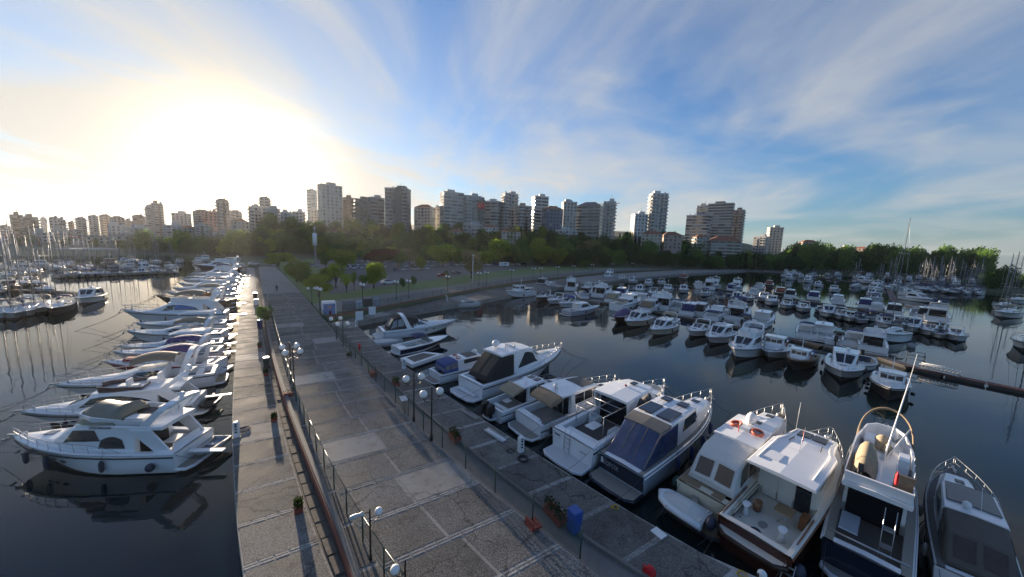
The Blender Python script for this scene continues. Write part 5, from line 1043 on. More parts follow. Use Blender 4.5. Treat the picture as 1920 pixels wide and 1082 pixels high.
sb = tmpl('sailing_yacht', 'tall masted white sailing yacht behind the pilot boat', 'sail', CANV_GR, GEL, 3.6, 'sailboat', None, 1.1, 1.5, mast=16.5); put(sb, (1698, 640), (1650, 655), 1., 0, None, None, False)
sb.root.scale = (.8, .8, 1.34); sb.root.location = P(1690, 636); sb.root.rotation_euler = (0, 0, radians(205))
# boats copied in rows
T = {
 'e0': tmpl('express_cruiser', 'white express cruiser with bare arch in the pontoon rows', 'express', None, group='express cruisers in the pontoon rows'),
 'e1': tmpl('express_cruiser', 'white express cruiser with navy bimini in the pontoon rows', 'express', CANV_BL, group='navy bimini cruisers in the pontoon rows'),
 'e2': tmpl('express_cruiser', 'white express cruiser with beige bimini in the pontoon rows', 'express', CANV_BG, group='beige bimini cruisers in the pontoon rows'),
 'h0': tmpl('hardtop_cruiser', 'white hardtop cruiser with dome in the pontoon rows', 'hard', None, group='hardtop cruisers in the pontoon rows'),
 'h1': tmpl('hardtop_cruiser', 'white hardtop cruiser with navy aft canvas in the pontoon rows', 'hard', CANV_BL, group='canvas backed cruisers in the pontoon rows'),
 'h2': tmpl('hardtop_cruiser', 'white hardtop cruiser with black aft canvas in the pontoon rows', 'hard', CANV_BK, group='black canvas cruisers in the pontoon rows'),
 'f0': tmpl('flybridge_yacht', 'white flybridge yacht in the pontoon rows', 'fly', None, group='flybridge yachts in the pontoon rows'),
 'f1': tmpl('flybridge_yacht', 'white flybridge yacht with navy bimini in the pontoon rows', 'fly', CANV_BL, group='navy topped flybridge yachts in the pontoon rows'),
 't0': tmpl('trawler_yacht', 'white wheelhouse trawler in the pontoon rows', 'trawler', None, W=4.3, fb=1.5, fbow=2.1, group='wheelhouse trawlers in the pontoon rows'),
 't1': tmpl('trawler_yacht', 'dark wooden wheelhouse boat in the pontoon rows', 'trawler', CANV_RD, DARKHULL, W=4.3, fb=1.5, fbow=2.1, wood=WOOD, group='dark wooden boats in the pontoon rows'),
 'o0': tmpl('open_boat', 'small open white motorboat in the pontoon rows', 'open', None, W=4.4, cat='motor boat', group='open boats in the pontoon rows'),
 'o1': tmpl('open_boat', 'small open motorboat with navy bimini in the pontoon rows', 'open', CANV_BL, W=4.4, group='blue topped open boats in the pontoon rows'),
}
# back rows of the basin (stern pixel, bow pixel)
for key, a, c in [('f0', (1172, 514), (1133, 522)), ('e0', (1192, 515), (1160, 524)), ('h0', (1222, 518), (1180, 529)), ('h2', (1238, 521), (1212, 534)), ('e2', (1262, 521), (1236, 531)), ('t0', (1262, 533), (1250, 546)), ('h1', (1290, 528), (1280, 547)), ('t1', (1276, 524), (1290, 520)),
                  ('f0', (1356, 526), (1336, 540)), ('e1', (1338, 538), (1318, 553)), ('o1', (1356, 546), (1348, 558)), ('f0', (1398, 530), (1376, 543)), ('h0', (1396, 545), (1378, 563)), ('e0', (1412, 548), (1400, 562)), ('e2', (1420, 541), (1432, 535)), ('t0', (1440, 550), (1430, 563)), ('t1', (1462, 555), (1466, 542)), ('h2', (1480, 558), (1486, 545)), ('t1', (1440, 538), (1448, 530)),
                  ('e0', (1512, 560), (1505, 582)), ('h1', (1524, 562), (1530, 545)), ('o0', (1546, 566), (1540, 584)), ('h0', (1570, 570), (1572, 556)), ('e2', (1592, 572), (1594, 600)), ('h1', (1622, 578), (1618, 562)), ('o1', (1634, 580), (1632, 598)), ('e0', (1644, 582), (1642, 568)), ('e1', (1654, 586), (1663, 612)), ('h2', (1676, 590), (1672, 572)), ('t0', (1684, 590), (1690, 616)), ('h0', (1706, 594), (1712, 620)), ('e2', (1722, 594), (1718, 578)), ('h2', (1736, 598), (1732, 584)), ('f1', (1756, 604), (1752, 582)), ('o0', (1760, 608), (1764, 630)), ('e0', (1774, 612), (1796, 636)),
                  ('h0', (1668, 548), (1628, 552)), ('e1', (1670, 556), (1632, 561)), ('f0', (1666, 541), (1630, 543)), ('f0', (1690, 560), (1756, 566)), ('h0', (1688, 552), (1740, 556)), ('e0', (1684, 546), (1730, 547)), ('f1', (1680, 540), (1712, 540)), ('t0', (1592, 536), (1560, 545)), ('h0', (1562, 528), (1530, 536)), ('f0', (1540, 522), (1510, 528)),
                  ('f0', (1500, 518), (1476, 523)), ('h1', (1590, 520), (1622, 524)), ('f0', (1604, 528), (1640, 530)), ('e0', (1640, 521), (1670, 524)), ('t0', (1660, 534), (1640, 538))]:
    put(T[key], a, c, .9)
rr_ = random.Random(11); keys = list(T)
# the crowd round the shore end of the middle pontoon
for key, a, c in [('h2', (1012, 536), (1040, 522)), ('e1', (1040, 541), (1020, 530)), ('f0', (1068, 545), (1090, 524)), ('h0', (1100, 546), (1118, 528)), ('h2', (1124, 549), (1142, 533)), ('e2', (1098, 560), (1078, 548)), ('h1', (1160, 557), (1182, 541)), ('e0', (1180, 563), (1205, 547)), ('h0', (1196, 571), (1222, 553)), ('t0', (1222, 572), (1246, 556)), ('f0', (1236, 582), (1268, 561)), ('e1', (1262, 583), (1288, 566)), ('h2', (1302, 592), (1330, 574)), ('e0', (1352, 600), (1376, 580)), ('f1', (1372, 604), (1402, 582)), ('o1', (1390, 612), (1408, 594)), ('e2', (1262, 602), (1240, 613)),
                  ('h0', (1540, 640), (1548, 606)), ('o0', (1566, 646), (1572, 622)), ('e1', (1600, 652), (1604, 618)), ('o1', (1416, 620), (1408, 640)), ('o0', (1614, 664), (1618, 690)), ('h2', (1210, 537), (1196, 548)), ('e0', (1232, 540), (1222, 553)), ('h0', (1312, 541), (1300, 530)), ('f0', (1330, 543), (1322, 526)), ('h1', (1372, 546), (1366, 532)), ('e1', (1412, 552), (1416, 536)), ('t0', (1450, 556), (1446, 570)), ('e0', (1478, 560), (1474, 576)), ('o0', (1496, 562), (1490, 574)), ('h1', (1556, 572), (1552, 592)), ('e0', (1576, 575), (1576, 596)), ('o1', (1612, 580), (1612, 602)), ('e0', (1740, 602), (1744, 626))]: put(T[key], a, c, .9)
for i in range(56):                       # the far right marina, in three lines
    ln = i % 4; x = 1470 + (i // 4) * 27 + rr_.uniform(-5, 5); y = (511.5, 514.5, 518, 526)[ln] + (x - 1470) * .028 + rr_.uniform(-.5, .5)
    if ln == 3 and x < 1640: continue
    put(T[rr_.choice(keys)], (x, y - 1), (x + rr_.choice((-1, 1)) * 5, y + 1.6), .6, .5, None, None, True, rr_.uniform(9, 13))
SR = tmpl('sailing_yacht', 'white sailing yacht in the right hand marina', 'sail', CANV_BL, GEL, 3.6, 'sailboat', 'sailing yachts of the right hand marina', 1.1, 1.5, mast=15.5)
for i in range(30):
    x = rr_.uniform(1725, 1850) if i > 5 else rr_.uniform(1560, 1720); y = 530 + (x - 1600) * .055 + rr_.uniform(-2, 5)
    put(SR, (x, y), (x - 14, y + 4), .5, 0, None, None, True, rr_.uniform(9, 14))
SN = tmpl('sailing_yacht', 'navy hulled sailing yacht by the headland trees', 'sail', CANV_BL, NAVY, 3.6, 'sailboat', None, 1.1, 1.5, mast=15.5); put(SN, (1792, 552), (1762, 545), .5, 0, None, None, False)
SE = tmpl('sailing_yacht', 'bare masted ivory sailing yacht at the harbour mouth', 'sail', CANV_BG, OFFW, 3.6, 'sailboat', 'ivory yachts at the harbour mouth', 1.2, 1.6, mast=15.)
for a, c in (((1905, 572), (1872, 578)), ((1925, 583), (1876, 592)), ((1935, 560), (1895, 566)), ((1960, 640), (1915, 652))): put(SE, a, c, .9, 0, None, None, True, 14.5)
# far left marina
SLs = [tmpl('sailing_yacht', f'white sailing yacht with {cn} sail cover in the left hand marina', 'sail', cm, GEL, 3.6, 'sailboat', f'{cn} covered yachts of the left hand marina', 1.2, 1.55, mast=mh) for cn, cm, mh in (('grey', CANV_GR, 16.), ('navy blue', CANV_BL, 15.), ('beige', CANV_BG, 17.), ('white', CANV_WH, 14.5))]
def SLp(): return rr_.choice(SLs)
for i, (x, y) in enumerate(((6, 592), (27, 592), (50, 588), (70, 582), (88, 580))): put(SLp(), (x - 30, y - 34), (x, y), 1.0, 0)
SK = tmpl('sailing_yacht', 'black hulled sailing yacht at the end of the left hand row', 'sail', CANV_BL, BLACK, 3.4, 'sailboat', None, 1.2, 1.6, mast=18.); put(SK, (152, 553), (97, 583), 1.0, 0, None, None, False)
put(T['h2'], (186, 556), (150, 566), .9, .5, 'dark topped cruiser beyond the black hulled sailing yacht')
SB = tmpl('sailing_yacht', 'blue hulled sailing yacht in the left hand marina', 'sail', CANV_BR, CANV_BR, 3.6, 'sailboat', 'blue hulled yachts of the left hand marina', 1.2, 1.55, mast=15.)
for i in range(26):
    x = 112 + i * 8.6; y = 519 - i * .33
    if i in (6, 8): put(SB, (x - 6, y - 9), (x, y), .7, 0, None, None, True, 9.5)
    else: put(SLp() if i % 3 else T[rr_.choice(('e0', 'o0', 'h0', 'o1'))], (x - 6, y - 9), (x, y), .7, 0, None, None, True, rr_.uniform(7, 10.5))
for i in range(50):
    x = rr_.uniform(-20, 400); y = rr_.uniform(491, 508) if x > 100 else rr_.uniform(497, 548)
    if x > 330: y = rr_.uniform(487, 494)
    put(SLp() if rr_.random() < (.8 if x < 180 else .45) else T[rr_.choice(keys)], (x - 14, y - 3), (x + 3, y), .6, 0, None, None, True, rr_.uniform(8, 13))
# ---------------------------------------------------------------- floating pontoons
M_PONT = mat('pontoon_decking', (.12, .095, .075), .8, noise=(2.5, .4)); M_PFLOAT = mat('pontoon_float', (.05, .05, .05), .8)
def pontoon(name, pts, w, m=M_PONT, label='', z=.42):
    w *= .75
    root = empty(name, P(*pts[0], z), 0, label, 'pontoon'); W_ = [P(x, y, z) for x, y in pts]
    for a, b in zip(W_, W_[1:]):
        d = (b - a); n = max(1, int(d.length / 9)); u = d.normalized(); s_ = Vector((-u.y, u.x, 0)) * w / 2
        for i in range(n):
            p, q = a.lerp(b, (i + .01) / n), a.lerp(b, (i + .99) / n); o = [p - s_, q - s_, q + s_, p + s_]
            sec = keep(MB().prism([(v.x, v.y) for v in o], z - .12, z).build('deck_section', m), root)
            o2 = [c_.lerp((p + q) / 2, .06) for c_ in o]; keep(MB().prism([(v.x, v.y) for v in o2], -.3, z - .12).build('float', M_PFLOAT), root)
    return root
pontoon('pontoon', [(1060, 560), (1160, 570), (1260, 590), (1345, 605), (1432, 622), (1545, 648), (1650, 668), (1712, 688)], 2.0, M_PONT, 'long timber pontoon running between the two lines of middle basin boats')
pontoon('pontoon', [(1712, 688), (1770, 701), (1850, 717), (1990, 745)], 1.7, mat('red_brown_decking', (.14, .05, .035), .7, noise=(2, .4)), 'red brown outer pontoon reaching toward the harbour mouth')
pontoon('pontoon', [(1180, 530), (1300, 538), (1400, 548), (1470, 557), (1560, 571), (1660, 586), (1762, 603)], 2.0, M_PONT, 'grey pontoon behind the row of small cruisers')
pontoon('pontoon', [(1440, 511), (1520, 518), (1600, 529), (1640, 534)], 2.2, M_PONT, 'dark far pontoon leading from the breakwater')
pontoon('pontoon', [(1652, 528), (1668, 545), (1680, 570)], 2.6, mat('rust_decking', (.10, .045, .04), .7, noise=(2, .4)), 'rust coloured pontoon between two lines of white yachts')
pontoon('pontoon', [(-30, 540), (100, 546), (190, 552)], 2., M_PONT, 'pontoon behind the left hand sailing yachts')
# boarding bridge on the outer pontoon
p0, p1 = P(1724, 690.5, .42), P(1800, 707, .42); root = empty('boarding_bridge', p0, 0, 'white lattice boarding bridge lying on the outer pontoon', 'gangway'); u = (p1 - p0); s_ = Vector((-u.y, u.x, 0)).normalized() * .5
mb = MB()
for sg in (1, -1):
    for h in (.12, .7): mb.tube([p0 + s_ * sg + Vector((0, 0, h)), p0.lerp(p1, .5) + s_ * sg + Vector((0, 0, h + .08)), p1 + s_ * sg + Vector((0, 0, h))], .06, 5)
    for i in range(10): mb.tube([p0.lerp(p1, i / 10) + s_ * sg + Vector((0, 0, .25)), p0.lerp(p1, (i + 1) / 10) + s_ * sg + Vector((0, 0, .74))], .03, 4)
keep(mb.build('lattice_side', WHITEP), root); keep(MB().poly([p0 + s_ + Vector((0, 0, .3)), p1 + s_ + Vector((0, 0, .3)), p1 - s_ + Vector((0, 0, .3)), p0 - s_ + Vector((0, 0, .3))]).build('walkway', GTEAK), root)
c = empty('railing_cage', P(1715, 680, .6), radians(40), 'dark steel railing cage at the pontoon joint', 'railing'); mb = MB()
for x in (-1.2, 1.2):
    for y in (-.8, .8): mb.tube([(x, y, 0), (x, y, 1.3)], .04, 5)
for z in (.7, 1.3): mb.tube([(-1.2, -.8, z), (1.2, -.8, z), (1.2, .8, z), (-1.2, .8, z)], .035, 5, True)
mb.build('rail_frame', M_DARKFENCE, c)
c = empty('mooring_buoy', P(1708, 652), 0, 'round grey mooring buoy floating beside the sailing yacht', 'buoy'); MB().ball((0, 0, .25), .55, 12, 8).build('float', mat('buoy_grey', (.3, .3, .29), .6, noise=(4, .3)), c); MB().torus((0, 0, .84), .12, .03, 10, 5, (1, 0, 0)).build('ring', STEEL, c)
# inflatable by the shore quay
c = empty('inflatable_boat', P(866, 574), radians(20), 'grey white inflatable boat with steel arch by the shore quay', 'dinghy'); inflatable(c, 8.5, RUBB, WHITEP, None, True, 1.5); MB().box((.3, 0, .9), (.9, .8, 1.0), 0, .7).build('console', WHITEP, c); MB().tube([(-3.4, 1.1, .4), (-3.7, 1.0, 2.6), (-3.7, -1.0, 2.6), (-3.4, -1.1, .4)], .06, 6).build('arch', WHITEP, c)
# ================================================================ the city on the hill
WALLS = {'white': (.55, .54, .52), 'cream': (.50, .45, .37), 'grey': (.38, .38, .38), 'dark': (.15, .145, .14), 'brown': (.28, .20, .16), 'pink': (.42, .30, .25), 'blue': (.14, .16, .20), 'beige': (.47, .44, .39), 'glass': (.20, .26, .30)}
for kx, c in WALLS.items(): WALLS[kx] = mat('facade_' + kx, c, .8 if kx != 'glass' else .15, noise=(.25, .14))
BLIND = mat('drawn_blind', (.30, .29, .27), .6); WIN = mat('far_window_glass', (.03, .036, .045), .08, spec=.7); SLABM = mat('balcony_concrete', (.48, .47, .45), .8, noise=(.4, .12)); TILE = mat('terracotta_tile', (.26, .10, .055), .85, noise=(.8, .25)); ROOFG = mat('roof_grey', (.16, .15, .145), .85, noise=(.5, .2)); SLABD = mat('balcony_dark', (.16, .15, .14), .8)
BLUETANK = mat('blue_tank', (.08, .15, .3), .5); BR = random.Random(21); NB = 0
def building(label, x0, x1, yt, dep, wall='white', style='balc', roof='flat', slab=SLABM, floors=None, rot=None, name='apartment_tower', sink=6., deep=.62):
    """a block whose outer edges fall on pixel columns x0..x1 and whose top is at pixel row yt, standing at a view depth"""
    if x0 > 1280: dep += 42
    xc = (x0 + x1) / 2; g = ground_at(xc, dep); top = PD(xc, yt, dep); H = max(top.z - g.z, 5.); Wd = (x1 - x0) / 640 * dep / sqrt(1 + ((xc - 960) / 640) ** 2)
    az = atan2(g.x, g.y); r_ = BR.choice((-1, 1)) * BR.uniform(.25, .5) if rot is None else rot
    w = Wd / (abs(cos(r_ + az * .0)) + deep * abs(sin(r_))); d = w * deep; root = empty(name, g, -az + r_, label, 'building')
    fl = floors or max(2, round(H / (3.1 if x0 > 380 else 2.3))); fh = H / fl
    mb = MB().box((0, 0, (H - sink) / 2), (w, d, H + sink))
    if style == 'notch': mb.box((w * .12, -d * .5 - .6, H / 2), (w * .3, 1.6, H + 2.2))
    body = mb.build('wall', WALLS[wall], root)
    wm = MB(); sm = MB()
    for face in range(4):
        fw = w if face % 2 == 0 else d; off = d / 2 if face % 2 == 0 else w / 2; a = face * pi / 2
        def pt(u, v, o): q = (u, -(off + o)); return (q[0] * cos(a) - q[1] * sin(a), q[0] * sin(a) + q[1] * cos(a), v)
        nb = max(2, round(fw / (3.4 if style != 'band' else 6.5)))
        if face == 2: continue                       # the side no one sees stays plain
        for k in range(fl):
            z0 = k * fh; 
            if z0 < -.5: continue
            for i in range(nb):
                u0 = -fw / 2 + fw * (i + .16) / nb; u1 = -fw / 2 + fw * (i + .84) / nb
                if style == 'band': u0, u1 = -fw / 2 + fw * (i + .04) / nb, -fw / 2 + fw * (i + .96) / nb
                if style == 'punch' or style == 'notch': u0, u1 = -fw / 2 + fw * (i + .27) / nb, -fw / 2 + fw * (i + .73) / nb
                h0, h1 = (.28, .82) if style != 'balc' else (.1, .8)
                wm.cur = 1 if BR.random() < .28 else 0
                wm.poly([pt(u0, z0 + fh * h0, .05), pt(u1, z0 + fh * h0, .05), pt(u1, z0 + fh * h1, .05), pt(u0, z0 + fh * h1, .05)])
            if style in ('balc', 'band') or (style == 'notch' and face == 0):
                segs = ((-.5, .5),) if style == 'band' else (((-.48, -.12), (.12, .48)) if face % 2 == 0 else ((-.4, .4),))
                o = 1.3 if style != 'band' else .35
                for s0, s1 in segs:
                    P_ = [pt(fw * s0, z0, 0), pt(fw * s1, z0, 0), pt(fw * s1, z0, o), pt(fw * s0, z0, o)]; b0 = len(sm.v); hh = fh * (.36 if style == 'balc' else .22)
                    A = [(p[0], p[1], p[2] - .12) for p in P_]; B = [(p[0], p[1], p[2] + hh) for p in P_]
                    sm.poly(A[::-1]); sm.poly([A[3], A[2], B[2], B[3]][::-1]); sm.poly([A[0], A[3], B[3], B[0]][::-1]); sm.poly([A[2], A[1], B[1], B[2]][::-1])
                    sm.poly([B[0], B[1], B[2], B[3]][::-1] if style == 'band' else [P_[0], P_[1], P_[2], P_[3]])
    o = wm.build('window_grid', [WIN, BLIND], root); o['kind'] = 'stuff'
    if sm.v: o = sm.build('balcony_tier', slab, root); o['kind'] = 'stuff'
    if roof == 'flat':
        MB().box((0, 0, H + .4), (w * 1.03, d * 1.03, .9)).build('parapet', slab if style != 'punch' else WALLS[wall], root)
        MB().box((w * BR.uniform(-.2, .2), 0, H + 2.0), (w * .38, d * .45, 2.6)).build('lift_housing', WALLS[wall], root)
        [MB().lathe([(.75, 0), (.75, 1.5), (.1, 1.8)], (w * BR.uniform(-.4, .4), d * BR.uniform(-.35, .1), H + .8), 8).build('water_tank', BR.choice((WHITEP, GREYB, BLUETANK)), root) for _ in range(BR.randint(0, 3))]
        if BR.random() < .6: MB().tube([(w * .1, 0, H + 3), (w * .1, 0, H + 6.5)], .12, 4).build('aerial', M_DARKFENCE, root)
    else:
        rm = TILE if roof == 'tile' else ROOFG; hh = min(w, d) * .32; e = 1.06; mb = MB(); x, y = w / 2 * e, d / 2 * e; rx = max(0, x - y) ; ry = max(0, y - x)
        q = [(-x, -y, H), (x, -y, H), (x, y, H), (-x, y, H), (-rx - .01, -ry, H + hh), (rx + .01, ry, H + hh)]
        mb.poly([q[0], q[1], q[5], q[4]]); mb.poly([q[2], q[3], q[4], q[5]]); mb.poly([q[1], q[2], q[5]]); mb.poly([q[3], q[0], q[4]]); mb.poly([q[3], q[2], q[1], q[0]])
        rf = mb.build('roof', rm, root); MB().box((w * .2, 0, H + hh * .8), (1.2, 1.0, 2.0)).build('chimney', WALLS[wall], rf)
    return root
B_ = building
# --- left skyline
B_('dark apartment block at the far left end of the skyline', 6, 26, 424, 330, 'brown', 'balc', 'hip')
B_('dark slab tower with stacked balconies above the sailing masts', 27, 52, 405, 300, 'dark', 'band', slab=SLABD, rot=.3)
B_('dark broad tower joined beside the dark slab tower', 48, 80, 409, 296, 'dark', 'balc', slab=SLABD, rot=.3)
B_('distant pale glass tower peeping over the left roofs', 83, 95, 410, 620, 'glass', 'band')
B_('grey tower with pointed roof on the left skyline', 99, 119, 409, 310, 'grey', 'punch', 'hip')
B_('narrow brown tower beside the pointed grey tower', 117, 130, 414, 306, 'brown', 'balc')
B_('thin brown apartment tower standing alone', 134, 145, 417, 330, 'brown', 'punch', 'hip')
B_('grey hip roofed apartment block above the white mansard building', 148, 168, 410, 330, 'grey', 'balc', 'hip')
B_('dark roofed apartment block with three gables', 172, 191, 406, 340, 'grey', 'punch', 'hip')
B_('brown roofed apartment block left of the skyline cranes', 193, 214, 405, 350, 'brown', 'balc', 'hip')
B_('wide beige apartment block on the left hill', 212, 240, 409, 350, 'beige', 'balc', 'hip')
B_('beige apartment block with flat roof on the left hill', 238, 258, 416, 360, 'beige', 'punch')
B_('brown block with dark roof beside the twin brown tower', 254, 279, 406, 350, 'brown', 'punch', 'hip')
B_('twin brown tower, lower half', 279, 297, 391, 330, 'pink', 'balc', rot=.35)
B_('twin brown tower, taller half', 291, 313, 384, 334, 'brown', 'balc', rot=.35)
B_('pale stepped block right of the twin brown tower', 327, 364, 402, 390, 'beige', 'punch')
B_('pink apartment block with hip roof near the sun', 367, 402, 398, 350, 'pink', 'balc', 'hip')
B_('orange brown slab block near the sun', 397, 413, 399, 346, 'pink', 'punch')
B_('tall tower standing just left of the sun', 411, 435, 377, 340, 'brown', 'balc', 'hip', rot=.3)
B_('pale block below the sun glow', 433, 458, 398, 380, 'cream', 'balc', 'hip')
B_('block standing just right of the sun', 470, 494, 390, 335, 'beige', 'balc')
B_('slim stepped tower right of the sun', 491, 512, 373, 350, 'beige', 'balc', 'hip')
B_('pale balcony block in front of the slim stepped tower', 496, 529, 393, 330, 'cream', 'balc')
B_('white balcony block between the sun and the glass tower', 529, 552, 400, 330, 'white', 'balc')
B_('low white rounded balcony block before the glass tower', 551, 575, 399, 330, 'white', 'balc')
B_('plain pale glass office tower far behind', 579, 598, 359, 720, 'glass', 'band', name='glass_tower')
B_('narrow beige block at the foot of the glass tower', 585, 601, 396, 360, 'beige', 'punch')
# --- centre
B_('tall beige tower with stepped crown left of the car park trees', 599, 645, 352, 320, 'beige', 'punch', rot=.32)
B_('dark brown block beside the tall beige tower', 645, 668, 374, 335, 'brown', 'balc', slab=SLABD)
B_('black brown block with dense balconies', 663, 697, 377, 318, 'dark', 'balc', slab=SLABD)
B_('grey block with white balcony edges left of the striped tower', 690, 722, 374, 325, 'grey', 'band')
B_('dark and white striped tower with a central white fin', 723, 771, 358, 318, 'dark', 'notch', rot=-.3)
B_('low white stepped block in the skyline gap', 777, 815, 391, 350, 'white', 'balc', 'tile')
B_('small cream block beside the round white tower', 812, 826, 392, 360, 'cream', 'punch')
B_('broad white tower with ribbon balconies', 824, 868, 365, 330, 'white', 'band', rot=.35)
B_('grey tower beside the flag hung on a wall', 866, 900, 371, 335, 'grey', 'balc')
B_('grey block carrying a large red flag banner', 893, 908, 378, 333, 'dark', 'punch', rot=.1)
B_('white slab block right of the red flag', 904, 939, 381, 345, 'white', 'band')
B_('grey tower with overhanging flat crown', 937, 968, 367, 345, 'grey', 'balc')
B_('brown balcony block under the crowned tower', 966, 994, 389, 335, 'brown', 'balc')
B_('white ribbon tower with rounded corners', 993, 1024, 372, 340, 'white', 'band')
B_('dark slate blue block with tile roof', 1013, 1052, 394, 318, 'blue', 'punch', 'tile')
B_('beige grid windowed tower beside the slate block', 1048, 1077, 382, 335, 'beige', 'punch')
B_('wide pale block with long balconies under a crane', 1076, 1127, 389, 345, 'beige', 'band', 'hip')
B_('white mid rise block with red balcony panels', 1126, 1149, 381, 320, 'white', 'balc')
B_('low white block standing above the trees', 1178, 1210, 404, 330, 'white', 'punch')
B_('tall white and grey tower standing alone on the right', 1208, 1244, 367, 330, 'white', 'balc', rot=.4)
B_('dark glazed block with pale columns', 1281, 1327, 406, 330, 'blue', 'band', slab=WALLS['white'], rot=-.3)
B_('beige block rising behind the white framed slab', 1299, 1324, 388, 380, 'cream', 'balc')
B_('white framed slab tower with dark ribbon windows', 1319, 1368, 385, 345, 'dark', 'band', slab=WALLS['white'], rot=-.12)
B_('brown tower with open balconies at its side', 1366, 1389, 396, 350, 'brown', 'balc')
B_('small cream block alone above the right hand trees', 1433, 1464, 428, 400, 'cream', 'punch')
# --- low buildings
for i, (x0, x1, yt, dep, wl, st, rf) in enumerate([(-30, 8, 432, 300, 'dark', 'punch', 'hip'), (64, 104, 436, 270, 'grey', 'punch', 'flat'), (100, 132, 432, 280, 'beige', 'balc', 'flat'), (128, 158, 434, 290, 'grey', 'balc', 'hip'), (206, 240, 424, 300, 'white', 'punch', 'flat'), (238, 284, 428, 290, 'cream', 'balc', 'flat'), (310, 345, 424, 310, 'white', 'balc', 'flat'), (338, 372, 428, 320, 'cream', 'punch', 'tile'), (0, 40, 446, 260, 'grey', 'punch', 'tile'), (40, 80, 452, 250, 'brown', 'punch', 'tile'), (118, 162, 448, 250, 'grey', 'punch', 'tile'),
        (370, 402, 424, 320, 'cream', 'balc', 'flat'), (436, 470, 416, 330, 'cream', 'punch', 'tile'), (690, 720, 424, 290, 'cream', 'punch', 'tile'), (612, 660, 424, 285, 'beige', 'punch', 'tile'), (868, 905, 412, 300, 'grey', 'balc', 'flat'), (902, 935, 416, 296, 'white', 'punch', 'tile'), (934, 975, 424, 290, 'cream', 'punch', 'tile'), (1040, 1080, 422, 300, 'white', 'balc', 'flat'), (1200, 1240, 428, 300, 'cream', 'punch', 'tile'), (1236, 1276, 430, 300, 'pink', 'punch', 'tile'), (1296, 1328, 445, 290, 'cream', 'balc', 'tile'), (1322, 1388, 452, 285, 'cream', 'band', 'tile'), (1410, 1440, 445, 380, 'white', 'balc', 'flat'), (1494, 1534, 455, 360, 'cream', 'punch', 'tile'), (1572, 1602, 466, 360, 'white', 'punch', 'flat'), (1600, 1628, 466, 370, 'pink', 'punch', 'tile'), (1650, 1672, 474, 350, 'cream', 'punch', 'tile'), (836, 872, 424, 288, 'cream', 'punch', 'tile'), (770, 800, 428, 290, 'white', 'punch', 'tile')]):
    beside = ('by the left end of the skyline', 'below the dark slab tower', 'below the pointed grey tower', 'below the thin brown tower', 'below the three gabled block', 'left of the twin brown tower', 'right of the twin brown tower', 'left of the pink block', 'behind the left hand pontoon', 'behind the left hand yachts', 'left of the mansard building', 'below the pink block', 'between tower and sun', 'below the striped tower', 'below the tall beige tower', 'below the flag banner', 'right of the flag banner', 'below the crowned tower', 'below the beige grid tower', 'left foot of the lone white tower', 'right foot of the lone white tower', 'below the dark glazed block', 'in front of the white framed slab', 'beside the lone cream block', 'above the far right marina', 'behind the headland trees', 'beside the white headland house', 'at the end of the headland', 'below the broad white tower', 'right of the striped tower')[i]
    where = 'behind the left hand marina' if x1 < 300 else ('below the sun' if x1 < 480 else ('among the hillside trees' if x1 < 1290 else 'on the right hand shore')); where = beside
    if 480 < x0 < 1290: yt += 11
    B_(f'low {wl} {"villa with tiled roof" if rf == "tile" else ("house with dark hip roof" if rf == "hip" else "flat roofed house")} {where}', x0, x1, yt, dep, wl, st, rf, name='house')
B_('long white mansard roofed building behind the left hand masts', 162, 210, 446, 262, 'cream', 'punch', 'hip', rot=.08, name='mansard_building', deep=.4); B_('second wing of the long white mansard building', 206, 258, 443, 272, 'cream', 'punch', 'hip', rot=.08, name='mansard_building', deep=.4)
B_('white neoclassical building at the head of the pier', 402, 470, 440, 268, 'white', 'punch', 'flat', rot=.05, name='villa', deep=.35)
# red flag with white crescent and star on the grey block
g = PD(902, 386, 325); fl_ = empty('flag_banner', g, -atan2(g.x, g.y), 'large red flag with white crescent hung on the grey block', 'flag'); 
MB().box((0, 0, 0), (6.4, .2, 5.2)).build('cloth', REDF, fl_); cr = MB()
out = [(1.35 * cos(a) - .5, -.14, 1.35 * sin(a)) for a in np.linspace(.55, 2 * pi - .55, 18)]; inn = [(1.1 * cos(a) - .2, -.14, 1.1 * sin(a)) for a in np.linspace(2 * pi - .75, .75, 18)]
cr.poly(out + inn); cr.build('crescent', WHITEP, fl_); MB().poly([(1.3 + (.6 if i % 2 == 0 else .24) * cos(pi + i * pi / 5), -.14, (.6 if i % 2 == 0 else .24) * sin(pi + i * pi / 5)) for i in range(10)]).build('star', WHITEP, fl_)
# long open shed on the left hand hard standing
p0, p1 = P(112, 487, ZR), P(205, 484, ZR); u = p1 - p0; sh = empty('open_shed', p0, 0, 'long open shed with pale flat roof behind the left hand boats', 'shed'); s_ = Vector((-u.y, u.x, 0)).normalized() * 5
keep(MB().prism([((q).x, (q).y) for q in (p0 - s_, p1 - s_, p1 + s_, p0 + s_)], 6.0, 6.5).build('roof', SLABM), sh)
for i in range(9):
    for sg in (-.9, .9): q = p0.lerp(p1, i / 8) + s_ * sg; keep(MB().tube([(q.x, q.y, 1.4), (q.x, q.y, 6.1)], .15, 5).build('column', WALLS['grey']), sh)
# crane on the skyline
g = ground_at(1112, 352); c = empty('tower_crane', g, 0, 'tower crane with long jib above the wide pale block', 'crane'); t_ = PD(1112, 386, 352); hh = t_.z - g.z
MB().tube([(0, 0, 0), (0, 0, hh)], .5, 4).build('mast', WALLS['brown'], c); MB().tube([(-10, 0, hh), (24, 0, hh + 3)], .35, 4).build('jib', WALLS['brown'], c)
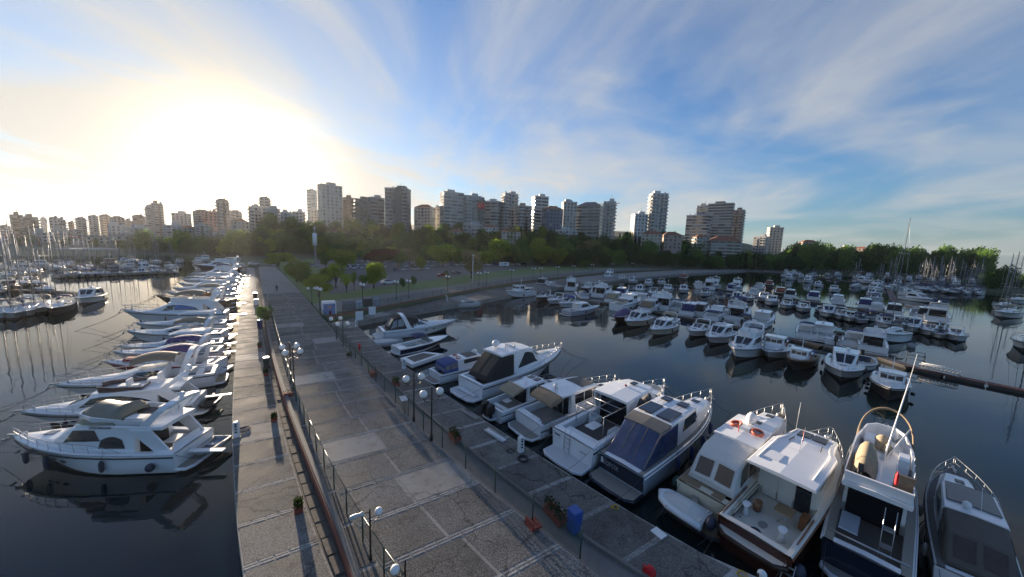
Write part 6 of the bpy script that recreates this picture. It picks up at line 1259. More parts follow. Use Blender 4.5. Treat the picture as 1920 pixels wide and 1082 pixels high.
# telecom pole in the car park
g = P(592, 499, ZR); c = empty('telecom_pole', g, 0, 'grey telecom pole with white antenna drum beside the pier road', 'pole'); D_ = (g.x ** 2 + g.y ** 2) ** .5; dep = g.dot(FW) ; hz = PD(592, 430, (Vector((g.x, g.y, g.z - CAMZ))).dot(FW)).z - ZR
MB().tube([(0, 0, 0), (0, 0, hz)], .38, 8, r2=.16).build('mast', mat('galvanised', (.42, .43, .44), .5, .5), c); MB().lathe([(.3, 0), (.95, .1), (.95, hz * .33), (.3, hz * .34)], (0, 0, hz * .56), 10).build('antenna_drum', WHITEP, c); MB().lathe([(.1, 0), (.35, .3), (.35, 1.2), (.05, 1.5)], (0, 0, hz - .2), 8).build('beacon', WHITEP, c)
# ================================================================ trees
TR = random.Random(5)
def leaf_mat(name, c, tr=.4):
    m = bpy.data.materials.new(name); m.use_nodes = True; nt = m.node_tree; N = nt.nodes; L = nt.links
    out = N['Material Output']; N.remove(N['Principled BSDF']); d = N.new('ShaderNodeBsdfDiffuse'); t = N.new('ShaderNodeBsdfTranslucent'); mx = N.new('ShaderNodeMixShader'); mx.inputs[0].default_value = tr
    oi = N.new('ShaderNodeObjectInfo'); g = N.new('ShaderNodeNewGeometry'); nz = N.new('ShaderNodeTexNoise'); L.new(g.outputs['Position'], nz.inputs['Vector']); nz.inputs['Scale'].default_value = .45; nz.inputs['Detail'].default_value = 4
    a = N.new('ShaderNodeMath'); a.operation = 'ADD'; L.new(oi.outputs['Random'], a.inputs[0]); L.new(nz.outputs[0], a.inputs[1])
    r = N.new('ShaderNodeMapRange'); L.new(a.outputs[0], r.inputs[0]); r.inputs[1].default_value = .35; r.inputs[2].default_value = 1.65
    cm = N.new('ShaderNodeMix'); cm.data_type = 'RGBA'; L.new(r.outputs[0], cm.inputs[0]); cm.inputs[6].default_value = (c[0] * .62, c[1] * .66, c[2] * .7, 1); cm.inputs[7].default_value = (min(1, c[0] * 1.5), min(1, c[1] * 1.38), c[2] * 1.2, 1)
    for s_ in (d, t): L.new(cm.outputs[2], s_.inputs[0])
    L.new(d.outputs[0], mx.inputs[1]); L.new(t.outputs[0], mx.inputs[2]); L.new(mx.outputs[0], out.inputs[0]); return m
LF_Y = leaf_mat('yellow_green_leaf', (.21, .29, .04), .55); LF_G = leaf_mat('green_leaf', (.105, .20, .045), .5); LF_D = leaf_mat('dark_green_leaf', (.06, .115, .035), .45); LF_R = leaf_mat('dark_red_leaf', (.06, .018, .02), .35); LF_P = leaf_mat('pale_leaf', (.26, .25, .13), .5); LF_C = leaf_mat('cypress_leaf', (.014, .026, .012), .15)
BARK = mat('bark', (.075, .058, .042), .95, noise=(3, .4))
def tree(label, lm, H=9., Wc=7., n=2600, leaf=.42, shape='round', name='park_tree', group=None, trunk=.22, seed=0, lobes=9):
    r = random.Random(seed); root = empty(name, (0, 0, 0), 0, label, 'tree', group)
    th = H * trunk; L_ = []
    if shape == 'round':
        for i in range(lobes):
            a = i * 2.4 + r.uniform(-.4, .4); q = r.uniform(.15, .62) * Wc / 2 * (1 if i else 0); z = th + (H - th) * r.uniform(.16, .80); L_.append((q * cos(a), q * sin(a), z, Wc * r.uniform(.22, .34), (H - th) * r.uniform(.22, .32)))
    elif shape == 'cypress': L_ = [(r.uniform(-.15, .15), r.uniform(-.15, .15), H * (.12 + .105 * i), Wc / 2 * (1 - (i / 9) ** 1.6) + .15, H * .09) for i in range(9)]
    mb = MB(); mb.tube([(0, 0, -1.), (0, 0, th * .5), (r.uniform(-.2, .2), r.uniform(-.2, .2), th), (r.uniform(-.3, .3), 0, H * .62)], H * .028, 7, r2=H * .008)
    for x, y, z, rx, rz in (L_ if shape == 'round' else ()): mb.tube([(0, 0, th * .8), (x * .45, y * .45, th + (z - th) * .55), (x, y, z)], H * .013, 5, r2=.02)
    mb.build('trunk', BARK, root); cb = MB()
    for i in range(n):
        x, y, z, rx, rz = r.choice(L_); u = Vector((r.gauss(0, 1), r.gauss(0, 1), r.gauss(0, 1))).normalized() * (r.uniform(.45, 1.) ** .5) * r.uniform(.85, 1.12)
        p = Vector((x + u.x * rx, y + u.y * rx, z + u.z * rz)); a = Vector((r.gauss(0, 1), r.gauss(0, 1), r.gauss(0, .7))).normalized(); b = a.orthogonal().normalized(); s = leaf * r.uniform(.55, 1.25); c = a.cross(b)
        b0 = len(cb.v); cb.v += [tuple(p + b * s), tuple(p + c * s * .55), tuple(p - b * s), tuple(p - c * s * .55)]; cb.face((b0, b0 + 1, b0 + 2, b0 + 3))
    cb.build('crown', lm, root); root['H'] = H; return root
def tput(t, base, h, w=None, label=None, group=None):
    k = h / t['H']; kw = k if w is None else w
    if not t.get('used'):
        t['used'] = 1; t.location = base; t.rotation_euler = (0, 0, TR.uniform(0, 6)); t.scale = (kw, kw, k)
        if label: t['label'] = label
        return t
    return copy_tree(t, None, base, TR.uniform(0, 6.28), (kw, kw, k), label, group)
def tree_px(t, x, yb, yt, wpx=None, label=None, W0=7.):
    p = P(x, yb, ZR); dep = (p - Vector((0, 0, CAMZ))).dot(FW); h = PD(x, yt, dep).z - ZR; return tput(t, p, h, None if not wpx else wpx / 640 * dep / W0 * .88, label)
PK = 'trees round the car park'
tY = [tree('yellow green park tree', LF_Y, 9, 7, 3200, .36, seed=i, group=PK, lobes=10) for i in (1, 2)]; tG = [tree('green park tree', LF_G, 9, 7, 3200, .36, seed=i, group=PK) for i in (3, 4)]
tS = tree('sparse young park tree', LF_Y, 9, 6, 900, .34, seed=6, group=PK); tRd = tree('dark red leaved tree', LF_R, 9, 8, 3600, .38, seed=7, group=PK, trunk=.2); tP = tree('pale blossoming tree', LF_P, 9, 7, 2200, .36, seed=8, group=PK)
for i, (t, x, yb, yt, wp, lb) in enumerate([
    (tY[0], 522, 499, 473, 56, 'yellow green tree behind the parked pickup'), (tY[1], 556, 529, 487, 54, 'bright round tree on the verge beside the pier road'), (tG[0], 571, 536, 503, 30, 'darker tree leaning on the bright round tree'), (tY[0], 598, 556, 513, 52, 'bushy yellow green tree at the pier gate'), (tG[1], 611, 505, 471, 30, 'green tree beside the telecom pole'), (tY[1], 642, 508, 465, 50, 'tall tree above the first parked cars'),
    (tS, 630, 541, 492, 44, 'sparse slanting tree in the car park verge'), (tS, 664, 545, 509, 16, 'nearly bare sapling in the verge'), (tS, 681, 543, 514, 24, 'thin sapling beside the bare one'), (tY[0], 701, 541, 492, 46, 'bright tree in front of the parked white car'), (tRd, 716, 503, 466, 66, 'dark red leaved tree among the parked cars'), (tG[0], 748, 499, 472, 34, 'green tree right of the red tree'), (tP, 768, 497, 466, 36, 'olive tree behind the car rows'), (tY[1], 830, 500, 456, 62, 'broad yellow green tree behind the car rows'),
    (tP, 884, 522, 468, 48, 'pale blossoming tree by the white mast'), (tY[0], 932, 497, 448, 58, 'broad green tree behind the caravan'), (tG[1], 985, 501, 463, 40, 'green tree right of the caravan'), (tY[1], 1016, 499, 459, 48, 'yellow green tree at the car park end'), (tG[0], 800, 492, 468, 30, 'small tree between the car rows and the wood'), (tP, 1100, 497, 450, 50, 'reddish green tree alone on the lawn'), (tG[1], 1098, 503, 489, 28, 'low round bush on the lawn'), (tG[0], 622, 488, 468, 30, 'green tree behind the telecom pole'), (tY[0], 655, 494, 470, 36, 'yellow green tree behind the first car row'), (tG[1], 684, 492, 468, 36, 'green tree left of the red tree'), (tRd, 735, 492, 470, 30, 'smaller red leaved tree behind the cars'), (tY[1], 790, 508, 480, 26, 'small bright tree between the two car rows'), (tG[0], 862, 498, 466, 40, 'green tree right of the broad yellow green tree'), (tY[0], 905, 500, 470, 34, 'bright tree left of the caravan'), (tG[1], 960, 497, 458, 44, 'tall green tree behind the caravan'), (tY[1], 1045, 500, 464, 44, 'bright tree where the lawn begins'), (tG[0], 1072, 498, 468, 36, 'green tree on the lawn left of the reddish one'), (tS, 650, 549, 512, 30, 'sparse tree beside the sapling pair'), (tY[0], 615, 536, 502, 36, 'bright tree between the gate tree and the slanting tree')]):
    tree_px(t, x, yb, yt, wp, lb)
# clipped round bushes
bush = tree('clipped round bush on a short stem beside the shore road', LF_D, 3., 1.9, 1300, .13, 'round', 'clipped_bush', 'clipped bushes by the shore road', .2, 9, 6)
for x, yb, yt in ((755, 540, 519), (775, 535, 516), (838, 527, 505)): tree_px(bush, x, yb, yt)
# the wooded hillside
HG = 'trees of the hillside wood'
hT = [tree('broad mid green tree in the hillside wood', LF_G, 14, 12, 2100, .62, seed=21, name='wood_tree', group=HG, trunk=.15, lobes=11), tree('dark round tree in the hillside wood', LF_D, 14, 12, 2100, .62, seed=22, name='wood_tree', group='dark trees of the hillside wood', trunk=.15, lobes=11), tree('tall dark tree in the hillside wood', LF_D, 17, 10, 2100, .62, seed=23, name='wood_tree', group='tall trees of the hillside wood', trunk=.18, lobes=12), tree('yellowish tree in the hillside wood', LF_Y, 13, 11, 2000, .6, seed=24, name='wood_tree', group='yellowish trees of the hillside wood', trunk=.15)]
cyp = tree('slim dark cypress on the hill', LF_C, 15, 3.6, 1500, .5, 'cypress', 'cypress', 'cypresses on the hill', seed=31)
MARKS = ((560, 'below the slim stepped tower'), (660, 'below the tall beige tower'), (720, 'below the dark brown blocks'), (780, 'below the striped tower'), (830, 'below the low stepped block'), (880, 'below the broad white tower'), (940, 'below the flag banner'), (1000, 'below the crowned tower'), (1060, 'below the slate blue block'), (1130, 'below the crane'), (1180, 'below the red panelled block'), (1260, 'below the lone white tower'), (1330, 'below the dark glazed block'), (1400, 'below the brown balcony tower'), (9999, 'below the lone cream block'))
def hput(t, px, dep, h, w=1., row=None):
    lb = t.get('base') or t['label']; t['base'] = lb
    if px < 512: where = 'at the head of the pier' if px > 400 else 'behind the left hand marina'
    else: where = next(m_ for x_, m_ in MARKS if px < x_)
    lb = lb.replace('in the hillside wood', ('at the lower edge of the wood' if row == 0 else 'in the wood' if row in (1, 2) else 'high in the wood') if row is not None else '').replace(' on the hill', '').strip() + ' ' + where
    o = tput(t, ground_at(px, dep), h, h / t['H'] * w); o['label'] = lb
for row, (d0, n) in enumerate(((240, 40), (255, 44), (270, 44), (284, 40), (300, 30))):
    for i in range(n):
        px = 486 + (1500 - 486) * (i + TR.uniform(.1, .9)) / n; dd = d0 + TR.uniform(-7, 7) + max(0, px - 1020) * .14
        if row == 0 and px < 1020: dd += 8
        if row == 4 and px > 700 and TR.random() < .4: continue
        w = TR.random(); t = hT[0] if w < .38 else (hT[1] if w < .72 else (hT[2] if w < .88 else hT[3]))
        hput(t, px, dd, TR.uniform(9, 14) if row < 2 else TR.uniform(11, 16), 1.15, row)
for px in (975, 985, 1046, 1050, 1118, 770, 1160, 1172, 1246, 1258, 1270, 1282, 700, 1190, 1400, 1415, 1390): hput(cyp if px not in (980, 1048, 1260) else hT[2], px, TR.uniform(296, 315), TR.uniform(10, 15))
for i in range(54):                         # headland on the right
    px = 1470 + 375 * (i + TR.random()) / 54; sy = float(np.interp(px, [c[0] for c in shore], [c[1] for c in shore])); p = P(px, sy, ZR); d = Vector((p.x, p.y, 0)).normalized(); q = p + d * TR.uniform(8, 60); q.z = ZR
    o_ = tput(hT[0] if i % 3 else hT[1], q, TR.uniform(18, 27), 1.25); o_['label'] = ('broad mid green' if i % 3 else 'dark round') + ' tree of the headland belt ' + ('behind the far motor boats' if px < 1640 else 'behind the sailing masts')
for i in range(9): q = P(1846 + i * .5, 525, 1.) + Vector((TR.uniform(-4, 6), TR.uniform(0, 25), 0)); q.z = .8; tput(hT[i % 2], q, TR.uniform(11, 15), None, ('broad mid green' if i % 2 == 0 else 'dark round') + ' tree at the tip of the headland')
isl = P(1874, 548); o = struct(MB().lathe([(14, -1), (13, .6), (9, 1.3), (.1, 1.8)], (isl.x, isl.y, 0), 16).build('islet', M_HILL)); tput(hT[1], (isl.x, isl.y, 1.2), 13, None, 'tall tree alone on the islet'); tput(hT[0], (isl.x - 4, isl.y, 1.2), 6, None, 'low bushy tree beside the tall one on the islet')
b_ = P(1925, 548); o = struct(MB().lathe([(26, -1), (24, .8), (10, 2.2), (.1, 2.6)], (b_.x, b_.y, 0), 16).build('headland_tip', M_HILL)); [tput(hT[1], (b_.x + TR.uniform(-16, 10), b_.y + TR.uniform(-8, 12), 1.4), TR.uniform(7, 10), None, 'dark round tree at the harbour mouth') for _ in range(6)]
for px, dep in ((262, 235), (275, 230), (288, 236), (320, 240), (335, 235), (350, 232), (300, 228), (365, 230), (380, 226), (395, 224), (410, 226), (425, 222), (440, 224), (455, 222), (470, 226), (235, 236), (222, 240), (180, 240), (125, 238), (60, 246), (30, 244), (345, 250), (400, 240), (420, 238), (446, 236), (462, 240), (480, 236), (492, 232), (505, 236)): hput(hT[TR.choice((0, 0, 1, 3))], px, dep, TR.uniform(9, 15) if px > 255 else TR.uniform(6, 8))
# ================================================================ street furniture, cars, people
GLOBE = mat('opal_globe', (.80, .79, .76), .25); LAMPM = mat('lamp_post_brown', (.022, .018, .015), .45)
def lamp(label, H=3.7, arms=2, rz=0., group=None):
    root = empty('street_lamp', (0, 0, 0), rz, label, 'street lamp', group)
    MB().lathe([(.11, 0), (.11, .35), (.065, .45), (.055, H * .8), (.055, H), (.02, H + .12)], (0, 0, 0), 8).build('post', LAMPM, root)
    for k in range(arms):
        sd = 1 if k == 0 else -1
        pts = [(0, sd * .05, H * .80), (0, sd * .25, H * .765), (0, sd * .46, H * .78), (0, sd * .56, H * .84)]
        a = MB().tube(pts, .03, 6).build('arm', LAMPM, root); MB().lathe([(.1, 0), (.12, .06)], (0, sd * .56, H * .84), 8).build('collar', LAMPM, a)
        MB().ball((0, sd * .56, H * .84 + .30), .26, 16, 10).build('globe', GLOBE, root)
    return root
AZP = math.atan2(JD.y, JD.x)
def lamp_at(o, p, z, rz=None, sc=1.): o.location = (p.x, p.y, z); o.rotation_euler = (0, 0, AZP - pi / 2 if rz is None else rz); o.scale = (sc, sc, sc); return o
lamp0 = lamp('twin globe lamp', group='twin globe lamps'); lamp_at(lamp0, P(776, 790, ZR), ZR); lamp0['label'] = 'twin globe lamp behind the white sign on the quay fence'
def lcopy(px, py, label, z=ZR, sc=1., rz=None): p = P(px, py, z); return copy_tree(lamp0, None, (p.x, p.y, z), AZP - pi / 2 if rz is None else rz, sc, label)
lcopy(809, 826, 'twin globe lamp next to the planted trough on the quay fence'); lcopy(644, 657, 'twin globe lamp nearest the pier gate kiosk', ZQ); lcopy(631, 644, 'twin globe lamp just behind the one nearest the kiosk', ZQ)
lcopy(552, 730, 'twin globe lamp of the pair on the promenade fence'); lcopy(546, 716, 'second twin globe lamp of the pair on the promenade fence'); lcopy(585, 572, 'twin globe lamp beside the pier gate tree')
o = lamp('single globe lamp with a plastic wrapped head on the promenade fence', 3.7, 1, 0, None); lamp_at(o, P(695, 1050, ZR), ZR, None, .62)
a = MB().tube([(0, -.05, 3.55), (0, -.35, 3.62), (0, -.55, 3.60)], .03, 6).build('arm', LAMPM, o); mb = MB().lathe([(.02, -.5), (.12, -.45), (.16, -.15), (.11, .1), (.17, .3), (.03, .42)], (0, -.75, 3.62), 9, 'y'); mb.build('plastic_wrap', mat('plastic_wrap', (.5, .5, .49), .3, noise=(9, .4), bump=1, bscale=14), o)
o = lamp('single globe lamp below the wrapped lamp on the promenade fence', 3.4, 1, 0, None); lamp_at(o, P(760, 1150, ZR), ZR, None, .62); o.rotation_euler.z += pi 
lcopy(1408, 1176, 'twin globe lamp standing at the corner of the quay', ZQ, .6)
SHL = 'lamps along the shore road'
for i, (x, yb) in enumerate(((600, 583), (680, 570), (743, 562), (766, 559), (839, 546), (898, 536), (912, 534), (959, 527), (1000, 522), (1013, 521), (1045, 517), (1075, 514), (1110, 510), (1148, 507), (1186, 505), (1248, 502), (1275, 501), (1297, 501), (1318, 500), (1340, 500), (1365, 500), (1385, 500))):
    c = lcopy(x, yb, 'twin globe lamp along the shore road', ZR, 1.22, AZP + .3); c['group'] = SHL
# tall white lighting mast
for x, yb, yt, lb in ((886, 530, 478, 'white flood light mast by the pale blossoming tree'), (1328, 503, 475, 'white flood light mast at the far shore road')):
    p = P(x, yb, ZR); dep = (p - Vector((0, 0, CAMZ))).dot(FW); h = PD(x, yt, dep).z - ZR; c = empty('light_mast', p, 0, lb, 'mast'); MB().tube([(0, 0, 0), (0, 0, h)], .16, 6, r2=.1).build('pole', WHITEP, c); MB().box((0, 0, h), (.5, 1.6, .35)).build('flood_light', WHITEP, c)
# ---------------------------------------------------------------- power pedestals, bins, planters, coils
def pedestal(px, py, label):
    c = empty('power_pedestal', P(px, py, ZQ), AZP, label, 'power pedestal'); MB().prism([(-.17, -.15), (.17, -.15), (.17, .15), (-.17, .15)], 0, 1.15, .09).build('cabinet', WHITEP, c)
    for z in (.45, .65, .85, 1.0): MB().box((0, -.165, z), (.13, .04, .1)).build('socket', INK, c)
    MB().box((0, 0, .03), (.5, .45, .06)).build('base_plate', M_CONC, c); return c
pedestal(976, 848, 'white power pedestal beside the black cable coil'); pedestal(757, 692, 'white power pedestal beside the square float'); pedestal(668, 613, 'white power pedestal at the inner quay corner'); pedestal(444, 820, 'white power pedestal on the promenade edge')
def coil(px, py, label, m, z=ZQ, R=.42, n=4):
    c = empty('cable_coil', P(px, py, z + .02), 0, label, 'coil'); r = random.Random(int(px))
    for i in range(n): MB().tube([((R + r.uniform(-.08, .06)) * cos(a) + .05 * sin(3 * a + i), (R + r.uniform(-.04, .04)) * sin(a), (.03 + i * .035) * (R / .42) + .02 * sin(2 * a)) for a in np.linspace(0, 2 * pi, 21)[:-1]], .03 * R / .42, 5, True).build('loop', m, c)
coil(980, 862, 'black power cable coiled below the pedestal', BLACK, R=.3, n=5); coil(957, 846, 'smaller black cable coil left of the pedestal', BLACK, R=.22, n=3); coil(1153, 952, 'yellow hose coil at the quay edge', YROPE, R=.16, n=4); coil(457, 806, 'grey hose coil on the pale promenade slab', ROPE, R=.35, n=3); coil(1392, 1078, 'yellow hose coil at the corner of the quay', YROPE, R=.18, n=3)
POT = mat('red_planter', (.24, .045, .03), .8, noise=(4, .25)); SHRUB = leaf_mat('shrub_leaf', (.035, .055, .018), .3)
def planter(px, py, label, lx=.36, ly=.36, h=.3, sh=.38, z=ZQ, rz=AZP, n=260):
    c = empty('planter', P(px, py, z), rz, label, 'planter'); MB().prism([(-lx / 2, -ly / 2), (lx / 2, -ly / 2), (lx / 2, ly / 2), (-lx / 2, ly / 2)], 0, h, .03).build('pot', POT, c); r = random.Random(int(px)); mb = MB()
    for i in range(n):
        p = Vector((r.uniform(-.55, .55) * lx, r.uniform(-.55, .55) * ly, h + sh * r.random() ** 1.3)); a = Vector((r.gauss(0, 1), r.gauss(0, 1), r.gauss(0, 1))).normalized(); b = a.orthogonal().normalized(); d = a.cross(b); s_ = .07
        mb.poly([p + b * s_, p + d * s_ * .5, p - b * s_, p - d * s_ * .5])
    mb.build('shrub', SHRUB, c); return c
planter(514, 790, 'red potted shrub on the pale promenade slab'); planter(560, 960, 'red potted shrub with tall foliage beside the broken kerb', sh=.5); planter(499, 704, 'red potted shrub beside the tall litter bin'); planter(487, 652, 'red potted shrub beyond the litter bin'); planter(541, 742, 'red planter box against the promenade fence', .7, .5, z=ZR, sh=.1, n=30)
planter(853, 824, 'long red planter with low hedge beside the fence', .5, 1.1, .38, .4, ZQ + .14, AZP); planter(1040, 970, 'long red planter with hedge next to the blue bin', .5, 1.3, .4, .4, ZQ + .14, AZP); planter(742, 722, 'dark leafed planter behind the white sign', .5, 1.0, .3, .5, ZQ + .14); planter(700, 704, 'empty red planter box by the fence', .6, 1.0, .45, .05, ZQ + .14, AZP, 10); planter(655, 672, 'dark planter beside the red hose reel', .5, .9, .3, .4, ZQ + .14)
c = empty('ramp_box', P(1000, 985, ZR), AZP, 'red brown wooden step box inside the fence', 'box'); MB().prism([(-.3, -.32), (.3, -.32), (.3, .32), (-.3, .32)], 0, .12, .02).build('box_body', POT, c); MB().box((-.24, 0, .22), (.08, .6, .3)).build('back_board', POT, c)
def bin_(px, py, label, m, lid, z=ZQ, h=1.05, w=.55):
    c = empty('litter_bin', P(px, py, z), AZP, label, 'bin'); MB().box((0, 0, h / 2 + .06), (w * .82, w * .82, h), 0, 1.18).build('body', m, c); MB().prism([(-w / 2, -w / 2), (w / 2, -w / 2), (w / 2, w / 2), (-w / 2, w / 2)], h + .05, h + .16, .05).build('lid', lid, c)
    for y in (-.2, .2): MB().lathe([(.09, -.03), (.09, .03)], (w * .42, y, .09), 8, 'y').build('wheel', BLACK, c)
BLUEP = mat('blue_plastic', (.03, .085, .33), .45)
bin_(1076, 997, 'blue wheeled bin beside the hedge planter', BLUEP, BLUEP, ZQ + .14); bin_(500, 690, 'dark green litter bin with pale lid on the promenade', mat('dark_green_plastic', (.02, .04, .03), .5), WHITEP); bin_(488, 617, 'navy bin with white lid further along the promenade', CANV_BL, WHITEP, h=1.3, w=.7); bin_(481, 572, 'white litter bin beyond the promenade shrub', WHITEP, WHITEP, h=1.1, w=.7); bin_(479, 560, 'dark litter bin beyond the white one', BLACK, WHITEP, h=1.2, w=.8)
c = empty('hose_reel', P(674, 660, ZQ), AZP, 'red fire hose reel on the quay', 'hose reel'); MB().lathe([(.34, -.12), (.34, .12)], (0, 0, .75), 14, 'x').build('drum', REDF, c); MB().tube([(0, -.25, 0), (0, 0, .75), (0, .25, 0)], .04, 5).build('stand', REDF, c)
c = empty('fire_hose_cabinet', P(1217, 1086, ZQ), AZP, 'small red fire hose drum near the quay corner', 'hose reel'); MB().lathe([(.22, -.14), (.22, .14)], (0, 0, .35), 12, 'x').build('drum', REDF, c); MB().tube([(-.2, -.2, 0), (-.2, -.2, .65), (-.2, .2, .65), (-.2, .2, 0)], .025, 5).build('frame', REDF, c)
c = empty('information_sign', P(757, 775, ZQ), AZP + pi, 'white tilted information sign on two legs by the quay fence', 'sign'); MB().box((0, 0, 1.28), (.5, .95, .04)).build('panel', WHITEP, c); [MB().tube([(0, y, 0), (0, y, 1.26)], .03, 5).build('leg', LAMPM, c) for y in (-.35, .35)]
c = empty('quay_plank', P(879, 778, ZQ), 0, 'pale timber plank lying on the quay edge', 'plank'); a, b = P(864, 770, ZQ), P(896, 788, ZQ); c.rotation_euler.z = atan2(b.y - a.y, b.x - a.x); MB().box((0, 0, .07), ((b - a).length, .3, .08)).build('board', GTEAK, c)
c = empty('boarding_plank', P(928, 818, ZQ), 0, 'white boarding plank with side rails on the quay edge', 'gangway'); a, b = P(912, 808, ZQ), P(946, 830, ZQ); c.rotation_euler.z = atan2(b.y - a.y, b.x - a.x); L_ = (b - a).length; MB().box((0, 0, .1), (L_, .4, .08)).build('board', WHITEP, c); [MB().tube([(-L_ / 2, y, .2), (L_ / 2, y, .2)], .03, 5).build('side_rail', STEEL, c) for y in (-.2, .2)]
c = empty('manhole_cover', P(1235, 1001, ZQ), AZP, 'pale square cover plate on the quay', 'cover'); MB().box((0, 0, .04), (.45, .6, .05)).build('plate', WHITEP, c)
# ---------------------------------------------------------------- kiosk and boards at the pier gate
p = P(617, 592, ZQ); kz = AZP + .05; c = empty('kiosk', (p.x, p.y, ZQ), kz, 'white kiosk with blue poster front at the pier gate', 'kiosk'); MB().prism([(-1.1, -.9), (1.1, -.9), (1.1, .9), (-1.1, .9)], 0, 2.7, .12).build('cabinet', WHITEP, c)
MB().box((0, -.92, 1.35), (1.9, .03, 2.1)).build('poster', mat('poster_blue', (.16, .22, .42), .4, noise=(2.5, .6)), c); MB().box((0, -.945, 1.7), (.7, .02, .5)).build('poster_figure', mat('poster_skin', (.45, .27, .22), .5, noise=(5, .5)), c); MB().box((.1, -.945, .75), (.35, .02, .55)).build('poster_bottle', REDH, c); MB().box((0, -.95, 2.45), (2.0, .06, .25)).build('header', WHITEP, c)
for x, yb, lb, m, w_, h_ in ((655, 586, 'glass notice shelter beside the kiosk', VINYL, 2.2, 2.4), (672, 583, 'pale blue notice board by the kiosk', mat('notice_pale', (.42, .5, .56), .5, noise=(2, .3)), 1.5, 2.2), (690, 580, 'dark notice board at the shore wall', INK, 1.6, 2.3), (706, 577, 'grey notice board with white sheet', GREYB, 1.4, 2.4)):
    p = P(x, yb, ZQ); q = empty('notice_board', (p.x, p.y, ZQ), kz, lb, 'notice board'); MB().box((0, 0, h_ * .55), (w_, .08, h_ * .75)).build('panel', m, q); [MB().tube([(s_ * w_ / 2, 0, 0), (s_ * w_ / 2, 0, h_)], .05, 5).build('post', M_DARKFENCE, q) for s_ in (-1, 1)]
for x, yb, lb in ((674, 602, 'white display panel standing on the shore quay'), (698, 592, 'lower white display panel beside the wall')):
    p = P(x, yb, ZQ); q = empty('display_panel', (p.x, p.y, ZQ), kz, lb, 'sign'); MB().box((0, 0, .95), (1.2, .1, 1.5)).build('panel', WHITEP, q); MB().box((0, 0, .1), (1.0, .4, .2)).build('foot', GREYB, q)
# ---------------------------------------------------------------- cars
RIM = mat('wheel_rim', (.35, .35, .36), .3, .8)
def car(label, m, suv=False, group=None):
    root = empty('parked_car', (0, 0, 0), 0, label, 'car', group); hr = 1.68 if suv else 1.45; mb = MB(); mb.sm = True
    prof = [(-2.2, .45, .78), (-2.15, .35, 1.0), (-1.2, .3, 1.02), (.9, .3, .98), (2.0, .32, .82), (2.2, .42, .6)]; rows = []
    for x, z0, z1 in prof: rows.append([(x, .84, z0), (x, .90, z0 + .2), (x, .86, z1 - .05), (x, .72, z1), (x, 0, z1 + .03), (x, -.72, z1), (x, -.86, z1 - .05), (x, -.90, z0 + .2), (x, -.84, z0), (x, .84, z0)])
    mb.grid(rows); mb.sm = False; mb.poly(rows[0][:-1]); mb.poly(rows[-1][:-1][::-1]); body = mb.build('body', m, root)
    cab = [(-2.0 if suv else -1.75, .80, 1.0, .70, 1.03), (-1.6 if suv else -1.1, .80, 1.0, .62, hr), (.15, .80, 1.0, .62, hr), (1.05, .80, .98, .66, 1.0)]; mb = MB(); rows = [[(x, w, z), (x, w2, z2), (x, -w2, z2), (x, -w, z)] for x, w, z, w2, z2 in cab]; mb.grid(rows); mb.build('glasshouse', GLASS, root)
    MB().prism([(-1.55 if suv else -1.05, -.6), (.12, -.6), (.12, .6), (-1.55 if suv else -1.05, .6)], hr - .02, hr + .03, .02).build('roof', m, root)
    for x in (-1.35, 1.4):
        for y in (-.82, .82): w_ = MB().lathe([(.33, -.1), (.33, .1)], (x, y, .33), 12, 'y').build('wheel', BLACK, root); MB().lathe([(.19, -.11), (.19, .11)], (x, y, .33), 8, 'y').build('rim', RIM, w_)
    for y in (-.62, .62): MB().box((2.16, y, .68), (.08, .32, .14)).build('headlight', WHITEP, root); MB().box((-2.19, y, .82), (.05, .3, .16)).build('tail_light', REDH, root)
    return root
CW = mat('car_white', (.7, .7, .7), .25, coat=.6); CS = mat('car_silver', (.38, .39, .40), .3, .5, coat=.5); CK = mat('car_black', (.015, .015, .017), .2, coat=.6); CR = mat('car_red', (.32, .015, .015), .25, coat=.6); CB = mat('car_blue', (.03, .06, .2), .25, coat=.6)
CG = 'cars in the car park'; cars = [car('white hatchback parked in the car park rows', CW, False, CG), car('white sport utility car parked in the car park rows', CW, True, CG), car('silver car parked in the car park rows', CS, False, CG), car('black car parked in the car park rows', CK, False, CG), car('blue car parked in the car park rows', CB, False, CG)]
cr_ = random.Random(9); used = set()
def cput(i, px, py, rz, label=None):
    p = P(px, py, ZR); t = cars[i]; loc = (p.x, p.y, ZR + .01)
    if i not in used: used.add(i); t.location = loc; t.rotation_euler = (0, 0, rz); return t
    return copy_tree(t, None, loc, rz, None, label)
for x0, x1, y0, y1, n in ((640, 700, 499, 497, 5), (655, 722, 491.5, 490.5, 7), (742, 872, 492.5, 491, 12), (748, 880, 501, 497.5, 12), (886, 935, 489, 489, 4), (700, 735, 495, 494, 3), (800, 870, 487.5, 487, 6), (650, 720, 505, 502, 6), (742, 800, 508, 505, 6), (890, 940, 499, 497, 5), (960, 1020, 497, 496, 6)):
    for k in range(n):
        f = k / max(1, n - 1); cput(cr_.choice((0, 0, 1, 1, 2, 3, 4, 0)), x0 + (x1 - x0) * f + cr_.uniform(-1, 1), y0 + (y1 - y0) * f, AZP + cr_.uniform(-.06, .06) + (pi / 2 if y0 > 495 else pi / 2 + pi))
def solo(label, m, px, py, rz, suv=False): t = car(label, m, suv); p = P(px, py, ZR); t.location = (p.x, p.y, ZR + .01); t.rotation_euler = (0, 0, rz); return t
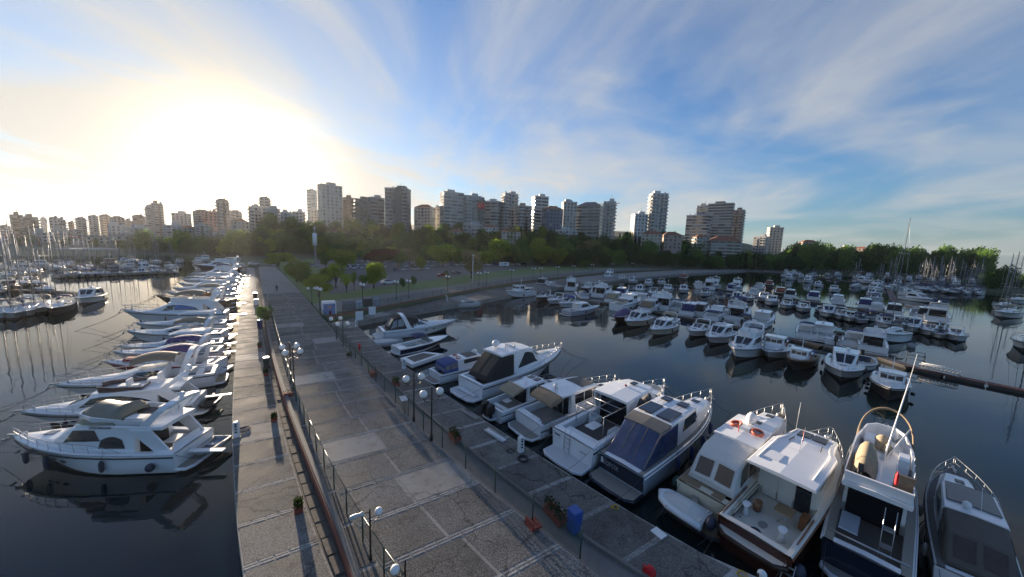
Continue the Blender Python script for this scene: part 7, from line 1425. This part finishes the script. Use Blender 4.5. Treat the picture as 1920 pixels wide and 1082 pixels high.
solo('red car parked alone at the near edge of the car park', CR, 830, 519, AZP + .2); solo('dark sport utility car parked beside the red car', CK, 856, 514, AZP + .1, True); solo('white car parked under the bright tree', CW, 728, 533, AZP + .1); solo('white car parked behind the slanting tree', CW, 665, 503, AZP); solo('white pickup like car on the verge of the pier road', CW, 513, 499, AZP + pi / 2, True); solo('white car parked at the pier root', CW, 476, 497, AZP + .3); solo('silver car near the telecom pole', CS, 588, 500, AZP)
p = P(945, 500, ZR); c = empty('caravan', (p.x, p.y, ZR), AZP, 'white caravan trailer at the end of the car park', 'caravan'); MB().prism([(-3, -1.1), (3, -1.1), (3, 1.1), (-3, 1.1)], .45, 2.9, .2).build('body', WHITEP, c); MB().box((.3, -1.13, 1.9), (1.3, .05, .7)).build('window', GLASS, c); MB().box((-1.7, -1.13, 1.5), (.8, .05, 1.8)).build('door', GREYB, c); [MB().lathe([(.38, -.12), (.38, .12)], (x, -1.0, .38), 10, 'y').build('wheel', BLACK, c) for x in (-.5, .4)]
# ---------------------------------------------------------------- the walker on the pier
def person(loc, rz, label):
    root = empty('person', loc, rz, label, 'person'); V = [(0, 0, .95), (0, 0, 1.2), (0, 0, 1.42), (.02, 0, 1.52), (.04, 0, 1.64), (.04, 0, 1.75), (0, .1, .92), (.16, .11, .5), (.1, .11, .09), (.24, .12, .04), (0, -.1, .92), (-.08, -.11, .5), (-.3, -.11, .12), (-.18, -.12, .05), (0, .2, 1.4), (-.12, .25, 1.14), (-.05, .25, .9), (0, -.2, 1.4), (.1, -.25, 1.14), (.2, -.25, .92)]
    E_ = [(0, 1), (1, 2), (2, 3), (3, 4), (4, 5), (0, 6), (6, 7), (7, 8), (8, 9), (0, 10), (10, 11), (11, 12), (12, 13), (2, 14), (14, 15), (15, 16), (2, 17), (17, 18), (18, 19)]; Rr = [.15, .14, .17, .06, .10, .08, .095, .07, .05, .04, .095, .07, .05, .04, .07, .05, .035, .07, .05, .035]
    me = bpy.data.meshes.new('body'); me.from_pydata(V, E_, []); o = bpy.data.objects.new('body', me); COL.objects.link(o); o.modifiers.new('skin', 'SKIN'); 
    for i, r in enumerate(Rr): me.skin_vertices[0].data[i].radius = (r, r)
    me.skin_vertices[0].data[0].use_root = True; o.modifiers.new('sub', 'SUBSURF').render_levels = 1; dg = bpy.context.evaluated_depsgraph_get(); m2 = bpy.data.meshes.new_from_object(o.evaluated_get(dg)); bpy.data.objects.remove(o)
    skin = mat('skin', (.35, .2, .14), .6); m2.materials.clear(); [m2.materials.append(q) for q in (mat('dark_clothes', (.03, .03, .035), .9), skin, mat('dark_trousers', (.02, .022, .03), .9))]
    for f in m2.polygons: f.use_smooth = True; f.material_index = 1 if f.center.z > 1.53 else (2 if f.center.z < .92 else 0)
    o = bpy.data.objects.new('body', m2); COL.objects.link(o); o.parent = root; MB().ball((.03, 0, 1.73), .115, 10, 6, .8).build('hair', mat('dark_hair', (.02, .015, .012), .7), root); return root
p = P(519, 548, ZR); person((p.x, p.y, ZR + .02), atan2(-p.y, -p.x), 'person in dark clothes walking down the pier road')
# small tree and shrubs growing beside the promenade
pp = tree('leafy young tree growing out of the promenade edge', LF_G, 5, 3.6, 1500, .2, seed=41, name='promenade_tree'); tput(pp, L_SLAB(66, ZQ) + Vector((.4, .2, 0)), 3.2, .62)
# ================================================================ the evening air
def haze():
    m = bpy.data.materials.new('evening_haze'); m.use_nodes = True; nt = m.node_tree; nt.nodes.remove(nt.nodes['Principled BSDF']); v = nt.nodes.new('ShaderNodeVolumePrincipled')
    v.inputs['Color'].default_value = (.92, .93, .95, 1); v.inputs['Density'].default_value = .00008; v.inputs['Anisotropy'].default_value = .45
    nt.links.new(v.outputs[0], nt.nodes['Material Output'].inputs['Volume'])
    o = MB().box((0, 600, 59.), (5200, 3000, 130)).build('haze', m); o['kind'] = 'stuff'; return o
haze()
